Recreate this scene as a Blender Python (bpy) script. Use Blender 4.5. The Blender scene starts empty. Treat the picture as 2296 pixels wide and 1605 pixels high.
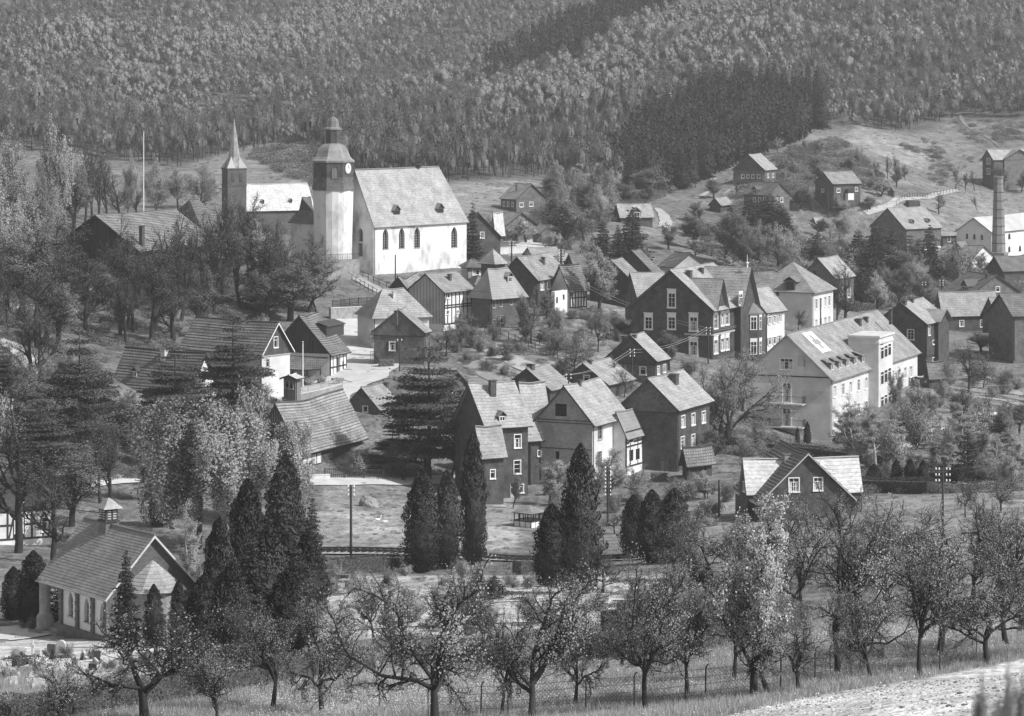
import bpy, math, random
import numpy as np
from mathutils import Vector
from mathutils.geometry import tessellate_polygon

R = math.radians
SC = bpy.context.scene
COL = SC.collection
RNG = np.random.default_rng(7)
random.seed(7)

# ------------------------------------------------------------------ camera, world, sun, exposure
F, UC, VH, CAMZ = 7500.0, 1148.0, 100.0, 55.0      # focal length, centre column and horizon row on a 2296-wide picture
cd = bpy.data.cameras.new('camera')
cam = bpy.data.objects.new('camera', cd)
COL.objects.link(cam)
cam.location = (0, 0, CAMZ)
cam.rotation_euler = (R(90), 0, 0)
cd.sensor_fit = 'HORIZONTAL'
cd.sensor_width = 36
cd.lens = 36 * F / 2296
cd.shift_y = -(802.5 - VH) / 2296
cd.clip_start = 1
cd.clip_end = 8000
cd.dof.use_dof = True
cd.dof.focus_distance = 330
cd.dof.aperture_fstop = 5.6
SC.camera = cam

SUN_AZ, SUN_EL = 27, 42          # azimuth in degrees from +X towards the camera (-Y)
sdir = Vector((math.cos(R(SUN_AZ)) * math.cos(R(SUN_EL)), -math.sin(R(SUN_AZ)) * math.cos(R(SUN_EL)), math.sin(R(SUN_EL))))
w = bpy.data.worlds.new('World')
SC.world = w
w.use_nodes = True
nt = w.node_tree
nt.nodes.clear()
sky = nt.nodes.new('ShaderNodeTexSky')
sky.sky_type = 'NISHITA'
sky.sun_disc = False
sky.sun_elevation = R(SUN_EL)
sky.sun_rotation = R(90 + SUN_AZ)
bwn = nt.nodes.new('ShaderNodeRGBToBW')       # a black and white photograph: neutral light
bg = nt.nodes.new('ShaderNodeBackground')
bg.inputs['Strength'].default_value = 0.14
wo = nt.nodes.new('ShaderNodeOutputWorld')
nt.links.new(sky.outputs[0], bwn.inputs[0])
nt.links.new(bwn.outputs[0], bg.inputs[0])
nt.links.new(bg.outputs[0], wo.inputs[0])
sl = bpy.data.lights.new('sun', 'SUN')
sl.energy = 4.0
sl.angle = R(0.5)
sl.color = (1, 1, 1)
sun = bpy.data.objects.new('sun', sl)
COL.objects.link(sun)
sun.rotation_euler = sdir.to_track_quat('Z', 'Y').to_euler()
SC.view_settings.view_transform = 'Standard'
SC.view_settings.look = 'None'
SC.view_settings.exposure = 0.3
SC.view_settings.gamma = 1
SC.view_settings.use_curve_mapping = False
SC.cycles.max_bounces = 5
SC.cycles.diffuse_bounces = 2
SC.cycles.glossy_bounces = 2
SC.cycles.transmission_bounces = 3
SC.cycles.transparent_max_bounces = 6
SC.cycles.volume_bounces = 0
SC.cycles.caustics_reflective = False
SC.cycles.caustics_refractive = False

# ------------------------------------------------------------------ materials (all grey: the place is seen on black and white film)
MAT = {}
def mat(name, a, b=None, scale=1.0, rough=0.85, bump=0.0, bscale=None, kind='noise', transl=0.0, spec=0.3, metal=0.0, stretch=(1, 1, 1), detail=6, rand=0.0, lo=0.35, hi=0.65):
    m = bpy.data.materials.new(name)
    m.use_nodes = True
    n = m.node_tree
    n.nodes.clear()
    L = n.links.new
    out = n.nodes.new('ShaderNodeOutputMaterial')
    p = n.nodes.new('ShaderNodeBsdfPrincipled')
    p.inputs['Roughness'].default_value = rough
    p.inputs['Specular IOR Level'].default_value = spec
    p.inputs['Metallic'].default_value = metal
    b = a if b is None else b
    tc = n.nodes.new('ShaderNodeTexCoord')
    mp = n.nodes.new('ShaderNodeMapping')
    mp.inputs['Scale'].default_value = stretch
    coord = tc.outputs['UV'] if kind in ('tile', 'slate', 'brick') else tc.outputs['Object']
    L(coord, mp.inputs[0])
    tex = n.nodes.new('ShaderNodeTexNoise')
    tex.inputs['Scale'].default_value = scale
    tex.inputs['Detail'].default_value = detail
    tex.inputs['Roughness'].default_value = 0.65
    L(mp.outputs[0], tex.inputs['Vector'])
    rp = n.nodes.new('ShaderNodeMapRange')
    rp.inputs['From Min'].default_value = lo
    rp.inputs['From Max'].default_value = hi
    L(tex.outputs['Fac'], rp.inputs['Value'])
    mx = n.nodes.new('ShaderNodeMix')
    mx.data_type = 'RGBA'
    mx.inputs[6].default_value = (a, a, a, 1)
    mx.inputs[7].default_value = (b, b, b, 1)
    L(rp.outputs[0], mx.inputs[0])
    col = mx.outputs[2]
    if kind in ('tile', 'slate', 'brick'):
        br = n.nodes.new('ShaderNodeTexBrick')
        bw_, rh = {'tile': (0.28, 0.36), 'slate': (0.30, 0.22), 'brick': (0.30, 0.15)}[kind]
        br.inputs['Scale'].default_value = 1.0
        br.inputs['Brick Width'].default_value = bw_
        br.inputs['Row Height'].default_value = rh
        br.inputs['Mortar Size'].default_value = {'tile': 0.05, 'slate': 0.012, 'brick': 0.012}[kind]
        br.inputs['Mortar Smooth'].default_value = 0.3
        v = {'tile': 0.82, 'slate': 0.80, 'brick': 0.8}[kind]
        br.inputs['Color1'].default_value = (v, v, v, 1)
        br.inputs['Color2'].default_value = (1.15, 1.15, 1.15, 1)
        mv = {'tile': 0.25, 'slate': 0.62, 'brick': 1.25}[kind]
        br.inputs['Mortar'].default_value = (mv, mv, mv, 1)
        L(tc.outputs['UV'], br.inputs['Vector'])
        m2 = n.nodes.new('ShaderNodeMix')
        m2.data_type = 'RGBA'
        m2.blend_type = 'MULTIPLY'
        m2.inputs[0].default_value = 1
        L(col, m2.inputs[6])
        L(br.outputs['Color'], m2.inputs[7])
        col = m2.outputs[2]
    if rand:
        oi = n.nodes.new('ShaderNodeObjectInfo')
        r2 = n.nodes.new('ShaderNodeMapRange')
        r2.inputs['To Min'].default_value = 1 - rand
        r2.inputs['To Max'].default_value = 1 + rand
        L(oi.outputs['Random'], r2.inputs['Value'])
        m3 = n.nodes.new('ShaderNodeVectorMath')
        m3.operation = 'SCALE'
        L(col, m3.inputs[0])
        L(r2.outputs[0], m3.inputs['Scale'])
        col = m3.outputs[0]
    L(col, p.inputs['Base Color'])
    if bump:
        bp = n.nodes.new('ShaderNodeBump')
        bp.inputs['Strength'].default_value = 0.6
        bp.inputs['Distance'].default_value = bump
        tb = n.nodes.new('ShaderNodeTexNoise')
        tb.inputs['Scale'].default_value = bscale or scale * 3
        tb.inputs['Detail'].default_value = 4
        L(mp.outputs[0], tb.inputs['Vector'])
        L(tb.outputs['Fac'], bp.inputs['Height'])
        L(bp.outputs[0], p.inputs['Normal'])
    if transl:
        tr = n.nodes.new('ShaderNodeBsdfTranslucent')
        L(col, tr.inputs['Color'])
        ms = n.nodes.new('ShaderNodeMixShader')
        ms.inputs[0].default_value = transl
        L(p.outputs[0], ms.inputs[1])
        L(tr.outputs[0], ms.inputs[2])
        L(ms.outputs[0], out.inputs[0])
    else:
        L(p.outputs[0], out.inputs[0])
    MAT[name] = m
    return m

mat('slate_roof_light', 0.26, 0.43, 0.45, 0.6, 0.02, 4, 'slate', spec=0.4)
mat('slate_roof_mid', 0.2, 0.36, 0.5, 0.65, 0.02, 4, 'slate', spec=0.4)
mat('slate_roof_dark', 0.11, 0.21, 0.5, 0.7, 0.02, 4, 'slate')
mat('slate_roof_pale', 0.50, 0.68, 0.5, 0.6, 0.02, 4, 'slate')
mat('chapel_roof', 0.21, 0.31, 0.4, 0.7, 0.02, 4, 'slate', spec=0.35)
mat('tile_roof_mid', 0.24, 0.46, 0.4, 0.8, 0.05, 3, 'tile')
mat('tile_roof_dark', 0.17, 0.32, 0.4, 0.8, 0.05, 3, 'tile')
mat('metal_roof', 0.22, 0.34, 0.3, 0.5, spec=0.5)
mat('metal_roof_pale', 0.46, 0.60, 0.3, 0.45, spec=0.5)
mat('slate_wall', 0.04, 0.1, 0.9, 0.6, 0.02, 5, 'slate', spec=0.35, stretch=(1, 1, 0.35), detail=10)
mat('slate_wall_grey', 0.08, 0.17, 0.9, 0.7, 0.02, 5, 'slate', stretch=(1, 1, 0.35), detail=10)
mat('brick_wall', 0.3, 0.44, 0.4, 0.9, 0.01, 8, 'brick')
mat('brick_dark', 0.07, 0.12, 0.4, 0.9, 0.01, 8, 'brick')
mat('plaster_white', 0.52, 0.74, 0.35, 0.9, 0.01, 6, detail=9, lo=0.3, hi=0.55)
mat('plaster_church', 0.3, 0.7, 0.22, 0.9, 0.02, 3, detail=11, stretch=(1, 1, 0.6), lo=0.34, hi=0.5)
mat('plaster_pale', 0.48, 0.68, 0.3, 0.9, 0.01, 6, detail=9)
mat('plaster_patch', 0.42, 0.58, 0.4, 0.9)
mat('plaster_grey', 0.26, 0.44, 0.25, 0.9, 0.01, 6, detail=9)
mat('timber_dark', 0.028, 0.05, 3, 0.8, 0.01, 12, stretch=(1, 1, 0.2))
mat('board_dark', 0.03, 0.075, 5, 0.85, 0.02, 20, stretch=(1, 1, 0.08))
mat('board_grey', 0.12, 0.22, 5, 0.85, 0.02, 20, stretch=(1, 1, 0.08))
mat('paint_white', 0.74, 0.82, 3, 0.6)
mat('paint_grey', 0.36, 0.45, 3, 0.6)
mat('paint_dark', 0.03, 0.05, 3, 0.6)
mat('window_glass', 0.012, 0.03, 0.8, 0.12, spec=0.5)
mat('curtain', 0.42, 0.6, 4, 0.9)
mat('stone_mid', 0.20, 0.34, 1.5, 0.95, 0.08, 3)
mat('stone_dark', 0.09, 0.17, 1.5, 0.95, 0.08, 3)
mat('stone_pale', 0.44, 0.62, 2.5, 0.85, 0.02, 8)
mat('granite_black', 0.03, 0.06, 8, 0.35)
mat('chimney_brick', 0.05, 0.10, 3, 0.9, 0.02, 8)
mat('chimney_stack', 0.16, 0.26, 0.6, 0.9, 0.02, 6)
mat('bark', 0.025, 0.05, 4, 0.95, 0.03, 14, stretch=(1, 1, 0.3))
mat('bark_far', 0.03, 0.05, 2, 0.95)
mat('bark_pale', 0.3, 0.5, 6, 0.9, 0.02, 14)
mat('leaf_spring', 0.29, 0.48, 2.5, 0.6, transl=0.35, rand=0.25)
mat('leaf_mid', 0.2, 0.36, 2.5, 0.6, transl=0.3, rand=0.25)
mat('leaf_apple', 0.27, 0.46, 6.0, 0.85, transl=0.3, rand=0.15, spec=0.1)
mat('leaf_birch', 0.32, 0.5, 3.0, 0.55, transl=0.35, rand=0.1)
mat('leaf_dark', 0.03, 0.075, 2.5, 0.7, transl=0.1, rand=0.25)
mat('leaf_pine', 0.05, 0.12, 2.5, 0.7, transl=0.1, rand=0.15)
mat('leaf_thuja', 0.03, 0.075, 3.0, 0.7, transl=0.1, rand=0.3)
mat('leaf_bare', 0.1, 0.18, 2.0, 0.9, transl=0.2, rand=0.2)
mat('leaf_fuzz', 0.17, 0.28, 2.0, 0.9, transl=0.3, rand=0.25)
mat('twig', 0.06, 0.11, 3, 0.95)
mat('blossom', 0.5, 0.8, 5, 0.7, transl=0.35, rand=0.1)
mat('hill_leaf', 0.225, 0.36, 0.08, 0.8, transl=0.3, rand=0.16)
mat('hill_fuzz', 0.12, 0.19, 0.05, 0.95, transl=0.2, rand=0.16)
mat('hill_spruce', 0.022, 0.055, 0.1, 0.8, rand=0.35)
mat('road', 0.46, 0.62, 0.5, 0.95, 0.02, 6, detail=9)
mat('path', 0.34, 0.46, 0.6, 0.95, 0.02, 6, detail=9)
mat('gravel_yard', 0.5, 0.66, 0.8, 0.95, 0.02, 9, detail=10)
mat('soil', 0.48, 0.66, 1.2, 0.98, 0.09, 4, detail=12, lo=0.3, hi=0.6)
mat('meadow', 0.17, 0.27, 0.25, 0.95, 0.05, 3, detail=10)
mat('meadow_pale', 0.32, 0.44, 0.3, 0.95, 0.05, 3, detail=10)
mat('bed_soil', 0.20, 0.30, 0.8, 0.98, 0.05, 5, detail=10)
mat('grass_blade', 0.28, 0.5, 1.2, 0.7, transl=0.3, rand=0.25)
mat('flower', 0.6, 0.8, 3, 0.7, transl=0.3)
mat('ballast', 0.30, 0.5, 2.5, 0.95, 0.05, 8, detail=12)
mat('iron', 0.02, 0.04, 3, 0.5, spec=0.5)
mat('rail_steel', 0.3, 0.45, 3, 0.3, metal=0.7)
mat('pole_wood', 0.035, 0.06, 3, 0.9, stretch=(1, 1, 0.2))
mat('porcelain', 0.78, 0.85, 3, 0.2)
mat('cross_grey', 0.26, 0.30, 3, 0.8)
mat('copper', 0.20, 0.38, 0.5, 0.35, spec=0.6, stretch=(1, 1, 0.4), detail=8)
mat('dome_slate', 0.16, 0.30, 0.5, 0.4, spec=0.6, stretch=(1, 1, 0.4), detail=8)

# terrain material: tone per vertex says how much of the ground is open grass, wood floor or bare earth
def ground_material():
    m = bpy.data.materials.new('ground')
    m.use_nodes = True
    n = m.node_tree
    L = n.links.new
    p = n.nodes['Principled BSDF']
    p.inputs['Roughness'].default_value = 0.97
    p.inputs['Specular IOR Level'].default_value = 0.1
    at = n.nodes.new('ShaderNodeAttribute')
    at.attribute_name = 'tone'
    tc = n.nodes.new('ShaderNodeTexCoord')
    cols = []
    for sc, lo, hi in ((0.045, 0.65, 1.35), (0.4, 0.55, 1.45), (2.4, 0.5, 1.5)):
        t = n.nodes.new('ShaderNodeTexNoise')
        t.inputs['Scale'].default_value = sc
        t.inputs['Detail'].default_value = 8
        t.inputs['Roughness'].default_value = 0.6
        L(tc.outputs['Object'], t.inputs['Vector'])
        mr = n.nodes.new('ShaderNodeMapRange')
        mr.inputs['From Min'].default_value = 0.3
        mr.inputs['From Max'].default_value = 0.7
        mr.inputs['To Min'].default_value = lo
        mr.inputs['To Max'].default_value = hi
        L(t.outputs['Fac'], mr.inputs['Value'])
        cols.append(mr.outputs[0])
    gain = n.nodes.new('ShaderNodeMath')
    gain.operation = 'MULTIPLY'
    gain.inputs[1].default_value = 1.5
    L(at.outputs['Fac'], gain.inputs[0])
    last = gain.outputs[0]
    for c in cols:
        mu = n.nodes.new('ShaderNodeMath')
        mu.operation = 'MULTIPLY'
        L(last, mu.inputs[0])
        L(c, mu.inputs[1])
        last = mu.outputs[0]
    L(last, p.inputs['Base Color'])
    bp = n.nodes.new('ShaderNodeBump')
    bp.inputs['Distance'].default_value = 0.12
    t = n.nodes.new('ShaderNodeTexNoise')
    t.inputs['Scale'].default_value = 4
    t.inputs['Detail'].default_value = 6
    L(tc.outputs['Object'], t.inputs['Vector'])
    L(t.outputs['Fac'], bp.inputs['Height'])
    L(bp.outputs[0], p.inputs['Normal'])
    MAT['ground'] = m
ground_material()

# ------------------------------------------------------------------ mesh helpers
class MB:
    """collects polygons; build() links them as one object, vertices relative to origin"""
    def __init__(s):
        s.v, s.f, s.uv = [], [], []
    def poly(s, pts, uv=None):
        i = len(s.v)
        s.v += [tuple(p) for p in pts]
        s.f.append(tuple(range(i, i + len(pts))))
        s.uv += list(uv) if uv else [(0.0, 0.0)] * len(pts)
    def box(s, o, ax, ay, az):
        o, ax, ay, az = Vector(o), Vector(ax), Vector(ay), Vector(az)
        c = [o, o + ax, o + ax + ay, o + ay, o + az, o + ax + az, o + ax + ay + az, o + ay + az]
        lx, ly, lz = ax.length, ay.length, az.length
        for q, (du, dv) in (((0, 3, 2, 1), (ly, lx)), ((4, 5, 6, 7), (lx, ly)), ((0, 1, 5, 4), (lx, lz)), ((1, 2, 6, 5), (ly, lz)), ((2, 3, 7, 6), (lx, lz)), ((3, 0, 4, 7), (ly, lz))):
            s.poly([c[k] for k in q], [(0, 0), (du, 0), (du, dv), (0, dv)])
    def cbox(s, c, sx, sy, sz, rz=0):
        """box standing on c"""
        ca, sa = math.cos(rz), math.sin(rz)
        X, Y = Vector((ca, sa, 0)), Vector((-sa, ca, 0))
        s.box(Vector(c) - X * sx / 2 - Y * sy / 2, X * sx, Y * sy, Vector((0, 0, sz)))
    def tube(s, pts, rads, n=6, cap=True):
        rings = []
        for i, p in enumerate(pts):
            p = Vector(p)
            d = Vector(pts[min(i + 1, len(pts) - 1)]) - Vector(pts[max(i - 1, 0)])
            d = d.normalized() if d.length > 1e-9 else Vector((0, 0, 1))
            a = d.cross(Vector((0, 0, 1)))
            a = a.normalized() if a.length > 1e-3 else Vector((1, 0, 0))
            b = d.cross(a)
            r = rads[i] if hasattr(rads, '__len__') else rads
            rings.append([p + (a * math.cos(2 * math.pi * k / n) + b * math.sin(2 * math.pi * k / n)) * r for k in range(n)])
        for i in range(len(rings) - 1):
            for k in range(n):
                s.poly([rings[i][k], rings[i][(k + 1) % n], rings[i + 1][(k + 1) % n], rings[i + 1][k]])
        if cap:
            s.poly(rings[-1])
            s.poly(rings[0][::-1])
    def lathe(s, c, prof, n=16, phase=0.0, u0=0.0):
        """profile of (radius, z) round a vertical axis at c"""
        c = Vector(c)
        for i in range(len(prof) - 1):
            (r0, z0), (r1, z1) = prof[i], prof[i + 1]
            for k in range(n):
                a, b = phase + 2 * math.pi * k / n, phase + 2 * math.pi * (k + 1) / n
                P = [c + Vector((math.cos(a) * r0, math.sin(a) * r0, z0)), c + Vector((math.cos(b) * r0, math.sin(b) * r0, z0)),
                     c + Vector((math.cos(b) * r1, math.sin(b) * r1, z1)), c + Vector((math.cos(a) * r1, math.sin(a) * r1, z1))]
                wd = 2 * math.pi * max(r0, r1) / n
                l = math.hypot(r1 - r0, z1 - z0)
                if r1 < 1e-6:
                    s.poly(P[:3], [(k * wd, z0), ((k + 1) * wd, z0), ((k + .5) * wd, z0 + l)])
                elif r0 < 1e-6:
                    s.poly([P[0], P[2], P[3]], [(k * wd, z0), ((k + 1) * wd, z0 + l), (k * wd, z0 + l)])
                else:
                    s.poly(P, [(k * wd, z0), ((k + 1) * wd, z0), ((k + 1) * wd, z0 + l), (k * wd, z0 + l)])
    def mesh(s, name, m, origin=(0, 0, 0), smooth=False):
        me = bpy.data.meshes.new(name)
        ox, oy, oz = origin
        me.from_pydata([(x - ox, y - oy, z - oz) for x, y, z in s.v], [], s.f)
        uvl = me.uv_layers.new(name='UVMap')
        uvl.data.foreach_set('uv', np.array(s.uv, dtype=np.float32).ravel())
        me.materials.append(MAT[m])
        if smooth:
            me.polygons.foreach_set('use_smooth', [True] * len(me.polygons))
        return me
    def build(s, name, m, parent=None, smooth=False, kind=None, label=None):
        org = root_loc(parent)
        o = bpy.data.objects.new(name, s.mesh(name, m, org, smooth))
        COL.objects.link(o)
        if parent:
            o.parent = parent
        if kind:
            o['kind'] = kind
        if label:
            o['label'] = label
        return o

def root_loc(p):
    loc = Vector((0, 0, 0))
    while p is not None:
        loc += Vector(p.location)
        p = p.parent
    return tuple(loc)

def tag(o, label, cat, group=None):
    o['label'] = label
    o['category'] = cat
    if group:
        o['group'] = group
    return o

def thing(name, loc, label, cat, group=None):
    o = bpy.data.objects.new(name, None)
    o.empty_display_size = 0.2
    COL.objects.link(o)
    o.location = loc
    return tag(o, label, cat, group)

def single(name, mb, m, loc, label, cat, group=None, smooth=False):
    """a thing that is one mesh, its origin at loc"""
    o = bpy.data.objects.new(name, mb.mesh(name, m, loc, smooth))
    COL.objects.link(o)
    o.location = loc
    return tag(o, label, cat, group)

def copy_thing(src, loc, label=None, rz=None, scale=None):
    r = src.copy()
    COL.objects.link(r)
    r.location = loc
    if rz is not None:
        r.rotation_euler = (0, 0, rz)
    if scale is not None:
        r.scale = scale
    if label:
        r['label'] = label
    for ch in src.children:
        c = ch.copy()
        COL.objects.link(c)
        c.parent = r
        for g in ch.children:
            d = g.copy()
            COL.objects.link(d)
            d.parent = c
    return r

# ------------------------------------------------------------------ terrain
CTRL = []          # (x, y, z)
def P(u, v, y):
    return Vector(((u - UC) * y / F, y, CAMZ - (v - VH) * y / F))
def proj(p):
    return UC + F * p[0] / p[1], VH + F * (CAMZ - p[2]) / p[1]
def ctl(u, v, y):
    CTRL.append(tuple(P(u, v, y)))
for t in [(1148, 1605, 150), (800, 1605, 155), (1148, 1700, 120), (400, 1700, 130), (2000, 1800, 90), (1400, 1470, 180), (1000, 1500, 178), (700, 1530, 176), (1200, 1400, 215), (1200, 1340, 250), (900, 1330, 255), (700, 1380, 232),
          (240, 1450, 239), (100, 1440, 238), (60, 1480, 215), (300, 1490, 210), (500, 1480, 208), (-200, 1600, 165), (100, 1600, 168), (400, 1600, 163), (100, 1540, 188),
          (800, 1240, 330), (1300, 1240, 330), (600, 1240, 330), (1600, 1250, 315), (800, 1160, 362), (780, 1080, 398), (1150, 1135, 385), (1000, 1080, 396), (600, 1100, 388),
          (2296, 1490, 128), (2296, 1605, 106), (2600, 1500, 110), (1700, 1600, 138), (1950, 1545, 134), (1500, 1605, 146), (1900, 1500, 168), (2200, 1440, 172), (1650, 1500, 166), (2100, 1380, 205), (2600, 1380, 190), (1700, 1400, 210),
          (2100, 1250, 275), (2100, 1180, 312), (2296, 1180, 312), (1700, 1180, 345), (2100, 1110, 362), (1900, 1010, 448), (2296, 1040, 408), (2600, 1040, 400), (1500, 1150, 372),
          (50, 1250, 325), (-200, 1200, 330), (250, 1120, 365), (450, 1100, 372), (600, 990, 412), (450, 1000, 405), (150, 1080, 372), (-200, 1050, 370), (50, 980, 398),
          (700, 890, 432), (750, 860, 440), (800, 790, 468), (790, 720, 500), (860, 860, 440), (790, 690, 515), (760, 600, 552), (850, 628, 548), (700, 660, 522), (650, 640, 535), (1020, 640, 546), (950, 645, 540),
          (300, 650, 505), (150, 660, 495), (200, 760, 462), (340, 800, 452), (50, 800, 430), (50, 700, 465), (0, 620, 500), (-300, 700, 440), (550, 760, 470), (450, 740, 480), (50, 900, 410), (300, 930, 420), (450, 900, 432),
          (620, 560, 600), (524, 520, 650), (300, 560, 600), (100, 480, 640), (-200, 450, 640), (420, 440, 740), (560, 365, 850), (700, 400, 790), (640, 320, 925), (450, 400, 800),
          (1100, 400, 820), (1050, 440, 760), (1000, 600, 600), (1150, 560, 630), (1150, 730, 500), (1200, 800, 470), (1350, 720, 508), (1300, 860, 448), (1100, 790, 468), (1050, 850, 450), (1500, 1040, 412), (1300, 1060, 405),
          (1640, 980, 448), (1650, 850, 478), (1820, 1004, 456), (2100, 900, 480), (2200, 870, 500), (2296, 900, 485), (2600, 880, 480), (2000, 980, 455), (2100, 960, 445),
          (2000, 700, 620), (2200, 760, 560), (2200, 650, 690), (2150, 605, 800), (1800, 600, 720), (1700, 560, 740), (1950, 560, 800), (1450, 520, 720), (1300, 560, 650), (1300, 480, 760), (1500, 450, 800),
          (1700, 420, 855), (1900, 445, 840), (2100, 455, 870), (2296, 500, 880), (2200, 440, 925), (2600, 430, 930), (1850, 330, 930), (1740, 345, 925), (2000, 300, 985), (2020, 370, 930), (2120, 340, 980), (2150, 280, 1040), (2296, 300, 1020), (2600, 280, 1030),
          (1400, 430, 855), (1500, 400, 885), (1650, 350, 935), (1650, 230, 1050), (1400, 320, 950), (1850, 270, 1000), (1250, 395, 850), (1100, 330, 920), (900, 400, 815), (900, 330, 900),
          (1110, 175, 1120), (1300, 105, 1210), (1500, 10, 1330), (1800, 110, 1170), (1800, -30, 1340), (2200, 200, 1110), (2200, 100, 1230), (2296, -30, 1400), (2700, -30, 1400), (2600, 180, 1150), (1500, -60, 1420),
          (850, 265, 1010), (640, 318, 930), (300, 350, 870), (300, 195, 1130), (300, 100, 1290), (300, -20, 1450), (50, 30, 1420), (50, -40, 1600), (50, 200, 1130), (50, 310, 900), (-300, 200, 1130), (-300, 330, 880), (-300, -20, 1500),
          (640, 290, 1080), (640, 150, 1350), (640, -20, 1560), (900, 200, 1350), (900, 100, 1500), (900, -20, 1650), (1110, 150, 1450), (1110, 90, 1530), (1110, -30, 1700), (1300, 60, 1540), (1300, -40, 1700), (450, 150, 1250)]:
    ctl(*t)
CTRL += [((640 - UC) * 1010 / F, 1010, 23), ((900 - UC) * 1200 / F, 1200, 29), ((1110 - UC) * 1290 / F, 1290, 40), ((1300 - UC) * 1380 / F, 1380, 50)]

US = np.linspace(-620, 2920, 300)
YS = np.concatenate([np.linspace(40, 700, 300), np.linspace(704, 2300, 210)])
GZ = None
def solve_terrain():
    global GZ
    c = np.array(CTRL)
    xy = c[:, :2]
    def phi(a, b):
        d = a[:, None, :] - b[None, :, :]
        return np.sqrt((d ** 2).sum(-1) + 144.0)
    A = phi(xy, xy)
    n = len(c)
    A[np.arange(n), np.arange(n)] -= 3.0
    B = np.zeros((n + 3, n + 3))
    B[:n, :n] = A
    Q = np.c_[np.ones(n), xy / 500]
    B[:n, n:] = Q
    B[n:, :n] = Q.T
    wts = np.linalg.lstsq(B, np.r_[c[:, 2], 0, 0, 0], rcond=None)[0]
    uu, yy = np.meshgrid(US, YS)
    g = np.c_[((uu - UC) * yy / F).ravel(), yy.ravel()]
    z = np.empty(len(g))
    for i in range(0, len(g), 20000):
        s = g[i:i + 20000]
        z[i:i + 20000] = phi(s, xy) @ wts[:n] + np.c_[np.ones(len(s)), s / 500] @ wts[n:]
    z = z.reshape(uu.shape)
    # small natural unevenness
    z += 0.25 * np.sin(g[:, 0] * 0.21 + g[:, 1] * 0.08).reshape(z.shape) * np.sin(g[:, 1] * 0.13).reshape(z.shape)
    far = np.clip((uu * 0 + yy - 850) / 300, 0, 1)
    z += far * (3.0 * np.sin(g[:, 0] * 0.055 + g[:, 1] * 0.03) * np.sin(g[:, 1] * 0.021 + 1)).reshape(z.shape)
    # spurs and hollows of the wooded slopes, running down towards the left
    X_, Y_ = g[:, 0].reshape(z.shape), g[:, 1].reshape(z.shape)
    fold = np.sin((X_ * 0.9 - (Y_ - 1000) * 0.42) / 24.0 + 1.4 * np.sin(Y_ / 130.0))
    z += np.clip((Y_ - 930) / 260, 0, 1) * np.where(X_ > 100, .35, 1.0) * 5.0 * fold
    GZ = z
def ground(x, y):
    """terrain height under x, y (scalars or arrays)"""
    x, y = np.asarray(x, float), np.asarray(y, float)
    u = UC + F * x / y
    fi = np.clip((u - US[0]) / (US[1] - US[0]), 0, len(US) - 1.001)
    fj = np.clip(np.interp(y, YS, np.arange(len(YS))), 0, len(YS) - 1.001)
    i, j = fi.astype(int), fj.astype(int)
    a, b = fi - i, fj - j
    return GZ[j, i] * (1 - a) * (1 - b) + GZ[j, i + 1] * a * (1 - b) + GZ[j + 1, i] * (1 - a) * b + GZ[j + 1, i + 1] * a * b
_yy = np.linspace(60, 1900, 3681)
def hit(u, v, ymin=60):
    """the point of the ground seen at picture position u, v"""
    z = ground((u - UC) * _yy / F, _yy)
    vv = VH + F * (CAMZ - z) / _yy
    ok = np.nonzero((vv <= v) & (_yy >= ymin))[0]
    k = ok[0] if len(ok) else len(_yy) - 1
    y = _yy[k]
    if k > 0 and vv[k - 1] > v:
        t = (vv[k - 1] - v) / max(vv[k - 1] - vv[k], 1e-6)
        y = _yy[k - 1] + t * (_yy[k] - _yy[k - 1])
    return Vector(((u - UC) * y / F, y, float(ground((u - UC) * y / F, y))))
def inpoly(u, v, poly):
    u, v = np.asarray(u), np.asarray(v)
    r = np.zeros(u.shape, bool)
    n = len(poly)
    for i in range(n):
        (x1, y1), (x2, y2) = poly[i], poly[(i + 1) % n]
        c = ((y1 > v) != (y2 > v)) & (u < (x2 - x1) * (v - y1) / ((y2 - y1) + 1e-9) + x1)
        r ^= c
    return r

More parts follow.
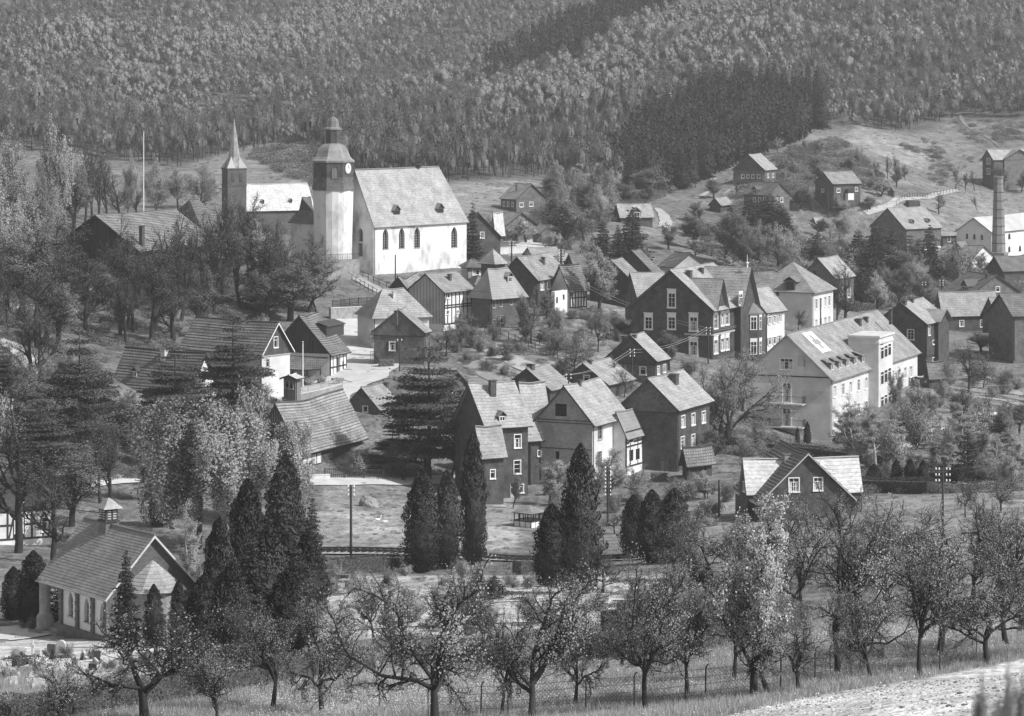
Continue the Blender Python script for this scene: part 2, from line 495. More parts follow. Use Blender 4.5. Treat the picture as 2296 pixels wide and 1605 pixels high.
# ------------------------------------------------------------------ houses
def plane_grid(mb, eA, eB, rA, rB, nx=6, ny=16, lift=0.03, sag=0.0, seed=0, thick=0.14):
    """a roof pitch from the eave line eA-eB up to rA-rB laid in lapping courses"""
    eA, eB, rA, rB = map(Vector, (eA, eB, rA, rB))
    nrm = (eB - eA).cross(((rA + rB) - (eA + eB)) / 2).normalized()
    if nrm.z < 0:
        nrm = -nrm
    le = (eB - eA).length
    ls = (((rA + rB) - (eA + eB)) / 2).length
    along = (eB - eA).normalized()
    def pt(s, t, up=0.0):
        p = (eA.lerp(eB, s)).lerp(rA.lerp(rB, s), t)
        if sag:
            d = sag * (math.sin(math.pi * s) * (0.35 + 0.65 * t) + 0.28 * math.sin(s * 9 + seed) * math.sin(2.5 * t + seed * 2))
            p = p - Vector((0, 0, d))
        return p + nrm * up
    for j in range(ny):
        t0, t1 = j / ny, (j + 1) / ny
        for i in range(nx):
            s0, s1 = i / nx, (i + 1) / nx
            q = [pt(s0, t0, lift), pt(s1, t0, lift), pt(s1, t1), pt(s0, t1)]
            uv = [((p - eA).dot(along), tt * ls) for p, tt in zip(q, (t0, t0, t1, t1))]
            mb.poly(q, uv)
            mb.poly([pt(s0, t0, -0.005), pt(s1, t0, -0.005), pt(s1, t0, lift), pt(s0, t0, lift)], [(0, 0)] * 4)
    for i in range(nx):
        s0, s1 = i / nx, (i + 1) / nx
        mb.poly([pt(s0, 0, -thick), pt(s0, 1, -thick), pt(s1, 1, -thick), pt(s1, 0, -thick)])
        mb.poly([pt(s0, 0, -thick), pt(s1, 0, -thick), pt(s1, 0), pt(s0, 0)])
    for s in (0, 1):
        for j in range(0, ny):
            mb.poly([pt(s, j / ny, -thick), pt(s, (j + 1) / ny, -thick), pt(s, (j + 1) / ny, 0.01), pt(s, j / ny, 0.02)])

def lancet(t0, t1, z0, z1):
    w = t1 - t0
    zs = z1 - w * 0.95
    pts = [(t0, z0), (t1, z0), (t1, zs)]
    for k in range(1, 5):
        a = k / 5 * math.acos(0.5)
        pts.append((t0 + w * math.cos(a), zs + (z1 - zs) * math.sin(a) / math.sin(math.acos(0.5))))
    pts.append(((t0 + t1) / 2, z1))
    for k in range(4, 0, -1):
        a = k / 5 * math.acos(0.5)
        pts.append((t1 - w * math.cos(a), zs + (z1 - zs) * math.sin(a) / math.sin(math.acos(0.5))))
    pts.append((t0, zs))
    return pts
def roundarch(t0, t1, z0, z1):
    w = (t1 - t0) / 2
    c = (t0 + t1) / 2
    return [(t0, z0), (t1, z0)] + [(c + w * math.cos(a), z1 - w + w * math.sin(a)) for a in [math.pi * k / 8 for k in range(9)]]
def circle(t0, t1, z0, z1):
    c, d = (t0 + t1) / 2, (z0 + z1) / 2
    return [(c + (t1 - t0) / 2 * math.cos(2 * math.pi * k / 12), d + (z1 - z0) / 2 * math.sin(2 * math.pi * k / 12)) for k in range(12)]

class House:
    def __init__(s, name, label, u0, vb, ve, uL, uR, y, alpha, gable='L', apex=None, wall='plaster_grey', roof='slate_roof_mid', split=None, clad='slate_wall',
                 hip=(0, 0), ov=0.35, oe=0.4, sag=0.11, root=None, cat='house', nx=5, ny=None, lift=0.03, trim='paint_dark', noroof=False, depth=0.14, foot=3.0, LL=None, base=None, control=True, ov2=None):
        s.ov2 = ov if ov2 is None else ov2
        s.__dict__.update(wallm=wall, roofm=roof, split=split, cladm=clad, hip=hip, ov=ov, oe=oe, sag=sag, gable=gable, nx=nx, ny=ny, lift=lift, trim=trim, noroof=noroof, depth=depth, foot=foot)
        a = R(alpha)
        s.C = P(u0, vb, y)
        s.zb = s.C.z
        s.ze = P(u0, ve, y).z
        s.dL, s.dR = Vector((-math.cos(a), math.sin(a), 0)), Vector((math.sin(a), math.cos(a), 0))
        def ext(d, u):
            k = (u - UC) / F
            return (k * s.C.y - s.C.x) / (d.x - k * d.y)
        s.WL = LL if LL else abs(ext(s.dL, uL))
        s.WR = abs(ext(s.dR, uR))
        if gable == 'L':
            s.a, s.b, s.la, s.lb = s.dR, s.dL, s.WR, s.WL
        else:
            s.a, s.b, s.la, s.lb = s.dL, s.dR, s.WL, s.WR
        m = s.C + s.b * s.lb / 2
        s.zr = CAMZ - ((apex if apex is not None else ve - 10) - VH) * m.y / F
        s.slope = (s.zr - s.ze) / (s.lb / 2)
        s.op = {'L': [], 'R': []}
        s.late = []
        s.root = root or thing(name, tuple(s.C), label, cat)
        s.own = root is None
        s.label = label
        if control:
            CTRL.append((s.C.x, s.C.y, s.zb))
            if s.own:
                HOUSES.append((s, label))
    def hitwall(s, side, u, v):
        n = -s.dR if side == 'L' else -s.dL
        D = Vector(((u - UC) / F, 1, -(v - VH) / F))
        c0 = Vector((0, 0, CAMZ))
        t = (s.C - c0).dot(n) / D.dot(n)
        p = c0 + D * t
        d = s.dL if side == 'L' else s.dR
        return (p - s.C).dot(d), p.z
    def hitroof(s, u, v):
        up = Vector((s.b.x, s.b.y, s.slope))
        n = s.a.cross(up)
        e = Vector((s.C.x, s.C.y, s.ze))
        D = Vector(((u - UC) / F, 1, -(v - VH) / F))
        c0 = Vector((0, 0, CAMZ))
        return c0 + D * ((e - c0).dot(n) / D.dot(n))
    def win(s, side, u, v, w, h, style='w'):
        t0, _ = s.hitwall(side, u - w / 2, v)
        t1, _ = s.hitwall(side, u + w / 2, v)
        tc, _ = s.hitwall(side, u, v)
        y = (s.C + (s.dL if side == 'L' else s.dR) * tc).y
        z = CAMZ - (v - VH) * y / F
        hz = h * y / F / 2
        W = s.WL if side == 'L' else s.WR
        t0, t1 = sorted((t0, t1))
        t0, t1 = max(t0, 0.12), min(t1, W - 0.12)
        if t1 - t0 < 0.15:
            return s
        s.op[side].append((t0, t1, z - hz, z + hz, style))
        return s
    def wins(s, side, lst, w=None, h=None, style='w'):
        for q in lst:
            s.win(side, q[0], q[1], q[2] if len(q) > 2 else w, q[3] if len(q) > 3 else h, q[4] if len(q) > 4 else style)
        return s
    def frame(s, side):
        return (s.dL, -s.dR) if side == 'L' else (s.dR, -s.dL)
    def opening_poly(s, o):
        t0, t1, z0, z1, st = o
        if st in ('lancet', 'lancet_dark'):
            return lancet(t0, t1, z0, z1)
        if st == 'arch':
            return roundarch(t0, t1, z0, z1)
        if st == 'round':
            return circle(t0, t1, z0, z1)
        return [(t0, z0), (t1, z0), (t1, z1), (t0, z1)]
    def wall_poly(s, mb, side, outline, ops, off=0.0, depth=None):
        d, n = s.frame(side)
        depth = s.depth if depth is None else depth
        def W(t, z, o=off):
            q = s.C + d * t + n * o
            return Vector((q.x, q.y, z))
        loops = [[Vector((t, z, 0)) for t, z in outline]]
        zmin, zmax = min(z for _, z in outline), max(z for _, z in outline)
        used = []
        for o in ops:
            pl = s.opening_poly(o)
            if min(z for _, z in pl) <= zmin + 0.03 or max(z for _, z in pl) >= zmax - 0.03:
                continue
            loops.append([Vector((t, z, 0)) for t, z in pl])
            used.append(pl)
        flat = [p for l in loops for p in l]
        for tri in tessellate_polygon(loops):
            pts = [flat[k] for k in tri]
            mb.poly([W(p.x, p.y) for p in pts], [(p.x, p.y) for p in pts])
        for pl in used:
            for k in range(len(pl)):
                (ta, za), (tb, zb) = pl[k], pl[(k + 1) % len(pl)]
                mb.poly([W(ta, za), W(tb, zb), W(tb, zb, -depth), W(ta, za, -depth)])
    def fit_window(s, side, o):
        t0, t1, z0, z1, st = o
        d, n = s.frame(side)
        dep = s.depth
        def B(mb, ta, tb, za, zb, na, nb):
            q = s.C + d * ta + n * na
            mb.box((q.x, q.y, za), d * (tb - ta), n * (nb - na), (0, 0, zb - za))
        w, h = t1 - t0, z1 - z0
        fr, fm, nm = MB(), 'paint_white', 'window'
        pane = MB()
        def PP(pl, off):
            return [Vector(((s.C + d * t + n * off).x, (s.C + d * t + n * off).y, z)) for t, z in pl]
        pane.poly(PP(s.opening_poly(o), -dep + 0.02), [(0, 0)] * len(s.opening_poly(o)))
        if st in ('w', 'W', 's', 'g', 'k'):
            if st == 'g':
                fm = 'paint_grey'
            if st == 'k':
                fm = 'paint_dark'
            e = 0.16 if st == 'W' else (0.09 if st in 'ws' else 0.05)
            if st != 'k':
                B(fr, t0 - e, t0, z0 - e, z1 + e, 0.0, 0.07)
                B(fr, t1, t1 + e, z0 - e, z1 + e, 0.0, 0.07)
                B(fr, t0, t1, z1, z1 + e + (0.42 if st == 'W' else 0), 0.0, 0.07)
                B(fr, t0 - e - 0.04, t1 + e + 0.04, z0 - e - 0.03, z0, 0.0, 0.13)
                if st == 'W':
                    B(fr, t0 - e, t0, z1 + e, z1 + e + 0.42, 0.0, 0.068)
                    B(fr, t1, t1 + e, z1 + e, z1 + e + 0.42, 0.0, 0.068)
                    B(fr, t0 - e - 0.08, t1 + e + 0.08, z1 + e + 0.42, z1 + e + 0.54, 0.0, 0.16)
            f = 0.06
            B(fr, t0, t0 + f, z0, z1, -dep + 0.03, -dep + 0.09)
            B(fr, t1 - f, t1, z0, z1, -dep + 0.03, -dep + 0.09)
            B(fr, t0 + f, t1 - f, z0, z0 + f, -dep + 0.03, -dep + 0.09)
            B(fr, t0 + f, t1 - f, z1 - f, z1, -dep + 0.03, -dep + 0.09)
            nv = max(1, min(5, round(w / 0.6)))
            for k in range(1, nv):
                tc = t0 + w * k / nv
                B(fr, tc - 0.03, tc + 0.03, z0 + f, z1 - f, -dep + 0.03, -dep + 0.085)
            if h > 0.8:
                B(fr, t0 + f, t1 - f, z0 + h * 0.68, z0 + h * 0.68 + 0.06, -dep + 0.03, -dep + 0.095)
            if h > 1.1 and w > 0.7:
                B(fr, t0 + f, t1 - f, z0 + h * 0.36, z0 + h * 0.36 + 0.03, -dep + 0.03, -dep + 0.07)
        elif st in ('lancet', 'arch', 'lancet_dark', 'round'):
            fm = 'paint_grey' if st == 'lancet' else 'iron'
            nb = 3 if w > 0.9 else 2
            for k in range(1, nb):
                tc = t0 + w * k / nb
                B(fr, tc - 0.025, tc + 0.025, z0, z1 - w * (0.42 if nb == 3 else 0.1), -dep + 0.03, -dep + 0.07)
            nr = max(2, int(h / 0.42))
            for k in range(1, nr):
                zz = z0 + h * k / nr
                if zz < z1 - w * 0.7:
                    B(fr, t0, t1, zz - 0.02, zz + 0.02, -dep + 0.028, -dep + 0.065)
            B(fr, t0 - 0.08, t1 + 0.08, z0 - 0.1, z0, -dep * 0.8, 0.1)
        elif st == 'door':
            fm, nm = 'paint_grey', 'door'
            B(fr, t0, t1, z0, z0 + h * 0.45, -dep + 0.03, -dep + 0.07)
            B(fr, t0, t0 + 0.1, z0 + h * 0.45, z1, -dep + 0.03, -dep + 0.07)
            B(fr, t1 - 0.1, t1, z0 + h * 0.45, z1, -dep + 0.03, -dep + 0.07)
            B(fr, (t0 + t1) / 2 - 0.05, (t0 + t1) / 2 + 0.05, z0 + h * 0.45, z1, -dep + 0.03, -dep + 0.068)
            B(fr, t0 + 0.1, t1 - 0.1, z0 + h * 0.75, z0 + h * 0.8, -dep + 0.03, -dep + 0.072)
        elif st == 'wooden':
            fm, nm = 'board_grey', 'door'
            B(fr, t0, t1, z0, z1, -dep + 0.03, -dep + 0.07)
            for k in range(1, max(2, int(w / 0.2))):
                B(fr, t0 + k * 0.2, t0 + k * 0.2 + 0.03, z0, z1, -dep + 0.07, -dep + 0.09)
        elif st == 'hole':
            nm = 'opening'
            fm = 'board_dark'
            B(fr, t0 - 0.06, t0, z0, z1, 0, 0.04)
            B(fr, t1, t1 + 0.06, z0, z1, 0, 0.04)
        o1 = fr.build(nm, fm, s.root)
        pane.build('pane', 'window_glass', o1)
        if st == 's':
            for ta in (t0 - 0.09 - w * 0.5, t1 + 0.09):
                sh = MB()
                B(sh, ta, ta + w * 0.5, z0, z1, 0.03, 0.08)
                for k in range(4):
                    B(sh, ta + 0.05, ta + w * 0.5 - 0.05, z0 + h * (k + .3) / 4, z0 + h * (k + .6) / 4, 0.08, 0.1)
                sh.build('shutter', 'paint_grey' if 'white' in s.wallm else 'paint_dark', s.root)
        if st in ('w', 'W', 's') and RNG.random() < 0.6 and h > 1.0 and w > 0.5:
            cu = MB()
            for ta, tb in ((t0 + 0.07, t0 + w * 0.34), (t1 - w * 0.34, t1 - 0.07)):
                B(cu, ta, tb, z0 + 0.08, z0 + h * 0.66, -dep + 0.022, -dep + 0.03)
            cu.build('curtain', 'curtain', o1)
    def build(s):
        C, a, b, la, lb, ze, zr, zb = s.C, s.a, s.b, s.la, s.lb, s.ze, s.zr, s.zb - s.foot
        gs = s.gable
        hipn, hipf = s.hip
        def out(side, gab):
            W = s.WL if side == 'L' else s.WR
            o = [(0, zb), (W, zb), (W, ze)]
            if gab:
                o.append((W / 2, zr - 0.05))
            return o + [(0, ze)]
        wl, cl = MB(), MB()
        for side in 'LR':
            gab = (side == gs) and not hipn and not s.noroof
            ol = out(side, gab)
            if s.split is None:
                s.wall_poly(wl, side, ol, s.op[side])
            else:
                zs = CAMZ - (s.split - VH) * C.y / F
                W = s.WL if side == 'L' else s.WR
                low = [(0, zb), (W, zb), (W, zs), (0, zs)]
                up = [(0, zs), (W, zs)] + ol[2:]
                ops = s.op[side]
                s.wall_poly(wl, side, low, [o for o in ops if (o[2] + o[3]) / 2 < zs])
                s.wall_poly(cl, side, up, [o for o in ops if (o[2] + o[3]) / 2 >= zs], off=0.06, depth=s.depth + 0.06)
                d, n = s.frame(side)
                q = C + n * 0.06
                st = MB()
                st.box((q.x, q.y, zs - 0.12), d * W, n * 0.08, (0, 0, 0.12))
                st.build('string_course', 'paint_dark' if s.trim == 'paint_dark' else 'paint_grey', s.root)
        # the two walls turned away
        def V(p, z):
            return Vector((p.x, p.y, z))
        Fc = C + a * la
        top = [V(Fc + b * lb, ze)] + ([V(Fc + b * lb / 2, zr - 0.05)] if not hipf and not s.noroof else []) + [V(Fc, ze)]
        wl.poly([V(Fc, zb), V(Fc + b * lb, zb)] + top, [(0, 0)] * (2 + len(top)))
        Bc = C + b * lb
        wl.poly([V(Bc, zb), V(Bc + a * la, zb), V(Bc + a * la, ze), V(Bc, ze)])
        wl.build('wall', s.wallm, s.root)
        if cl.f:
            cl.build('cladding', s.cladm, s.root)
        for side in 'LR':
            for o in s.op[side]:
                s.fit_window(side, o)
        if not s.noroof:
            rf = MB()
            ov, oe = s.ov, s.oe
            drop = oe * s.slope
            e1a, e1b = V(C - a * ov - b * oe, ze - drop + 0.12), V(C + a * (la + s.ov2) - b * oe, ze - drop + 0.12)
            e2a, e2b = V(C - a * ov + b * (lb + oe), ze - drop + 0.12), V(C + a * (la + s.ov2) + b * (lb + oe), ze - drop + 0.12)
            ra = V(C + a * (hipn if hipn else -ov) + b * lb / 2, zr + 0.12)
            rb = V(C + a * (la - hipf if hipf else la + s.ov2) + b * lb / 2, zr + 0.12)
            sl_ = math.hypot(lb / 2 + oe, zr - ze + drop)
            ny = s.ny or max(4, int(sl_ / 0.42))
            plane_grid(rf, e1a, e1b, ra, rb, s.nx, ny, s.lift, s.sag, 1)
            plane_grid(rf, e2b, e2a, rb, ra, s.nx, max(3, ny // 2), s.lift, s.sag, 1)
            if hipn:
                plane_grid(rf, e1a, e2a, ra, ra + Vector((0, 0, 1e-3)) + b * 1e-3, 4, ny, s.lift)
            if hipf:
                plane_grid(rf, e1b, e2b, rb, rb + Vector((0, 0, 1e-3)) + b * 1e-3, 4, ny, s.lift)
            ro = rf.build('roof', s.roofm, s.root)
            s.roof_obj = ro
            rc = MB()
            npt = 9
            pts = []
            for k in range(npt):
                q = ra.lerp(rb, k / (npt - 1))
                if s.sag:
                    q = q - Vector((0, 0, s.sag * (math.sin(math.pi * k / (npt - 1)) + 0.28 * math.sin(k / (npt - 1) * 9 + 1) * math.sin(2.5 + 2))))
                pts.append(q + Vector((0, 0, 0.03)))
            rc.tube(pts, 0.1, 5)
            rc.build('ridge_cap', s.roofm, ro)
            # barge boards on the near gable, gutter along the near eave
            if not hipn:
                vb_ = MB()
                for e in (e1a, e2a):
                    dd = ra - e
                    vb_.box(e - a * 0.03 - Vector((0, 0, 0.2)), dd, a * 0.04, Vector((0, 0, 0.19)))
                vb_.build('barge_board', s.trim, s.root)
            gt = MB()
            gt.tube([e1a - b * 0.06 - Vector((0, 0, 0.06)), e1b - b * 0.06 - Vector((0, 0, 0.06))], 0.065, 5)
            gt.build('gutter', 'metal_roof' if s.trim != 'paint_dark' else 'paint_dark', s.root)
            dp = MB()
            q = V(C - a * 0.0 - b * 0.1, 0)
            if s.zb < ze - 2:
                dp.tube([V(C - b * 0.1 + a * 0.15, ze - 0.1), V(C - b * 0.1 + a * 0.15, s.zb)], 0.05, 5)
                dp.build('downpipe', 'paint_dark', s.root)
        for fn in s.late:
            fn()
        return s
    def chimney(s, u, v, w, h, m='chimney_brick'):
        """u, v: where the stack meets the near pitch; w, h as seen"""
        def go():
            p = s.hitroof(u, v)
            k = p.y / F
            mb = MB()
            c = p - Vector((0, 0, 0.6))
            ang = math.atan2(s.a.y, s.a.x)
            mb.cbox(c, w * k, w * k * 0.85, h * k + 0.6, ang)
            mb.cbox(p + Vector((0, 0, h * k - 0.12)), w * k + 0.16, w * k * 0.85 + 0.16, 0.12, ang)
            o = mb.build('chimney', m, s.roof_obj)
            o.name = 'chimney'
        s.late.append(go)
        return s
    def dormer(s, u, v, w, h, kind='gable', m='slate_wall', wm='w', dbl=False, rm=None):
        """u, v: foot of the dormer front on the near pitch; w, h as seen"""
        def go():
            p = s.hitroof(u, v)
            k = p.y / F
            W_, Hh = w * k / max(0.25, abs(s.a.x)), h * k
            a, n = s.a, -s.b
            n = n if (n.y < 0 or True) else -n
            rise = W_ * 0.45 if kind == 'gable' else 0.25
            dep = (Hh + rise) / max(s.slope, 0.3) + 0.15
            mb = MB()
            o = p - a * W_ / 2 - Vector((0, 0, 0.1))
            A, B_, D_ = o, o + a * W_, Vector((0, 0, Hh + 0.1))
            mb.box(A - n * dep * 0.85, a * W_, n * dep * 0.85, D_)
            if kind == 'gable':
                t = A + a * W_ / 2 + D_ + Vector((0, 0, rise))
                mb.poly([A + D_, B_ + D_, t])
            b0 = mb.build('dormer', m, s.roof_obj)
            rf = MB()
            if kind == 'gable':
                t = A + a * W_ / 2 + D_ + Vector((0, 0, rise + 0.08))
                for sg, e in ((-1, A), (1, B_)):
                    e2 = e + D_ + a * sg * 0.18 - Vector((0, 0, 0.1))
                    rf.poly([e2 + n * 0.25, t + n * 0.25, t - n * dep, e2 - n * dep * 0.8])
                    rf.poly([e2 + n * 0.25 - Vector((0, 0, .08)), t + n * 0.25 - Vector((0, 0, .08)), t + n * 0.25, e2 + n * 0.25])
            else:
                A2, B2 = A + D_ - a * 0.15 + n * 0.2, B_ + D_ + a * 0.15 + n * 0.2
                bk = -n * dep + Vector((0, 0, 0.15 + 0.25 * dep))
                rf.poly([A2, B2, B2 + bk, A2 + bk])
                rf.poly([A2 - Vector((0, 0, .1)), B2 - Vector((0, 0, .1)), B2, A2])
            rf.build('dormer_roof', rm or s.roofm, s.roof_obj)
            if wm:
                fw = MB()
                f = 0.09
                ww, hh = W_ * 0.78, (Hh - 0.1) * 0.86
                q = p - a * ww / 2 + Vector((0, 0, 0.1)) + n * 0.01
                fw.box(q, a * f, n * 0.06, (0, 0, hh))
                fw.box(q + a * (ww - f), a * f, n * 0.06, (0, 0, hh))
                fw.box(q + a * f, a * (ww - 2 * f), n * 0.06, (0, 0, f))
                fw.box(q + a * f + Vector((0, 0, hh - f)), a * (ww - 2 * f), n * 0.06, (0, 0, f))
                fw.box(q + a * (ww / 2 - 0.03) + Vector((0, 0, f)), a * 0.06, n * 0.055, (0, 0, hh - 2 * f))
                fo = fw.build('dormer_window', 'paint_white' if wm == 'w' else 'paint_dark', s.roof_obj)
                pn = MB()
                pn.box(q + a * f + Vector((0, 0, f)), a * (ww - 2 * f), n * 0.02, (0, 0, hh - 2 * f))
                pn.build('dormer_pane', 'window_glass', s.roof_obj)
        s.late.append(go)
        return s
    def cross_gable(s, u, hw, apex, out=0.6, m=None, rm=None, win=None, lower=None):
        """a gable rising from the near eave wall, its ridge running back into the roof"""
        def go():
            side = 'R' if s.gable == 'L' else 'L'
            t, _ = s.hitwall(side, u, (VH + 600))
            d, n = s.frame(side)
            p = s.C + d * t
            za = CAMZ - (apex - VH) * (p + n * out).y / F
            zl = s.ze if lower is None else lower
            mb = MB()
            f = p + n * out
            L_, R_ = f - d * hw, f + d * hw
            def V(q, z):
                return Vector((q.x, q.y, z))
            zb = s.zb - s.foot
            bk = -n * (s.lb / 2 + out)
            if out > 0.3:
                mb.poly([V(L_, zb), V(R_, zb), V(R_, zl), V(f, za), V(L_, zl)], [(0, 0), (2 * hw, 0), (2 * hw, zl - zb), (hw, za - zb), (0, zl - zb)])
                mb.poly([V(L_, zb), V(L_, zl), V(L_ - n * out, zl), V(L_ - n * out, zb)])
                mb.poly([V(R_, zb), V(R_, zl), V(R_ - n * out, zl), V(R_ - n * out, zb)])
            else:
                mb.poly([V(L_, zl - 0.5), V(R_, zl - 0.5), V(R_, zl), V(f, za), V(L_, zl)], [(0, 0), (2 * hw, 0), (2 * hw, .5), (hw, za - zl), (0, .5)])
            mb.build('gable_front', m or s.cladm, s.root)
            rf = MB()
            sl2 = (za - zl) / hw
            for sg in (-1, 1):
                e = f + d * sg * (hw + 0.35)
                zz = zl - 0.35 * sl2 + 0.1
                plane_grid(rf, V(e + n * 0.5, zz), V(e + bk, zz), V(f + n * 0.5, za + 0.1), V(f + bk, za + 0.1), 3, 14, s.lift)
            rf.build('gable_roof', rm or s.roofm, s.root)
            bb = MB()
            for sg in (-1, 1):
                e = V(f + d * sg * (hw + 0.35) + n * 0.52, zl - 0.35 * sl2 - 0.12)
                bb.box(e, V(f + n * 0.52, za - 0.12) - e, n * 0.05, (0, 0, 0.2))
            bb.build('barge_board', s.trim, s.root)
            if win:
                for (wu, wv, ww, wh) in win:
                    q0 = p + n * (out + 0.01)
                    D = Vector(((wu - UC) / F, 1, -(wv - VH) / F))
                    c0 = Vector((0, 0, CAMZ))
                    hp = c0 + D * ((q0 - c0).dot(n) / D.dot(n))
                    k = hp.y / F
                    w_, h_ = ww * k / max(0.2, abs(d.x)), wh * k
                    fw = MB()
                    for x0, x1, z0, z1 in ((-w_ / 2 - .12, -w_ / 2, -h_ / 2, h_ / 2), (w_ / 2, w_ / 2 + .12, -h_ / 2, h_ / 2), (-w_ / 2 - .12, w_ / 2 + .12, h_ / 2, h_ / 2 + .45), (-w_ / 2 - .16, w_ / 2 + .16, -h_ / 2 - .12, -h_ / 2), (-.04, .04, -h_ / 2, h_ / 2), (-w_ / 2, -.04, h_ * .15, h_ * .15 + .07), (.04, w_ / 2, h_ * .15, h_ * .15 + .07)):
                        q = hp + d * x0 + Vector((0, 0, z0))
                        fw.box(q, d * (x1 - x0), n * 0.08, (0, 0, z1 - z0))
                    fo = fw.build('window', 'paint_white', s.root)
                    pn = MB()
                    q = hp - d * w_ / 2 - Vector((0, 0, h_ / 2))
                    pn.box(q, d * w_, n * 0.03, (0, 0, h_))
                    pn.build('pane', 'window_glass', fo)
        s.late.append(go)
        return s
    def timber(s, side, v0, v1, posts, rails, braces=(), wd=0.2, uA=None, uB=None):
        """beams of a half-timbered wall between picture rows v0 (top) and v1 (bottom); posts and rails as fractions"""
        d, n = s.frame(side)
        W = s.WL if side == 'L' else s.WR
        t0, t1 = 0, W
        if uA is not None:
            t0, t1 = sorted((s.hitwall(side, uA, 700)[0], s.hitwall(side, uB, 700)[0]))
            t0, t1 = max(0, t0), min(W, t1)
        zt, zl = CAMZ - (v0 - VH) * s.C.y / F, CAMZ - (v1 - VH) * s.C.y / F
        def inside_free(ta, tb, za, zc):
            for o in s.op[side]:
                if o[0] < (ta + tb) / 2 < o[1] and za < o[3] and zc > o[2]:
                    return o
            return None
        def beam(ta, za, tb, zc, w_, off):
            q0, q1 = s.C + d * ta, s.C + d * tb
            A, B_ = Vector((q0.x, q0.y, za)), Vector((q1.x, q1.y, zc))
            dr = (B_ - A)
            side_v = dr.cross(n).normalized() * w_
            mb = MB()
            mb.box(A - side_v / 2 + n * 0.0, dr, side_v, n * off)
            mb.build('beam', 'timber_dark', s.root)
        for fr in posts:
            t = t0 + (t1 - t0) * fr
            t = min(max(t, t0 + wd / 2), t1 - wd / 2)
            o = inside_free(t, t, zl, zt)
            if o:
                beam(t, zl, t, o[2] - 0.05, wd, 0.04)
                beam(t, o[3] + 0.05, t, zt, wd, 0.04)
            else:
                beam(t, zl, t, zt, wd, 0.04)
        for fr in rails:
            z = zl + (zt - zl) * fr
            segs = [(t0, t1)]
            for o in s.op[side]:
                if o[2] - 0.05 < z < o[3] + 0.05:
                    ns = []
                    for x0, x1 in segs:
                        if o[1] <= x0 or o[0] >= x1:
                            ns.append((x0, x1))
                        else:
                            if o[0] - 0.1 > x0: ns.append((x0, o[0] - 0.1))
                            if o[1] + 0.1 < x1: ns.append((o[1] + 0.1, x1))
                    segs = ns
            for x0, x1 in segs:
                beam(x0, z, x1, z, wd, 0.046)
        for (fa, ga, fb, gb) in braces:
            beam(t0 + (t1 - t0) * fa, zl + (zt - zl) * ga, t0 + (t1 - t0) * fb, zl + (zt - zl) * gb, wd * 0.8, 0.034)
        return s
    def boards(s, side, v0, v1, step=0.28, m='board_dark', uA=None, uB=None, gab=False):
        """cover strips of a boarded wall, too thin to tell apart: one mesh"""
        d, n = s.frame(side)
        W = s.WL if side == 'L' else s.WR
        t0, t1 = 0, W
        if uA is not None:
            t0, t1 = sorted((s.hitwall(side, uA, 700)[0], s.hitwall(side, uB, 700)[0]))
            t0, t1 = max(0, t0), min(W, t1)
        zt, zl = CAMZ - (v0 - VH) * s.C.y / F, CAMZ - (v1 - VH) * s.C.y / F
        mb = MB()
        t = t0 + step / 2
        while t < t1:
            zz = zt
            if gab:
                zz = s.ze + (s.zr - s.ze) * (1 - abs(t - W / 2) / (W / 2)) - 0.25
            if not any(o[0] - .1 < t < o[1] + .1 for o in s.op[side]):
                q = s.C + d * t
                mb.box((q.x, q.y, zl), d * 0.07, n * (0.05 if s.split is None else 0.1), (0, 0, zz - zl))
            t += step
        mb.build('cover_strips', m, s.root, kind='stuff')
        return s
HOUSES = []

# ------------------------------------------------------------------ the buildings of the village
def H(*a, **k):
    return House(*a, **k)
B = []      # everything to build once the terrain is known

# big slate villa in the middle
h = H('villa', 'large dark slate villa with two steep cross gables and white window surrounds', 1596, 806, 690, 1416, 1685, 490, 25, 'L', 606, 'slate_wall', 'slate_roof_light', ov=0.7, oe=0.7, sag=0.03)
h.wins('L', [(1506, 673, 15, 31), (1454, 724, 15, 26), (1506, 724, 15, 26), (1555, 726, 16, 30), (1555, 781, 16, 30)], style='W')
h.win('L', 1510, 781, 16, 34, 'hole')
h.wins('R', [(1604.5, 721, 8, 29), (1619.5, 716, 7, 26), (1630, 714, 7, 26), (1659, 712, 7, 26), (1604.5, 777, 8, 29), (1619.5, 772, 7, 26), (1630, 770, 7, 26), (1659, 768, 7, 26)], style='W')
h.cross_gable(1613, 2.1, 625, out=0.15)
h.cross_gable(1664, 3.2, 600, out=1.0, win=[(1660, 671, 8, 23)])
h.chimney(1545, 622, 13, 16)
h.chimney(1573, 612, 10, 12)
VILLA = h
B.append(h)
h = H('villa_wing', 'slate roofed side wing behind the left of the large slate villa', 1432, 760, 664, 1424, 1500, 506, 75, 'L', 612, 'slate_wall', 'slate_roof_light', LL=7)
B.append(h)
h = H('townhouse', 'narrow house with dark slate side and white shuttered front beside the villa', 1717, 795, 697, 1640, 1759, 515, 35, 'L', 648, 'plaster_white', 'slate_roof_light', foot=3)
h.wins('R', [(1726, 718, 5, 16), (1736.5, 716, 5, 16), (1747.5, 713, 5, 16), (1726, 765, 5, 16), (1736.5, 763, 5, 16), (1747.5, 760, 5, 16)], style='s')
TOWN = h
B.append(h)
h = H('school_building', 'pale hip roofed school building with round gable window and white banded windows', 1821, 745, 652, 1686, 1868, 560, 25, 'L', 594, 'plaster_pale', 'slate_roof_mid', hip=(5.0, 4.5), trim='paint_white', oe=0.55, sag=0.03)
h.wins('R', [(1830, 681, 4.5, 22), (1840, 679, 4.5, 22), (1850, 676, 4.5, 22), (1859, 674, 4.5, 22), (1830, 726, 4.5, 20), (1840, 723, 4.5, 20), (1850, 721, 4.5, 20), (1859, 719, 4.5, 20)], style='w')
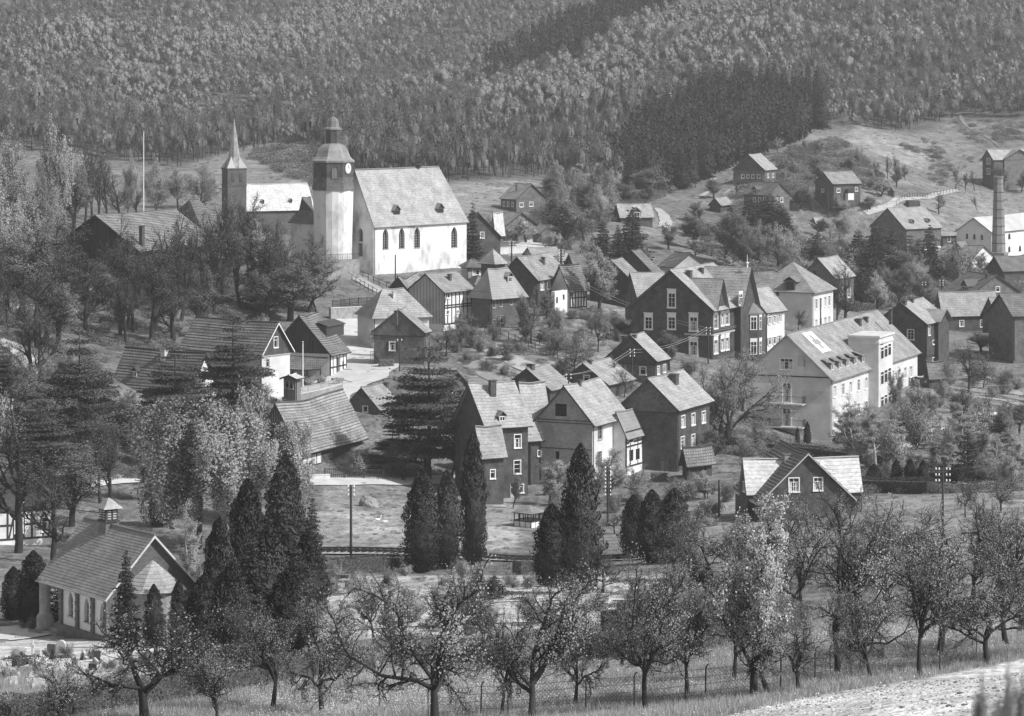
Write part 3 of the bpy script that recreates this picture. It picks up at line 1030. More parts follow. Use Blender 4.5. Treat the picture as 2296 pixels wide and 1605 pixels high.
h.win('L', 1743, 657, 8, 8, 'round')
SCHOOL = h
B.append(h)
h = H('gabled_house', 'dark gabled house with pale roof behind the hip roofed school', 1872, 705, 622, 1797, 1914, 640, 28, 'L', 580, 'slate_wall_grey', 'slate_roof_light', hip=(0, 0))
h.win('L', 1826, 610, 8, 8, 'round').win('L', 1840, 640, 18, 18, 'hole')
h.wins('R', [(1903, 655, 6, 22), (1903, 690, 6, 18)])
B.append(h)

# hospital with the red cross sign
h = H('hospital', 'large hospital with cross sign on the roof, gable balconies and stair tower', 1863, 1004, 848, 1668, 2057, 458, 22, 'L', 751, 'plaster_pale', 'slate_roof_mid', ov=0.35, oe=0.5, nx=10, trim='plaster_grey', sag=0.03)
h.win('L', 1763.5, 816, 28, 24)
h.win('L', 1764, 880, 18, 42, 'w').win('L', 1764, 935, 18, 40, 'w').win('L', 1764, 984, 22, 26, 'hole')
for x, v in ((1871.7, 877), (1890, 872), (1907, 868), (1925, 863), (1942, 858.5), (1987.5, 847), (2001, 843), (2015.5, 840), (2029, 836), (2042, 833)):
    h.win('R', x, v, 5.5, 25)
    h.win('R', x, v + 53, 5.5, 24)
    if x > 1980:
        h.win('R', x, v + 92, 5.5, 14)
for x, v in ((1864.5, 827), (1882, 823), (1899, 818.5), (1916.5, 814), (1934, 809.5)):
    h.dormer(x + 1, v + 4, 8, 17, 'shed', 'slate_roof_dark')
h.chimney(1925, 728, 14, 14)
h.chimney(1942, 722, 10, 12)
HOSP = h
B.append(h)

# stepped house group in the centre
h = H('slate_house', 'tall dark slate house with long pale roof and white windows behind the thujas', 1090, 1130, 952, 1036, 1184, 392, 62, 'L', 862, 'slate_wall', 'slate_roof_light', oe=0.5, nx=8, foot=2, LL=8)
h.wins('R', [(1160.5, 989, 14, 29), (1159.5, 1047, 14, 29), (1119, 989, 13, 20)])
h.win('R', 1151, 1102, 13, 36, 'door').win('R', 1169, 1095, 8, 18)
h.dormer(1126, 946, 17, 15, 'gable')
h.chimney(1104, 884, 14, 32)
SLATE = h
B.append(h)
h2 = H('slate_house_wing', '', 1186, 1128, 970, 1150, 1234, 402, 62, 'L', 860, 'slate_wall', 'slate_roof_light', root=h.root, foot=2)
h2.wins('R', [(1211, 975, 6, 10), (1209, 1016, 6, 12), (1218, 1015.5, 6, 12)])
B.append(h2)
h2 = H('slate_house_porch', '', 1082, 1128, 1012, 1060, 1129, 384, 60, 'L', 958, 'slate_wall', 'slate_roof_mid', root=h.root, foot=2)
h2.win('R', 1104.5, 1063, 10, 19)
B.append(h2)
h = H('brick_house', 'brick gabled house with pale plaster side and steep light roof', 1328, 1062, 944, 1206, 1402, 400, 25, 'L', 866, 'plaster_pale', 'slate_roof_light', ov=0.5, oe=0.6)
h.win('L', 1258, 919, 26, 28, 'k').win('L', 1250, 1022, 9, 21, 'hole')
h.wins('R', [(1345, 970, 9, 30), (1382.5, 963, 9, 29), (1344, 1023, 9, 22), (1376, 1018, 9, 20)], style='g')
h.chimney(1299, 862, 9, 11)
BRICKH = h
B.append(h)
h = H('timbered_annex', 'half timbered annex with metal roof over an open shed beside the brick house', 1402, 1092, 972, 1362, 1462, 405, 25, 'L', 926, 'plaster_white', 'metal_roof', ov=0.2, nx=3)
h.wins('R', [(1415.5, 982, 9, 19), (1444, 976, 10, 19), (1415.5, 1021, 9, 25), (1430, 1018, 9, 25), (1444, 1015, 9, 26)], style='k')
h.win('R', 1444, 1073, 20, 32, 'hole')
h.timber('R', 968, 1048, [0, 0.18, 0.46, 0.68, 0.98], [0, 0.56, 0.66, 0.98], [(0.02, 0.75, 0.14, 0.98), (0.98, 0.1, 0.86, 0.55), (.98, .66, .9, .98)])
B.append(h)
h = H('slate_cottage', 'broad dark slate house with large chimney and three upper side windows', 1518, 1064, 914, 1392, 1591, 408, 23, 'L', 850, 'slate_wall', 'slate_roof_light', split=925, ov=0.5, oe=0.5)
h.cladm = 'slate_wall_grey'
h.wins('R', [(1531, 945, 8, 25), (1553.7, 940, 8, 25), (1577, 935, 8, 25), (1530, 992, 8, 25), (1553.5, 987, 8, 25)])
h.win('L', 1489, 1046, 17, 26, 'wooden')
h.chimney(1511, 856, 20, 18)
B.append(h)
h = H('woodshed', 'open timber lean-to shed with tiled roof at the slate house corner', 1540, 1066, 1026, 1530, 1596, 398, 50, 'L', 1004, 'board_dark', 'tile_roof_dark', nx=3)
h.win('R', 1566, 1046, 34, 22, 'hole')
B.append(h)
h = H('small_slate_house', 'small slate house with white window below the villa garden', 1470, 850, 806, 1360, 1497, 455, 25, 'L', 752, 'slate_wall_grey', 'slate_roof_light', split=817)
h.cladm = 'slate_wall'
h.win('L', 1441.5, 831, 13, 17)
h.wins('R', [(1475.5, 830, 5, 17), (1489, 826, 5, 17)])
h.chimney(1421, 756, 12, 6)
B.append(h)
h = H('low_slate_house', 'low slate house partly hidden by a bush above the brick house', 1362, 890, 860, 1256, 1418, 440, 25, 'L', 816, 'slate_wall', 'slate_roof_light')
h.win('L', 1315, 848.5, 12, 14)
h.chimney(1322, 815, 10, 8)
B.append(h)
h = H('boarded_barn', 'small barn with light boarded hatch in a dark slate gable', 1233, 905, 872, 1131, 1278, 430, 25, 'L', 827, 'slate_wall', 'slate_roof_mid')
h.win('L', 1173, 862, 18, 26, 'wooden')
h.chimney(1190, 826, 16, 10)
B.append(h)

# left of centre, round the lane
h = H('mansard_house', 'pale plastered house with big hipped slate roof behind a slate gable', 837, 795, 706, 826, 962, 478, 70, 'L', 650, 'plaster_pale', 'slate_roof_light', hip=(2.6, 2.6), oe=0.6, trim='plaster_pale', LL=7.5)
h.chimney(884, 668, 7, 16, 'stone_pale')
B.append(h)
h = H('front_gable_house', 'slate gabled house with shuttered window in front of the hipped roof', 951, 803, 744, 838, 963, 455, 14, 'L', 695, 'slate_wall_grey', 'slate_roof_mid', split=753, ov=0.4, oe=0.3)
h.cladm = 'slate_wall_grey'
h.win('L', 879.5, 776, 12, 18, 's').win('L', 925, 776, 14, 20, 'wooden')
h.chimney(888, 718, 8, 22)
B.append(h)
h = H('sagging_tile_barn', 'old timbered barn with sagging tile roof below the white church', 955, 765, 700, 830, 994, 505, 18, 'L', 622, 'plaster_white', 'tile_roof_mid', sag=0.5, nx=14, ov=0.3, oe=0.5, split=699)
h.cladm = 'board_dark'
h.timber('R', 702, 760, [0, .2, .4, .6, .8, 1], [0, .5, 1])
h.boards('L', 700, 698, gab=True)
B.append(h)
h = H('timbered_house', 'white half timbered house with dark boarded side and brown slate roof', 994.5, 727, 652, 918, 1059, 500, 37, 'L', 615, 'plaster_white', 'slate_roof_mid', oe=0.5, nx=5)
h.wins('R', [(1005.7, 661, 6, 14), (1048, 656, 6, 14), (1026.6, 699, 4, 7), (1047.7, 699, 4, 7), (1004, 700, 5, 8)], style='w')
h.timber('R', 653, 727, [0, .14, .28, .42, .55, .68, .82, 1], [0, .49, .56, 1], [(0.02, .56, .12, .95), (.98, .56, .88, .95)])
h.boards('L', 652, 727, gab=True)
h.chimney(1008, 628, 8, 14)
B.append(h)
h = H('turreted_brick_house', 'brick house with metal hipped roof and dormer right of the half timbered house', 1100, 743, 655, 1058, 1174, 500, 45, 'L', 606, 'brick_dark', 'metal_roof', hip=(1.3, 1.3), oe=0.7, trim='paint_white')
h.wins('R', [(1107.6, 678, 5, 24), (1123, 675, 5, 24), (1146, 672, 5, 22), (1108, 728, 6, 22), (1125, 716, 7, 16)], style='g')
h.dormer(1143, 634, 12, 16, 'gable')
B.append(h)
h = H('tall_slate_house', 'dark slate house with light and tiled roof halves and two white windows', 1204.5, 695, 625, 1118, 1273, 520, 25, 'L', 577, 'slate_wall', 'slate_roof_mid', ov=0.4)
h.wins('R', [(1215, 641, 7, 17), (1230, 639, 7, 17)])
h.chimney(1218, 592, 8, 16)
B.append(h)
h = H('white_annex', 'low white plastered annex with two dark windows', 1244, 690, 654, 1236, 1272, 512, 25, 'L', 652, 'plaster_white', 'slate_roof_dark', noroof=True, control=False)
h.root['label'] = 'low white plastered annex with two dark windows on the tall slate house'
h.wins('R', [(1249, 673, 4, 14), (1264, 666, 4, 12)], style='k')
B.append(h)
h = H('timbered_annex', 'small half timbered annex with tiled roof beside the blossom tree', 1277, 692, 646, 1236, 1316, 522, 45, 'L', 596, 'plaster_white', 'tile_roof_dark', nx=4)
h.timber('R', 647, 690, [0, .16, .33, .5, .66, .82, 1], [0, .5, 1], [(.03, .95, .25, .05), (.97, .95, .78, .05)])
B.append(h)
h = H('dark_board_barn', 'dark boarded barn with pale tile roof right of the blossom tree', 1419, 690, 630, 1322, 1442, 530, 22, 'L', 583, 'board_dark', 'tile_roof_mid', ov=0.4)
h.boards('L', 630, 690, gab=True)
B.append(h)
h = H('dark_roofed_barn', 'dark barn roof showing just above the pale tiled barn', 1462, 650, 608, 1372, 1478, 560, 24, 'L', 562, 'board_dark', 'tile_roof_dark')
B.append(h)
h = H('tiled_cottage', 'grey cottage with dark tile roof behind the villa chimneys', 1511, 640, 597, 1480, 1581, 600, 55, 'R', 568, 'plaster_grey', 'tile_roof_dark', lift=0.06)
B.append(h)
h = H('long_tiled_house', 'low tiled house between villa and hip roofed school', 1676, 670, 640, 1670, 1748, 600, 75, 'L', 610, 'slate_wall', 'tile_roof_dark', LL=7)
B.append(h)
h = H('pavilion', 'small pavilion with white window and low dark roof beside the white church', 1047, 628, 598, 1044, 1086, 545, 75, 'L', 582, 'plaster_grey', 'slate_roof_dark', hip=(1.2, 1.2), LL=4)
h.win('R', 1071, 609, 22, 14)
B.append(h)
h = H('turret', 'square turret with pointed pale roof right of the white church', 1109, 640, 587, 1086, 1132, 540, 45, 'L', 560, 'slate_wall', 'slate_roof_light', hip=(1.1, 1.1), control=False, LL=3.1)
B.append(h)
h = H('dark_gable_house', 'dark slate house whose gable shows right of the white church', 1022, 580, 532, 1010, 1122, 590, 72, 'R', 478, 'slate_wall', 'slate_roof_dark')
h.win('R', 1081, 527, 8, 13)
B.append(h)
h = H('low_grey_house', 'low grey roofed house between two telegraph poles', 1196, 595, 573, 1190, 1254, 600, 72, 'L', 556, 'plaster_grey', 'slate_roof_light', control=False, LL=5)
B.append(h)
h = H('grey_outbuilding', 'small pale hip roofed outbuilding right of the insulator pole', 1263, 605, 583, 1256, 1296, 575, 70, 'L', 564, 'plaster_grey', 'slate_roof_light', hip=(1.5, 1.5), control=False, LL=5)
B.append(h)
h = H('dark_roof_house', 'dark roofed house half hidden behind the tall blossom tree', 1296, 640, 612, 1288, 1342, 560, 70, 'L', 570, 'slate_wall', 'slate_roof_dark', control=False, LL=7)
B.append(h)
h = H('white_gable_house', 'house with tiled roof, slate upper gable and bright plastered lower wall', 587, 893, 787, 412, 650, 430, 38, 'R', 725, 'plaster_pale', 'tile_roof_dark', split=798, ov=0.5, oe=0.4, nx=8, trim='paint_white', lift=0.06)
h.win('R', 618, 767, 8, 23).win('R', 600, 814, 6, 17, 'g')
h.chimney(538, 716, 14, 6)
B.append(h)
h = H('timbered_cottage', 'half timbered cottage with large tiled roof behind the dark pines', 428, 926, 872, 256, 487, 425, 38, 'R', 793, 'plaster_white', 'tile_roof_dark', ov=0.4, oe=0.5, nx=8, lift=0.06)
h.timber('R', 872, 925, [0, .25, .5, .75, 1], [0, .5, 1], [(0.02, .95, .2, .1), (.98, .95, .8, .1)])
h.timber('L', 874, 925, [0, .12, .24, .36, .48, .6, .72, .84, 1], [0.98], [(.86, .1, .98, .9)])
h.win('R', 452, 848, 14, 22, 'w').win('R', 450, 898, 12, 18, 'w')
h.dormer(303, 846, 12, 16, 'gable', 'board_dark')
h.chimney(368, 800, 13, 15, 'stone_pale')
B.append(h)
h = H('lane_barn', 'black boarded barn with curved tile roof and timbered side on the lane', 739, 860, 790, 606, 777, 450, 22, 'L', 709, 'plaster_white', 'tile_roof_dark', split=791, sag=0.25, nx=10, ov=0.4, oe=0.5, lift=0.06)
h.cladm = 'board_dark'
h.timber('R', 792, 858, [0, .2, .42, .6, .8, 1], [0, .5, .97])
h.boards('L', 790, 792, gab=True)
h.win('R', 757, 826, 5, 50, 'hole')
def lanebarn(h=h):
    lo = MB()
    n = -h.dR
    W = h.WL
    for k in range(10):
        za, zb_ = h.ze - 0.6, h.ze - 2.0
        t0, t1 = W * 0.02 + k / 10 * W * 0.75, W * 0.02 + (k + 1) / 10 * W * 0.75
        s0, s1 = -0.25 * math.sin(math.pi * k / 10), -0.25 * math.sin(math.pi * (k + 1) / 10)
        q = lambda t, off, z: Vector(((h.C + h.dL * t + n * off).x, (h.C + h.dL * t + n * off).y, z))
        lo.poly([q(t0, 2.2, zb_ + s0), q(t1, 2.2, zb_ + s1), q(t1, 0.02, za), q(t0, 0.02, za)], [(t0, 0), (t1, 0), (t1, 2.6), (t0, 2.6)])
        lo.poly([q(t0, 2.2, zb_ + s0 - .12), q(t1, 2.2, zb_ + s1 - .12), q(t1, 2.2, zb_ + s1), q(t0, 2.2, zb_ + s0)])
    lo.build('lean_to_roof', 'tile_roof_dark', h.root)
    ps = MB()
    for t in (0.3, W * .25, W * .5, W * .76):
        q = h.C + h.dL * t + n * 2.0
        ps.box((q.x, q.y, h.zb), h.dL * .16, n * .16, (0, 0, h.ze - 2.2 - h.zb))
    ps.build('lean_to_posts', 'timber_dark', h.root)
h.late.append(lanebarn)
h.dormer(752, 752, 34, 24, 'shed', 'board_dark', wm=None)
B.append(h)
h = H('front_barn', 'long barn with uneven tile roof and boarded front by the meadow', 667, 1056, 999, 572, 812, 398, 23, 'L', 906, 'board_grey', 'tile_roof_mid', sag=0.35, nx=16, ov=0.4, oe=0.7, lift=0.07)
h.boards('R', 1000, 1050, 0.3, 'board_dark', 721, 812)
h.timber('R', 1000, 1052, [0, .2, .4, .6, .8], [0, .5, 1], uA=667, uB=720)
h.boards('L', 1000, 1050, 0.3, 'board_dark', gab=True)
B.append(h)
def whitefill(h=h):
    mb = MB()
    n = -h.dL
    t1 = h.hitwall('R', 719, 1000)[0]
    q = h.C + n * 0.004
    mb.box((q.x, q.y, h.zb - 1), h.dR * t1, n * 0.02, (0, 0, h.ze - h.zb + 0.6))
    mb.build('infill_panel', 'plaster_white', h.root)
h.late.append(whitefill)
h = H('hut_house', 'small brown gabled house with square window right of the front barn', 848, 942, 914, 775, 892, 425, 22, 'L', 870, 'slate_wall_grey', 'slate_roof_mid', ov=0.3)
h.win('L', 819, 917, 10, 13, 'w')
h.chimney(865, 866, 12, 8)
B.append(h)
h = H('dark_extension', 'small dark slate roof tucked left of the brown gabled house', 790, 935, 905, 775, 812, 436, 60, 'L', 878, 'slate_wall', 'slate_roof_dark', control=False)
B.append(h)
h = H('tile_roof_cottage', 'slate cottage with tiny white window behind the black pine', 998, 900, 862, 972, 1046, 430, 55, 'R', 833, 'slate_wall_grey', 'tile_roof_mid')
h.win('R', 1014.5, 871, 8, 17)
B.append(h)
h = H('kiosk', 'small glazed kiosk with flat pale roof beside the bright plastered wall', 662, 898, 848, 636, 674, 426, 25, 'L', 842, 'board_grey', 'metal_roof_pale', nx=2, control=False)
h.wins('L', [(643, 862, 8, 16), (653, 864, 8, 16)], style='g')
B.append(h)

# upper left: hall and churches
h = H('gymnasium_hall', 'large dark hall with long tiled roof among bare trees', 312, 665, 557, 130, 476, 500, 30, 'L', 483, 'board_dark', 'tile_roof_mid', ov=0.9, oe=0.8, nx=10, lift=0.08)
h.chimney(318, 552, 10, 46, 'chimney_brick')
HALL = h
B.append(h)
h = H('tile_hip_house', 'tiled house behind the large dark hall', 455, 580, 515, 362, 519, 560, 50, 'L', 450, 'plaster_pale', 'tile_roof_dark', hip=(1.5, 2.5), lift=0.07)
B.append(h)
h = H('brick_church', 'far brick church with very pale roof and needle spire', 553, 525, 471, 536, 704, 660, 65, 'L', 414, 'brick_dark', 'slate_roof_pale', ov=0.2, oe=0.3, LL=8)
h.dormer(589, 458, 6, 8, 'gable', wm=None).dormer(652, 456, 6, 8, 'gable', wm=None)
CATH = h
B.append(h)

# white church
h = H('white_church', 'white Gothic church with big slate roof and onion capped tower', 838, 620, 501, 757, 1046, 550, 42, 'L', 382, 'plaster_church', 'slate_roof_light', hip=(0, 2.4), ov=0.25, oe=0.35, nx=10, depth=0.55, trim='slate_roof_mid', sag=0.03)
h.wins('R', [(864.5, 535, 13, 46), (900.8, 533, 13, 46), (935.5, 532, 13, 46), (1018.5, 531, 14, 46)], style='lancet')
h.win('L', 808.5, 526, 10, 30, 'lancet').win('L', 807, 560, 12, 30, 'wooden')
h.dormer(889.4, 482, 15, 12, 'gable', wm='k').dormer(987, 478, 15, 12, 'gable', wm='k')
CH = h
B.append(h)
h2 = H('white_church_sacristy', '', 708, 570, 498, 652, 722, 556, 50, 'L', 444, 'plaster_church', 'slate_roof_dark', hip=(1.5, 1.5), root=CH.root, control=False)
B.append(h2)

# upper middle and right
h = H('far_slate_house', 'far slate house with three side windows at the edge of the field', 1157.5, 475, 445, 1123, 1223, 740, 50, 'R', 413, 'slate_wall_grey', 'slate_roof_mid')
h.wins('L', [(1130, 457, 3.5, 10), (1139.5, 457.5, 3.5, 10), (1149.5, 458, 3.5, 10)]).wins('R', [(1169, 459, 8, 9), (1191, 457.5, 8, 9)])
h.chimney(1158, 428, 3, 14)
B.append(h)
h = H('twin_roof_house', 'house with very pale roof half and grey gable among blossom', 1132, 545, 506, 1108, 1204, 700, 55, 'R', 477, 'slate_wall_grey', 'slate_roof_mid')
h.wins('R', [(1168, 502, 4, 8), (1174, 502, 4, 8), (1180, 502, 4, 8), (1143, 521, 3, 10), (1150, 521, 3, 10)])
B.append(h)
h = H('pale_roof_house', 'narrow house with nearly white roof left of a grey gable', 1112, 535, 512, 1104, 1128, 695, 60, 'L', 477, 'slate_wall_grey', 'slate_roof_pale', control=False)
B.append(h)
h = H('grey_gable_house', 'weathered grey gabled house behind the big bare tree', 1213, 545, 521, 1195, 1266, 680, 60, 'R', 495, 'slate_wall_grey', 'slate_roof_mid')
B.append(h)
h = H('white_gabled_cottage', 'cottage with small central gable above the dark spruces', 1392, 500, 485, 1378, 1463, 740, 75, 'L', 458, 'slate_wall', 'slate_roof_light', hip=(0, 0))
h.dormer(1428, 486, 18, 12, 'gable', 'slate_wall_grey')
B.append(h)
h = H('hill_farmhouse', 'slate farmhouse with steep gable below the spruce plantation', 1714, 412, 380, 1644, 1740, 860, 22, 'L', 347, 'slate_wall_grey', 'slate_roof_light', split=381)
h.wins('L', [(1665.5, 395, 6, 8), (1677, 395, 5, 8), (1688, 395, 5, 8), (1701, 395, 6, 8)]).wins('R', [(1722, 394, 3, 8), (1733, 393, 3, 8)])
B.append(h)
h = H('dark_farmhouse', 'dark slate farmhouse with grey gable behind tall firs', 1723, 470, 436, 1668, 1770, 800, 50, 'R', 410, 'slate_wall_grey', 'slate_roof_dark')
h.wins('L', [(1691.6, 447.5, 5, 9), (1703, 447, 5, 9), (1714, 447, 5, 9)]).wins('R', [(1740, 447.5, 5, 9), (1752.5, 448, 5, 9)])
h.dormer(1692, 434, 10, 10, 'gable')
B.append(h)
h = H('porch_cottage', 'cottage with white porch and brown roof on the knoll', 1868, 440, 411, 1828, 1929, 835, 60, 'L', 386, 'slate_wall', 'slate_roof_mid')
h.wins('R', [(1879.5, 426.7, 7, 9), (1920, 424, 5, 8)])
h.wins('L', [(1845, 427, 5, 7)])
def porch(h=h):
    t = h.hitwall('R', 1902, 430)[0]
    n = -h.dL
    mb = MB()
    q = h.C + h.dR * (t - .9)
    mb.box((q.x, q.y, h.zb - 1), h.dR * 1.8, n * 1.2, (0, 0, 1.7))
    mb.build('porch', 'plaster_white', h.root)
    m2 = MB()
    m2.box((q.x, q.y, h.zb + .7), h.dR * 1.8, n * 1.1, (0, 0, 1.0))
    m2.build('porch_window', 'window_glass', h.root)
h.late.append(porch)
B.append(h)
h = H('small_barn', 'small grey barn with dark boarded gable left of tall firs', 1615, 480, 458, 1591, 1640, 790, 25, 'L', 444, 'board_dark', 'slate_roof_mid')
B.append(h)
h = H('garden_shed', 'tiny dark pointed shed beside a blossoming bush on the slope', 2003, 438, 428, 1990, 2006, 850, 15, 'L', 417, 'board_dark', 'slate_roof_dark', ov=0.1, oe=0.1, ny=3, nx=2)
B.append(h)
h = H('ridge_house', 'tall slate house on the right slope above the chimney', 2227, 422, 356, 2203, 2340, 940, 55, 'L', 336, 'slate_wall', 'slate_roof_light')
h.wins('L', [(2216.5, 361, 7, 13), (2216.5, 384, 7, 13)])
h.cross_gable(2282, 5.5, 335, out=0.4, m='slate_wall_grey', rm='slate_roof_mid')
B.append(h)
h = H('brewery_hall', 'long low brewery hall with pale roof and timbered gable', 1846, 580, 535, 1806, 2026, 830, 66, 'L', 488, 'plaster_white', 'slate_roof_light', nx=8)
h.timber('L', 536, 575, [0, .2, .4, .6, .8, 1], [.95], [(.1, .2, .3, .9)])
h.dormer(1979, 508, 9, 7, 'gable', 'slate_wall', wm=None)
B.append(h)
h = H('brewery_tower_house', 'tall brewery block with dark upper floor and white timbered base', 2031, 605, 512, 1953, 2110, 812, 55, 'L', 467, 'slate_wall_grey', 'slate_roof_light', nx=6)
h.dormer(2046, 502, 8, 6, 'gable', 'slate_wall', wm=None).dormer(2081, 500, 8, 6, 'gable', 'slate_wall', wm=None)
h.wins('R', [(2050, 568, 14, 24), (2085, 566, 12, 24)], style='k')
def brewbase(h=h):
    n = -h.dL
    mb = MB()
    zt = h.zb + 5.4
    q = h.C + n * 0.03
    for t0, t1 in ((0, h.hitwall('R', 2042, 560)[0]), (h.hitwall('R', 2058, 560)[0], h.hitwall('R', 2078, 560)[0]), (h.hitwall('R', 2092, 560)[0], h.WR)):
        q = h.C + n * 0.02 + h.dR * t0
        mb.box((q.x, q.y, h.zb), h.dR * (t1 - t0), n * 0.03, (0, 0, zt - h.zb))
    mb.build('infill_panel', 'plaster_white', h.root)
h.late.append(brewbase)
h.timber('R', 541, 600, [0, .15, .3, .5, .65, .85, 1], [0.35, .99], wd=0.3)
B.append(h)
h = H('white_brewery', 'white walled brewery building with arched windows behind the chimney', 2223, 602, 520, 2145, 2345, 815, 35, 'L', 489, 'plaster_white', 'metal_roof_pale', nx=6)
h.wins('L', [(2168, 529, 5, 11), (2184.5, 530, 5, 11), (2201.5, 531, 5, 11)], style='arch')
h.wins('R', [(2263, 529, 5, 12), (2263, 557.7, 5, 12), (2287, 556, 5, 12), (2263, 581.8, 5, 12), (2287, 580, 5, 11), (2240, 583, 5, 11)], style='arch')
B.append(h)
h = H('link_building', 'dark low link building with timbered strip left of the white brewery', 2112, 552, 526, 2104, 2152, 825, 60, 'L', 519, 'slate_wall', 'slate_roof_mid', control=False, foot=8)
h.win('R', 2128, 536, 6, 12, 'w')
B.append(h)
h = H('low_brewery_shed', 'low hip ended shed with white walls and roof vent by the chimney', 2176, 610, 582, 2094, 2232, 785, 50, 'R', 552, 'plaster_white', 'slate_roof_mid')
h.win('R', 2215.5, 594, 6, 11, 'arch')
h.dormer(2146, 560, 18, 5, 'gable', 'slate_wall', wm=None)
B.append(h)
h = H('corner_slate_house', 'dark slate house with pale roof right of the hospital', 2076, 850, 724, 1966, 2123, 505, 25, 'L', 679, 'slate_wall', 'slate_roof_light', split=798, oe=0.4)
h.cladm = 'slate_wall'
h.wins('L', [(2042, 750, 14, 22), (2045, 790, 14, 22)])
h.wins('R', [(2083, 741, 4, 20), (2094, 767, 7, 8), (2094, 806, 7, 8), (2118, 732, 4, 20), (2118, 784, 4, 20)])
h.cross_gable(2106, 2.6, 694, out=0.7, m='slate_wall')
h.chimney(2026, 682, 14, 9).chimney(2044, 676, 10, 7)
h.chimney(1997, 718, 7, 24)
B.append(h)
h = H('low_cottage', 'low slate cottage with two white windows and wide mottled roof', 2115, 748, 701, 2098, 2236, 600, 75, 'L', 655, 'slate_wall', 'slate_roof_mid', nx=6)
h.wins('R', [(2156, 725, 9, 13), (2204, 725, 12, 15)])
B.append(h)
h = H('dormered_house', 'dark gabled house with one dormer behind the low slate cottage', 2180, 690, 657, 2118, 2286, 650, 68, 'R', 617, 'slate_wall_grey', 'slate_roof_dark')
h.win('R', 2237, 648, 8, 11)
h.dormer(2163, 652, 11, 12, 'gable')
h.chimney(2214, 622, 8, 8)
B.append(h)
h = H('edge_roof_house', 'mottled slate roof at the right edge beside the low cottage', 2238, 748, 712, 2230, 2345, 590, 75, 'L', 668, 'slate_wall', 'slate_roof_mid', LL=7)
B.append(h)
h = H('edge_grey_house', 'plain grey walled house cut off by the right edge', 2272, 808, 706, 2264, 2380, 520, 70, 'L', 660, 'slate_wall_grey', 'slate_roof_dark', LL=8)
B.append(h)
h = H('dark_roofed_house', 'dark roofed house at the right edge below the white brewery', 2250, 640, 606, 2236, 2345, 700, 70, 'L', 575, 'slate_wall', 'slate_roof_dark', LL=7)
B.append(h)

# lower right chalet
h = H('chalet_house', 'wide gabled house with tiled main roof and two pale slate side wings', 1703, 1180, 1124, 1690, 1916, 350, 80, 'R', 1017, 'slate_wall', 'tile_roof_dark', LL=10.6, ov=0.5, oe=0.35, nx=6, trim='paint_grey', lift=0.06)
h.wins('R', [(1780, 1087, 22, 30), (1834, 1085, 19, 28)])
h.chimney(1764, 1030, 14, 14, 'stone_mid')
B.append(h)
h2 = H('chalet_wings', '', 1661, 1180, 1117, 1644, 1921, 349.5, 80, 'L', 1040, 'slate_wall', 'slate_roof_pale', root=h.root, ov=0.1, oe=0.1, nx=8, foot=2)
h2.hitwall('R', 1700, 1100)
h2.win('L', 1655, 1100, 4, 20, 'w')
B.append(h2)
# move the wings back so that the main gable stands proud of them
h2.C = h2.C + h2.dR * 0 + Vector((0.9, 3.2, 0))
h = H('garden_pavilion', 'low garden house with pale hipped roof on the lawn right of the hospital', 2190, 978, 962, 2138, 2242, 432, 45, 'L', 931, 'plaster_pale', 'metal_roof_pale', hip=(2.0, 2.0), control=False)
B.append(h)
h = H('white_extension', 'flat roofed white extension at the far end of the hospital', 2062, 915, 848, 2050, 2083, 496, 40, 'L', 846, 'plaster_white', 'metal_roof_pale', noroof=False, control=False)
h.wins('R', [(2069, 872, 3.5, 24), (2077, 870, 3.5, 24)], style='g')
B.append(h)
h = H('lean_to_shed', 'small dark shed beside the corner slate house', 2084, 852, 830, 2078, 2114, 494, 60, 'L', 812, 'board_dark', 'slate_roof_dark', control=False)
B.append(h)

# left edge and chapel
h = H('edge_timbered_house', 'half timbered house with slate gable at the left edge', -60, 1238, 1130, -150, 122, 338, 62, 'R', 1030, 'plaster_white', 'slate_roof_light', split=1150, ov=0.5)
h.wins('R', [(42, 1178, 17, 32), (100, 1176, 12, 30), (46, 1118, 12, 14)])
h.timber('R', 1152, 1215, [0, .2, .42, .5, .62, .72, .86, 1], [0, .99, .5], [(.44, .05, .5, .9), (.97, .05, .88, .9), (.6, .9, .54, .1)])
B.append(h)
h = H('chapel', 'cemetery chapel with slate roof, arched windows, porch column and small lantern', 242.5, 1446, 1330, 137, 437, 240, 55, 'R', 1202, 'plaster_white', 'chapel_roof', ov=0.45, oe=0.45, nx=10, ny=24, lift=0.02, trim='stone_pale', depth=0.28, foot=1.5, ov2=3.1, sag=0.03)
CHAPEL = h
CHAPEL.wins('L', [(158.4, 1354, 10, 54), (194, 1367, 10, 54), (229, 1379, 9, 54)], style='lancet')
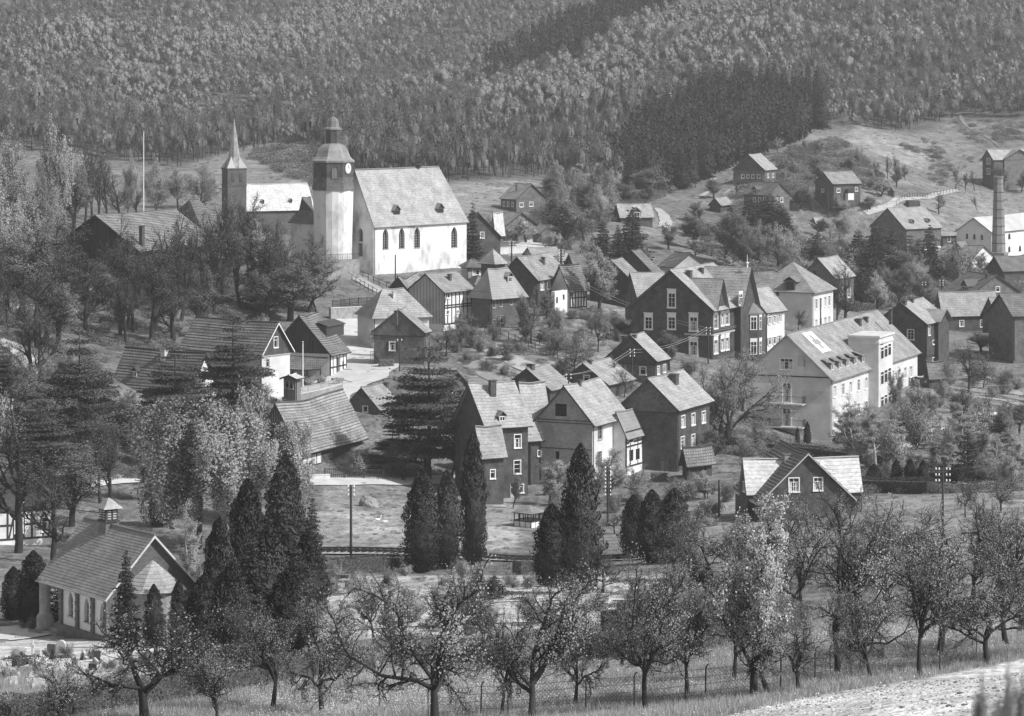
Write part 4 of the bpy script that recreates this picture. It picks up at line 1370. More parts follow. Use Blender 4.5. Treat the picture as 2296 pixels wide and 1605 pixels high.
def chapel_parts(h=CHAPEL):
    n = -h.dR
    z0 = h.zb - 1.0
    pi = MB()
    for k, u in enumerate((139, 175.5, 210, 240)):
        t = h.hitwall('L', u, 1400)[0]
        q = h.C + h.dL * t - h.dL * 0.22 + n * 0.02
        for j in range(13):                     # quoined piers, block by block
            zz = z0 + 0.6 + j * (h.ze - z0 - 0.9) / 13
            w_ = 0.46 if j % 2 else 0.38
            m = MB()
            m.box((q.x, q.y, zz), h.dL * w_, n * 0.16, (0, 0, (h.ze - z0 - 0.9) / 13 - 0.03))
            m.build('stone_block', 'stone_dark', h.root)
    m = MB()
    q = h.C + n * 0.02
    m.box((q.x, q.y, z0), h.dL * h.WL, n * 0.22, (0, 0, 1.55))
    m.build('plinth', 'stone_dark', h.root)
    # dark stone facing of the end gable
    g = MB()
    nn = -h.dL
    def W(t, z, o=0.05):
        p = h.C + h.dR * t + nn * o
        return Vector((p.x, p.y, z))
    g.poly([W(0, z0), W(h.WR, z0), W(h.WR, h.ze), W(h.WR / 2, h.zr - 0.05), W(0, h.ze)], [(0, 0), (h.WR, 0), (h.WR, 4), (h.WR / 2, 8), (0, 4)])
    g.build('gable_facing', 'brick_dark', h.root)
    # apse: half octagon with a pyramid roof
    c = h.C + h.dR * h.WR * 0.5
    zt = CAMZ - (1257 - VH) * (c.y - 0.5) / F
    zeave = CAMZ - (1322 - VH) * (c.y - 2) / F
    r = h.WR * 0.32
    pts = []
    for k in range(5):
        a = math.pi * k / 4
        pts.append(c + h.dR * (-math.cos(a)) * r + nn * math.sin(a) * r * 0.95)
    ap, ar = MB(), MB()
    for k in range(4):
        A, B_ = pts[k], pts[k + 1]
        l = (B_ - A).length
        ap.poly([(A.x, A.y, z0), (B_.x, B_.y, z0), (B_.x, B_.y, zeave), (A.x, A.y, zeave)], [(0, 0), (l, 0), (l, 4), (0, 4)])
        ce = Vector((c.x, c.y, 0))
        A2, B2 = ce + (A - ce) * 1.16, ce + (B_ - ce) * 1.16
        T = Vector((c.x, c.y, zt)) + nn * 0.1
        plane_grid(ar, (A2.x, A2.y, zeave - .25), (B2.x, B2.y, zeave - .25), T, T + h.dR * 1e-3, 3, 9, 0.025, thick=0.06)
    ap.build('apse_wall', 'stone_mid', h.root)
    ar.build('apse_roof', 'slate_roof_light', h.root)
    # ridge lantern
    t = 8.1
    cen = h.C + h.dR * h.WR * 0.5 + h.dL * 6.6
    cz = h.zr
    ang = math.atan2(h.dL.y, h.dL.x)
    m = MB()
    m.lathe((cen.x, cen.y, cz - 1.0), [(1.25, 0.0), (0.85, 0.5), (0.68, 0.9), (0.68, 1.35)], 4, ang + math.pi / 4)
    m.build('lantern_base', 'slate_roof_dark', h.root)
    m = MB()
    m.lathe((cen.x, cen.y, cz + 0.3), [(0.85, 0), (0.85, 0.14), (0.7, 0.14), (0.7, 0.95), (0.82, 0.95), (0.82, 1.0)], 4, ang + math.pi / 4)
    lb = m.build('lantern_box', 'board_dark', h.root)
    for d, e in ((-h.dR, h.dL), (-h.dL, h.dR), (h.dR, h.dL), (h.dL, h.dR)):
        for sx in (-0.36, 0.08):
            for k in range(4):
                m = MB()
                q = Vector((cen.x, cen.y, cz + 0.52 + k * 0.18)) + d * 0.49 + e * sx
                m.box(q, e * 0.28, d * 0.06, (0, 0, 0.09))
                m.build('louvre', 'paint_grey', lb)
    m = MB()
    m.lathe((cen.x, cen.y, cz + 1.3), [(1.15, 0), (1.1, 0.06), (0.7, 0.3), (0.3, 0.62), (0.0, 0.78)], 4, ang + math.pi / 4)
    m.build('lantern_roof', 'slate_roof_light', h.root)
    # porch: column at the corner, beam, floor and steps
    e0 = h.C + h.dL * (h.WL + 2.6)
    m = MB()
    m.lathe((e0.x, e0.y, h.zb - 0.2), [(0.62, 0), (0.62, 0.9), (0.42, 1.15), (0.42, h.ze - h.zb - 0.45), (0.5, h.ze - h.zb - 0.25), (0.5, h.ze - h.zb + 0.1)], 14)
    m.build('column', 'stone_mid', h.root)
    e1 = h.C + h.dL * (h.WL + 2.6) + h.dR * h.WR
    m = MB()
    m.lathe((e1.x, e1.y, h.zb - 0.2), [(0.62, 0), (0.62, 0.9), (0.42, 1.15), (0.42, h.ze - h.zb + 0.1)], 14)
    m.build('column', 'stone_mid', h.root)
    m = MB()
    q = h.C + h.dL * h.WL + n * 0.02
    m.box((q.x, q.y, h.ze - 0.4), h.dL * 2.8, -n * 0.4, (0, 0, 0.5))
    m.build('lintel', 'stone_dark', h.root)
    for k in range(4):
        m = MB()
        q = h.C + h.dL * (h.WL - 0.1 + 0.2) + n * (0.35 * (3 - k)) 
        m.box((q.x, q.y, h.zb - 0.9 + k * 0.22 - 0.4), h.dL * (3.1 + 0.35 * (3 - k)), -n * (1.5 + 0.35 * (3 - k)), (0, 0, 0.62))
        m.build('step', 'stone_mid', h.root)
CHAPEL.late.append(chapel_parts)
B.append(CHAPEL)

# ------------------------------------------------------------------ the ground
solve_terrain()
uu, yy = np.meshgrid(US, YS)
xx = (uu - UC) * yy / F
vv = VH + F * (CAMZ - GZ) / yy
FOREST_EDGE = [(-700, 330), (0, 330), (300, 360), (400, 374), (520, 345), (640, 318), (700, 335), (800, 400), (1000, 408), (1150, 400), (1260, 393), (1300, 430), (1400, 436), (1500, 405), (1650, 342), (1780, 292), (1850, 272), (1960, 287), (2040, 302), (2150, 265), (2296, 272), (3000, 280)]
fe = np.interp(uu, [p[0] for p in FOREST_EDGE], [p[1] for p in FOREST_EDGE])
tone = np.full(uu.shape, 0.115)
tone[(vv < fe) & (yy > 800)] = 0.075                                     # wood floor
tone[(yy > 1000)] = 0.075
def paint(poly, val, ymin=0, ymax=5000):
    tone[inpoly(uu, vv, poly) & (yy > ymin) & (yy < ymax)] = val
paint([(380, 380), (640, 300), (760, 345), (760, 420), (560, 440), (400, 440)], 0.15, 700, 1100)
paint([(980, 412), (1150, 400), (1280, 395), (1290, 402), (1200, 425), (1060, 480), (970, 480)], 0.16, 700)
paint([(1440, 430), (1500, 405), (1650, 350), (1850, 285), (1960, 287), (2040, 302), (2150, 270), (2400, 275), (2400, 560), (2080, 500), (1830, 480), (1600, 480), (1480, 520), (1400, 560)], 0.125, 700)
paint([(1935, 280), (2065, 330), (2090, 350), (2060, 380), (1880, 310)], 0.17, 850)
paint([(2040, 440), (2296, 420), (2400, 470), (2296, 545), (2110, 520)], 0.145, 700)
paint([(1780, 330), (1880, 315), (1970, 380), (1900, 370), (1800, 360)], 0.09, 800)   # bushy bank
paint([(-600, 420), (330, 420), (560, 560), (720, 640), (560, 760), (330, 800), (-600, 1000)], 0.10, 380, 650)
paint([(1050, 720), (1400, 690), (1420, 790), (1250, 880), (1060, 860)], 0.16, 420, 560)
paint([(730, 1085), (1160, 1085), (1160, 1232), (700, 1232)], 0.205, 300)             # meadow before the railway
paint([(1560, 1085), (2400, 1085), (2400, 1260), (1560, 1260)], 0.17, 250)
paint([(2080, 850), (2400, 850), (2400, 1020), (2080, 960)], 0.17, 400)
paint([(-600, 1400), (560, 1440), (500, 1540), (-600, 1640)], 0.36, 150, 290)          # cemetery gravel
paint([(700, 1290), (1500, 1290), (1500, 1400), (700, 1440)], 0.27, 190, 300)
paint([(560, 1500), (1200, 1490), (1650, 1450), (1900, 1440), (1650, 1520), (900, 1590), (500, 1600)], 0.30, 150, 200)
tone[(yy < 195)] = 0.21
paint([(-600, 1520), (560, 1480), (560, 1700), (-600, 1700)], 0.17, 0, 190)
soil_poly = [(1480, 1640), (1700, 1588), (1860, 1554), (2060, 1522), (2296, 1478), (2900, 1370), (2900, 4000), (1400, 4000)]
paint(soil_poly, 0.43, 0, 172)
idx = lambda j, i: j * len(US) + i
J, I = np.meshgrid(np.arange(len(YS) - 1), np.arange(len(US) - 1), indexing='ij')
quads = np.stack([idx(J, I), idx(J, I + 1), idx(J + 1, I + 1), idx(J + 1, I)], -1).reshape(-1, 4)
def np_mesh(name, verts, faces, m, smooth=False, uvs=None):
    """faces: N x k array"""
    me = bpy.data.meshes.new(name)
    k = faces.shape[1]
    me.vertices.add(len(verts))
    me.vertices.foreach_set('co', np.ascontiguousarray(verts, dtype=np.float32).ravel())
    me.loops.add(faces.size)
    me.loops.foreach_set('vertex_index', faces.astype(np.int32).ravel())
    me.polygons.add(len(faces))
    me.polygons.foreach_set('loop_start', np.arange(0, faces.size, k, dtype=np.int32))
    me.polygons.foreach_set('loop_total', np.full(len(faces), k, np.int32))
    if smooth:
        me.polygons.foreach_set('use_smooth', np.ones(len(faces), bool))
    me.update(calc_edges=True)
    me.materials.append(MAT[m])
    return me
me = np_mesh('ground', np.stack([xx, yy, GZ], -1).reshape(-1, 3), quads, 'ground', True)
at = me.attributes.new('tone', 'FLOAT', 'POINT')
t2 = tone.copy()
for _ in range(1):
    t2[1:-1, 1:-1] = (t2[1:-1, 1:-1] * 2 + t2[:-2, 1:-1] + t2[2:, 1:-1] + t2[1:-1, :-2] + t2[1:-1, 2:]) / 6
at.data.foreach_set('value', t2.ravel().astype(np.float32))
g = bpy.data.objects.new('ground', me)
COL.objects.link(g)
g['kind'] = 'structure'

def ribbon(name, pts, width, m, lift=0.05, kind='structure'):
    """a way draped on the terrain along picture points; width in metres (scalar or per point)"""
    P3 = [hit(*p[:2]) for p in pts]
    return ribbon3(name, P3, width, m, lift, kind)
def ribbon3(name, P3, width, m, lift=0.05, kind='structure'):
    ws = width if hasattr(width, '__len__') else [width] * len(P3)
    line, wl = [], []
    for k in range(len(P3) - 1):
        n = max(2, int((P3[k + 1] - P3[k]).length / 1.5))
        for j in range(n):
            line.append(P3[k].lerp(P3[k + 1], j / n))
            wl.append(ws[k] + (ws[k + 1] - ws[k]) * j / n)
    line.append(P3[-1]); wl.append(ws[-1])
    mb = MB()
    rows = []
    NC = 6
    for k, p in enumerate(line):
        d = line[min(k + 3, len(line) - 1)] - line[max(k - 3, 0)]
        s = Vector((d.y, -d.x, 0)).normalized()
        row = []
        for c in range(NC + 1):
            q = p + s * (c / NC - 0.5) * wl[k] * (1 + 0.08 * math.sin(k * 1.3))
            row.append(Vector((q.x, q.y, float(ground(q.x, q.y)) + lift)))
        rows.append(row)
    for k in range(len(rows) - 1):
        for c in range(NC):
            mb.poly([rows[k][c], rows[k][c + 1], rows[k + 1][c + 1], rows[k + 1][c]])
    o = mb.build(name, m, smooth=True)
    o['kind'] = kind
    return o
ribbon('road', [(690, 905), (745, 868), (800, 846), (830, 820), (822, 790), (798, 760), (785, 735), (775, 712)], [9, 9, 9, 8, 8, 7, 6, 4], 'road', 0.12)
ribbon('road', [(600, 1082), (740, 1081), (860, 1080), (960, 1078), (1060, 1076)], 4.0, 'road', 0.10)
ribbon('path', [(1488, 512), (1494, 498), (1488, 482), (1474, 468)], [2.5, 3, 2.5, 1.5], 'path', 0.15)
ribbon('path', [(1340, 478), (1320, 474), (1300, 470)], 3, 'path', 0.15)
ribbon('road', [(1940, 478), (1990, 464), (2050, 446), (2100, 436), (2150, 428)], 2.0, 'path', 0.15)
ribbon('path', [(1625, 440), (1640, 425), (1660, 418), (1690, 414)], 1.5, 'path', 0.2)
ribbon('path', [(1600, 400), (1590, 430), (1560, 445)], 1.5, 'path', 0.2)
ribbon('path', [(2150, 255), (2160, 275), (2185, 295), (2215, 310), (2240, 330)], [1.2, 1.2, 1, .8, .5], 'meadow', 0.2)
ribbon('path', [(1195, 563), (1210, 545), (1222, 528)], [7, 6, 5], 'road', 0.15)
ribbon('road', [(1830, 1018), (1900, 1018), (1960, 1014), (2010, 1004), (2060, 990)], [4, 5, 5, 5, 4], 'road', 0.12)
ribbon('path', [(1990, 992), (2060, 975), (2110, 962), (2140, 956)], [4, 3.5, 3, 2], 'road', 0.12)
ribbon('path', [(2050, 1040), (2150, 1040), (2250, 1030)], 3, 'path', 0.12)
ribbon('path', [(1080, 775), (1130, 800), (1200, 832), (1240, 850)], 4, 'path', 0.12)
ribbon('path', [(0, 700), (30, 692), (60, 686)], 4, 'road', 0.12)
ribbon('path', [(0, 740), (25, 775), (55, 800), (75, 815), (90, 850)], 3, 'path', 0.12)
ribbon('path', [(1560, 545), (1600, 530), (1640, 520)], 3, 'path', 0.15)
ribbon('path', [(150, 1085), (220, 1080), (300, 1074)], 5, 'gravel_yard', 0.15)
ribbon('path', [(735, 585), (790, 618), (850, 652), (880, 668)], 2.2, 'path', 0.1)
ribbon('path', [(-40, 1425), (60, 1418), (110, 1425)], 10, 'gravel_yard', 0.08)

for q, w_ in (([(1062, 792), (1110, 815), (1160, 842), (1196, 866)], 2.6), ([(1075, 770), (1140, 795)], 1.8), ([(1110, 782), (1180, 812), (1228, 835)], 1.6), ([(1040, 812), (1085, 838), (1120, 858)], 2.4), ([(1215, 745), (1260, 765), (1330, 792)], 2.0), ([(1170, 755), (1215, 775)], 1.6)):
    ribbon('garden_bed', q, w_, 'bed_soil', .07)
for k in range(6):
    ribbon('garden_bed', [(2165 + k * 8, 842 + k * 12), (2230 + k * 6, 850 + k * 12), (2300, 862 + k * 12)], 1.5, 'bed_soil' if k % 2 else 'meadow_pale', .07)
ribbon('path', [(740, 1415), (900, 1405), (1100, 1396), (1300, 1392)], 1.6, 'gravel_yard', .07)
ribbon('path', [(880, 1360), (1050, 1352), (1300, 1345), (1480, 1345)], 1.4, 'gravel_yard', .07)
ribbon('track', [(500, 1625), (800, 1580), (1200, 1545), (1500, 1522), (1800, 1490), (2050, 1450)], [2, 2.4, 2.4, 2.4, 2.2, 2], 'meadow_pale', .05)
# railway: ballast, two rails on sleepers
ra_, rb_ = hit(640, 1240), hit(1620, 1240)
line = [hit(u, 1240) for u in range(560, 1641, 60)]
zavg = [p.z for p in line]
rw = []
A0, A1 = line[0], line[-1]
for k in range(25):
    rw.append(A0.lerp(A1, k / 24))
ribbon3('railway_bed', rw, 4.6, 'ballast', 0.16)
rail = thing('railway_track', tuple(rw[12]), 'single railway track with two steel rails crossing the meadow edge', 'railway')
fine = []
for k in range(len(rw) - 1):
    for j in range(3):
        fine.append(rw[k].lerp(rw[k + 1], j / 3))
fine.append(rw[-1])
sd = Vector((A1.y - A0.y, -(A1.x - A0.x), 0)).normalized()
sd = Vector((sd.x, sd.y, 0))
for s_ in (-0.72, 0.72):
    m = MB()
    m.tube([Vector(((p + sd * s_).x, (p + sd * s_).y, float(ground(p.x, p.y)) + 0.42)) for p in fine], 0.09, 4)
    m.build('rail', 'iron', rail)
dirv = (A1 - A0).normalized()
nsl = 0
sm = None
for k in range(0, int((A1 - A0).length / 0.75)):
    p = A0 + dirv * k * 0.75
    c = Vector((p.x, p.y, float(ground(p.x, p.y)) + 0.2))
    if sm is None:
        m = MB()
        m.box(-sd * 1.2 - dirv * 0.12, sd * 2.4, dirv * 0.24, (0, 0, 0.14))
        sm = m.mesh('sleeper', 'timber_dark')
    o = bpy.data.objects.new('sleeper', sm)
    COL.objects.link(o)
    o.parent = rail
    o.location = c - Vector(rail.location)

for h in B:
    h.build()

# ------------------------------------------------------------------ plants: templates
def unit(v):
    return v / (np.linalg.norm(v, axis=-1, keepdims=True) + 1e-9)
class Plant:
    def __init__(s, seed):
        s.r = np.random.default_rng(seed)
        s.seg, s.tw, s.leaf = [], [], []          # (p0, p1, r0, r1) thick; thin; (p, size, dir)
    def branch(s, p, d, L, r0, lvl, P):
        """grow one branch as a chain of bends, then its children"""
        r = s.r
        n = P['n'][lvl]
        wig = P['wig'][lvl]
        pts = [np.array(p, float)]
        d = unit(np.array(d, float))
        r1 = r0 * P.get('taper', 0.45)
        for i in range(n):
            d = unit(d + r.normal(0, wig, 3) + np.array([0, 0, P['up'][lvl]]))
            pts.append(pts[-1] + d * L / n)
        rr = np.linspace(r0, r1, n + 1)
        for i in range(n):
            (s.seg if r0 > P.get('thin', 0.004) else s.tw).append((pts[i], pts[i + 1], rr[i], rr[i + 1]))
        if lvl + 1 >= P['levels']:
            k = P['leafper']
            for _ in range(k):
                t = r.random() * n
                i = min(int(t), n - 1)
                s.leaf.append(pts[i] + (pts[i + 1] - pts[i]) * (t - i) + r.normal(0, P['leafspread'], 3))
            return
        nc = P['kids'][lvl]
        st = P['start'][lvl]
        for c in range(nc):
            t = (st + (1 - st) * (c + r.random() * 0.8) / nc) * n
            i = min(int(t), n - 1)
            q = pts[i] + (pts[i + 1] - pts[i]) * (t - i)
            dd = unit(pts[i + 1] - pts[i])
            a = unit(np.cross(dd, r.normal(0, 1, 3)))
            an = P['ang'][lvl] * (0.7 + 0.6 * r.random())
            cd_ = dd * math.cos(an) + a * math.sin(an)
            s.branch(q, cd_, L * P['len'][lvl] * (0.7 + 0.6 * r.random()) * (1 - P.get('short', 0.35) * t / n), rr[i] * P.get('rk', 0.6), lvl + 1, P)
        s.branch(pts[-1], d, L * P['len'][lvl] * 0.9, r1, lvl + 1, P)

def tubes(segs, n):
    if not segs:
        return np.zeros((0, 3)), np.zeros((0, 4), int)
    A = np.array([q[0] for q in segs]); B_ = np.array([q[1] for q in segs])
    r0 = np.array([q[2] for q in segs]); r1 = np.array([q[3] for q in segs])
    d = unit(B_ - A)
    ref = np.where(np.abs(d[:, 2:3]) > 0.9, np.array([[1.0, 0, 0]]), np.array([[0, 0, 1.0]]))
    a = unit(np.cross(d, ref)); b = np.cross(d, a)
    th = 2 * np.pi * np.arange(n) / n
    ring = a[:, None] * np.cos(th)[None, :, None] + b[:, None] * np.sin(th)[None, :, None]
    V = np.concatenate([A[:, None] + ring * r0[:, None, None], B_[:, None] + ring * r1[:, None, None]], 1)
    N = len(segs)
    base = (np.arange(N) * 2 * n)[:, None]
    k = np.arange(n)[None]
    k2 = (np.arange(n)[None] + 1) % n
    f = np.stack([base + k, base + k2, base + n + k2, base + n + k], -1).reshape(-1, 4)
    return V.reshape(-1, 3), f
def quads_at(c, size, rng, dirs=None, aspect=1.0, flat=0.0):
    """one small leaf face at each point; dirs gives the long direction"""
    N = len(c)
    size = np.broadcast_to(np.asarray(size, float), (N,)) * rng.uniform(0.6, 1.35, N)
    a = unit(rng.normal(0, 1, (N, 3))) if dirs is None else unit(dirs)
    q = rng.normal(0, 1, (N, 3))
    if flat:
        a[:, 2] *= 1 - flat
        a = unit(a)
        q[:, 2] *= 1 - flat
    b = unit(q - (q * a).sum(1, keepdims=True) * a)
    L, W = size[:, None] * a * aspect, size[:, None] * b
    V = np.stack([c - L * .5, c + W * .5, c + L * .5, c - W * .5], 1)
    f = np.arange(N * 4).reshape(N, 4)
    return V.reshape(-1, 3), f
def join(parts):
    vs, fs, o = [], [], 0
    for v, f in parts:
        if len(v):
            vs.append(v); fs.append(f + o); o += len(v)
    return np.concatenate(vs), np.concatenate(fs)
TPL = {}       # kind -> list of (trunk mesh, crown mesh, natural height, natural width)
def orient(V, f):
    """wind every face so that it looks away from the middle of its crown"""
    c = V.mean(0) - np.array([0, 0, .25]) * (V[:, 2].max() - V[:, 2].min())
    fc = V[f[:, :3]]
    nn_ = np.cross(fc[:, 1] - fc[:, 0], fc[:, 2] - fc[:, 0])
    bad = (nn_ * (V[f[:, 0]] - c)).sum(1) < 0
    f = f.copy()
    f[bad] = f[bad][:, ::-1]
    return f
def soft_normals(me_, V, f, mix=.55):
    c = V.mean(0)
    nv = unit((V - c) * np.array([1, 1, .8]) + np.array([0, 0, .15]) * (V[:, 2].max() - V[:, 2].min()))
    fc = V[f[:, :3]]
    fnm = unit(np.cross(fc[:, 1] - fc[:, 0], fc[:, 2] - fc[:, 0]))
    out = np.zeros_like(V)
    own = unit(V[f[:, 0]] - c)
    fnm *= np.sign((fnm * own).sum(1, keepdims=True) + 1e-9)
    out[f.ravel()] = np.repeat(fnm, f.shape[1], 0)
    nv = unit(nv * mix + out * (1 - mix))
    me_.polygons.foreach_set('use_smooth', np.ones(len(f), bool))
    me_.normals_split_custom_set_from_vertices(nv.tolist())
def add_tpl(kind, trunk, crown, tm, cm, extra=None):
    crown = (crown[0], orient(*crown))
    tm_ = np_mesh(kind + '_trunk', *trunk, tm)
    cm_ = np_mesh(kind + '_crown', *crown, cm)
    soft_normals(cm_, *crown)
    hgt = np.percentile(crown[0][:, 2], 99.5)
    wid = 2 * np.percentile(np.hypot(crown[0][:, 0], crown[0][:, 1]), 97)
    ex = None
    if extra:
        ex = (np_mesh(kind + '_blossom', *extra[0], extra[1]), extra[2])
    TPL.setdefault(kind, []).append((tm_, cm_, hgt, wid, ex))

def broad(kind, seeds, P, leafsize, tm='bark', cm='leaf_spring', trunk=(0, 0, 0), flat=0.0, tn=6, twigs=True, blossom=None):
    for sd_ in seeds:
        pl = Plant(sd_)
        P2 = dict(P)
        lean = pl.r.normal(0, P.get('lean', 0.08), 2)
        pl.branch((0, 0, -0.04), (lean[0], lean[1], 1), P['H'], P['R'], 0, P2)
        T = [tubes(pl.seg, tn)]
        lf = np.array(pl.leaf)
        Cp = []
        if twigs:
            T.append(tubes(pl.tw, 3))
        Cp.append(quads_at(lf, leafsize, pl.r, flat=flat))
        ex = None
        if blossom:
            k = pl.r.random(len(lf)) < blossom[1]
            ex = (quads_at(lf[k] + pl.r.normal(0, leafsize, (k.sum(), 3)), blossom[2], pl.r), blossom[0], 'blossom')
        add_tpl(kind, join(T), join(Cp), tm, cm, ex)

# old apple trees of the near orchard: short trunk, crooked open limbs, tufts of young leaves
AP = dict(levels=5, H=0.30, R=0.029, n=[3, 5, 5, 4, 3], wig=[.10, .24, .28, .30, .3], up=[.1, .06, .04, .03, .03], kids=[4, 6, 5, 5], start=[.7, .2, .15, .1], ang=[.85, .8, .8, .8], len=[1.5, .6, .56, .52], leafper=5, leafspread=0.011, taper=.5, rk=.66, thin=.0045, short=.2)
broad('apple', [1, 2, 3, 4, 5, 6], AP, 0.0095, cm='leaf_apple', tn=6)
AP2 = dict(AP, leafper=3)
broad('apple_bare', [11, 12, 13], AP2, 0.010, cm='leaf_apple', tn=6)
BL = dict(levels=5, H=0.5, R=0.026, n=[4, 4, 4, 3, 3], wig=[.05, .14, .2, .25, .3], up=[.1, .14, .1, .06, .03], kids=[8, 5, 4, 4], start=[.3, .2, .15, .1], ang=[.75, .7, .7, .8], len=[.62, .5, .5, .5], leafper=10, leafspread=0.013, thin=.004, short=.3)
broad('blossom_tree', [21, 22, 23], BL, 0.010, cm='leaf_apple', blossom=('blossom', .7, 0.009))
RD = dict(levels=5, H=0.42, R=0.028, n=[4, 4, 4, 3, 3], wig=[.05, .14, .18, .22, .3], up=[.1, .08, .06, .04, .03], kids=[8, 6, 5, 4], start=[.25, .2, .15, .1], ang=[1.0, .8, .75, .8], len=[1.1, .55, .5, .45], leafper=10, leafspread=0.02, thin=.0035, short=.15)
broad('round_tree', [31, 32, 33], RD, 0.0115, cm='leaf_mid')
broad('spring_tree', [34, 35, 36], dict(RD, R=.022, start=[.35, .2, .15, .1], ang=[.7, .65, .7, .8], len=[.85, .5, .5, .45]), 0.0115, cm='leaf_spring')
broad('chestnut_tree', [37, 38], dict(RD, leafper=10, leafspread=.022), 0.020, cm='leaf_spring', flat=.5)
BT = dict(levels=5, H=0.72, R=0.018, n=[6, 5, 4, 4, 3], wig=[.05, .10, .16, .2, .25], up=[.08, .22, .14, .08, .05], kids=[8, 5, 5, 4], start=[.32, .15, .15, .1], ang=[.6, .6, .6, .7], len=[.42, .52, .5, .5], leafper=2, leafspread=0.01, thin=.003, short=.35)
broad('bare_tree', [41, 42, 43, 44], BT, 0.008, cm='leaf_bare', tm='bark')
broad('fuzzy_tree', [45, 46, 47], dict(BT, leafper=8, leafspread=.015, H=.55, len=[.55, .5, .5, .5]), 0.0095, cm='leaf_fuzz', tm='bark')
SH = dict(levels=4, H=0.16, R=0.02, n=[2, 4, 3, 3], wig=[.1, .2, .25, .3], up=[.1, .1, .08, .05], kids=[9, 6, 5], start=[.2, .15, .1], ang=[.9, .8, .8], len=[3.2, .55, .5], leafper=16, leafspread=0.045, thin=.009, short=.2)
broad('bush', [51, 52, 53], SH, 0.028, cm='leaf_mid')
broad('pale_bush', [54, 55], SH, 0.028, cm='leaf_spring', blossom=('blossom', .12, 0.03))
BRC = dict(levels=5, H=0.8, R=0.014, n=[6, 4, 4, 3, 3], wig=[.04, .12, .2, .25, .3], up=[.08, .12, -.05, -.1, -.1], kids=[11, 5, 4, 4], start=[.2, .2, .15, .1], ang=[.7, .7, .7, .8], len=[.34, .5, .5, .5], leafper=7, leafspread=0.012, thin=.0035, short=.5)
broad('birch', [56, 57, 58], BRC, 0.0095, tm='bark_pale', cm='leaf_birch')

def conifer(kind, seed, prof, tiers, per, m, droop=-0.25, leafn=10, ls=0.03, tm='bark', clump=0.02, bare=0.06, asp=2.0, jitter=.15, zc=.35):
    r = np.random.default_rng(seed)
    seg = [((0, 0, -.05), (0, 0, .5), .018, .010), ((0, 0, .5), (0, 0, 1.0), .010, .001)]
    seg = [(np.array(a), np.array(b), c, d) for a, b, c, d in seg]
    tw, lc, ld = [], [], []
    for t in range(tiers):
        h = bare + (1 - bare) * (t + r.random() * .5) / tiers
        rad = prof(h) * (1 + r.normal(0, jitter))
        k = max(4, int(per * (0.4 + rad / 0.25)))
        ph = r.random() * 6.28
        for b in range(k):
            a = ph + 6.283 * b / k + r.normal(0, .2)
            L = rad * r.uniform(.72, 1.12)
            d = np.array([math.cos(a), math.sin(a), droop + r.normal(0, .08)])
            p0 = np.array([0, 0, h])
            p1 = p0 + d * L
            tw.append((p0, p1, .0035, .001))
            n_ = max(3, int(leafn * L / .2))
            ts = r.uniform(.18, 1.02, n_)
            side = np.array([-math.sin(a), math.cos(a), 0])
            w_ = (r.normal(0, 1, n_) * clump * (0.5 + ts))[:, None] * side
            lc.append(p0 + d * L * ts[:, None] + w_ + r.normal(0, 1, (n_, 3)) * clump * np.array([.35, .35, zc]))
            ld.append(np.broadcast_to(d, (n_, 3)) + r.normal(0, .45, (n_, 3)) + w_ * 12 + np.array([0, 0, -.1]))
    lc, ld = np.concatenate(lc), np.concatenate(ld)
    V, f = quads_at(lc, ls, r, dirs=ld, aspect=asp)
    add_tpl(kind, join([tubes(seg, 6), tubes(tw, 3)]), (V, f), tm, m)
for s_ in (61, 62, 63):
    conifer('spruce', s_, lambda h: .21 * (1.03 - h) ** .85, 34, 10, 'leaf_dark', ls=.016, leafn=30)
for s_ in (64, 65):
    conifer('young_fir', s_, lambda h: .30 * (1.03 - h) ** .95, 16, 9, 'leaf_dark', droop=.12, ls=.019, leafn=28, clump=.03)
def pine_prof(h):
    return (.24 + .14 * math.sin(min(1, h * 1.25) * 3.0)) * (1.03 - h) ** .75
for s_ in (66, 67, 68):
    conifer('pine', s_, pine_prof, 11, 7, 'leaf_pine', droop=.12, ls=.0085, leafn=560, clump=.05, bare=.16, asp=2.2, jitter=.32, zc=.13)
def column_tree(kind, seed, prof, n, m, ls):
    r = np.random.default_rng(seed)
    h = r.random(n) ** .85
    a = r.uniform(0, 6.283, n)
    lump = 1 + .13 * np.sin(a * 3 + h * 14 + seed) + .12 * np.sin(a * 5 - h * 23) + .10 * np.sin(a * 9 + h * 41 + seed * 2) + .08 * np.sin(a * 2 + h * 60)
    rad = np.array([prof(x) for x in h]) * lump * (1.06 - .36 * r.random(n) ** 1.5)
    c = np.stack([np.cos(a) * rad, np.sin(a) * rad, .02 + h * .98], 1)
    d = np.stack([np.cos(a) * .35, np.sin(a) * .35, np.ones(n)], 1) + r.normal(0, .35, (n, 3))
    V, f = quads_at(c, ls, r, dirs=d, aspect=1.8)
    k, hh = 9, 10
    th = 2 * np.pi * np.arange(k) / k
    rings = [np.stack([np.cos(th) * prof(x) * .72, np.sin(th) * prof(x) * .72, np.full(k, .02 + x * .95)], 1) for x in np.linspace(0, 1, hh)]
    cv = np.concatenate(rings)
    cf = np.array([[i * k + j, i * k + (j + 1) % k, (i + 1) * k + (j + 1) % k, (i + 1) * k + j] for i in range(hh - 1) for j in range(k)])
    seg = [(np.array([0, 0, -.05]), np.array([0, 0, .3]), .02, .015)]
    add_tpl(kind, tubes(seg, 6), join([(V, f), (cv, cf)]), 'bark', m)
for s_ in (71, 72, 73, 74, 75):
    column_tree('thuja', s_, lambda h: .165 * (1 - h ** 3.2) ** .8 * (.74 + .26 * min(1, h * 4)) + .004, 14000, 'leaf_thuja', .0115)
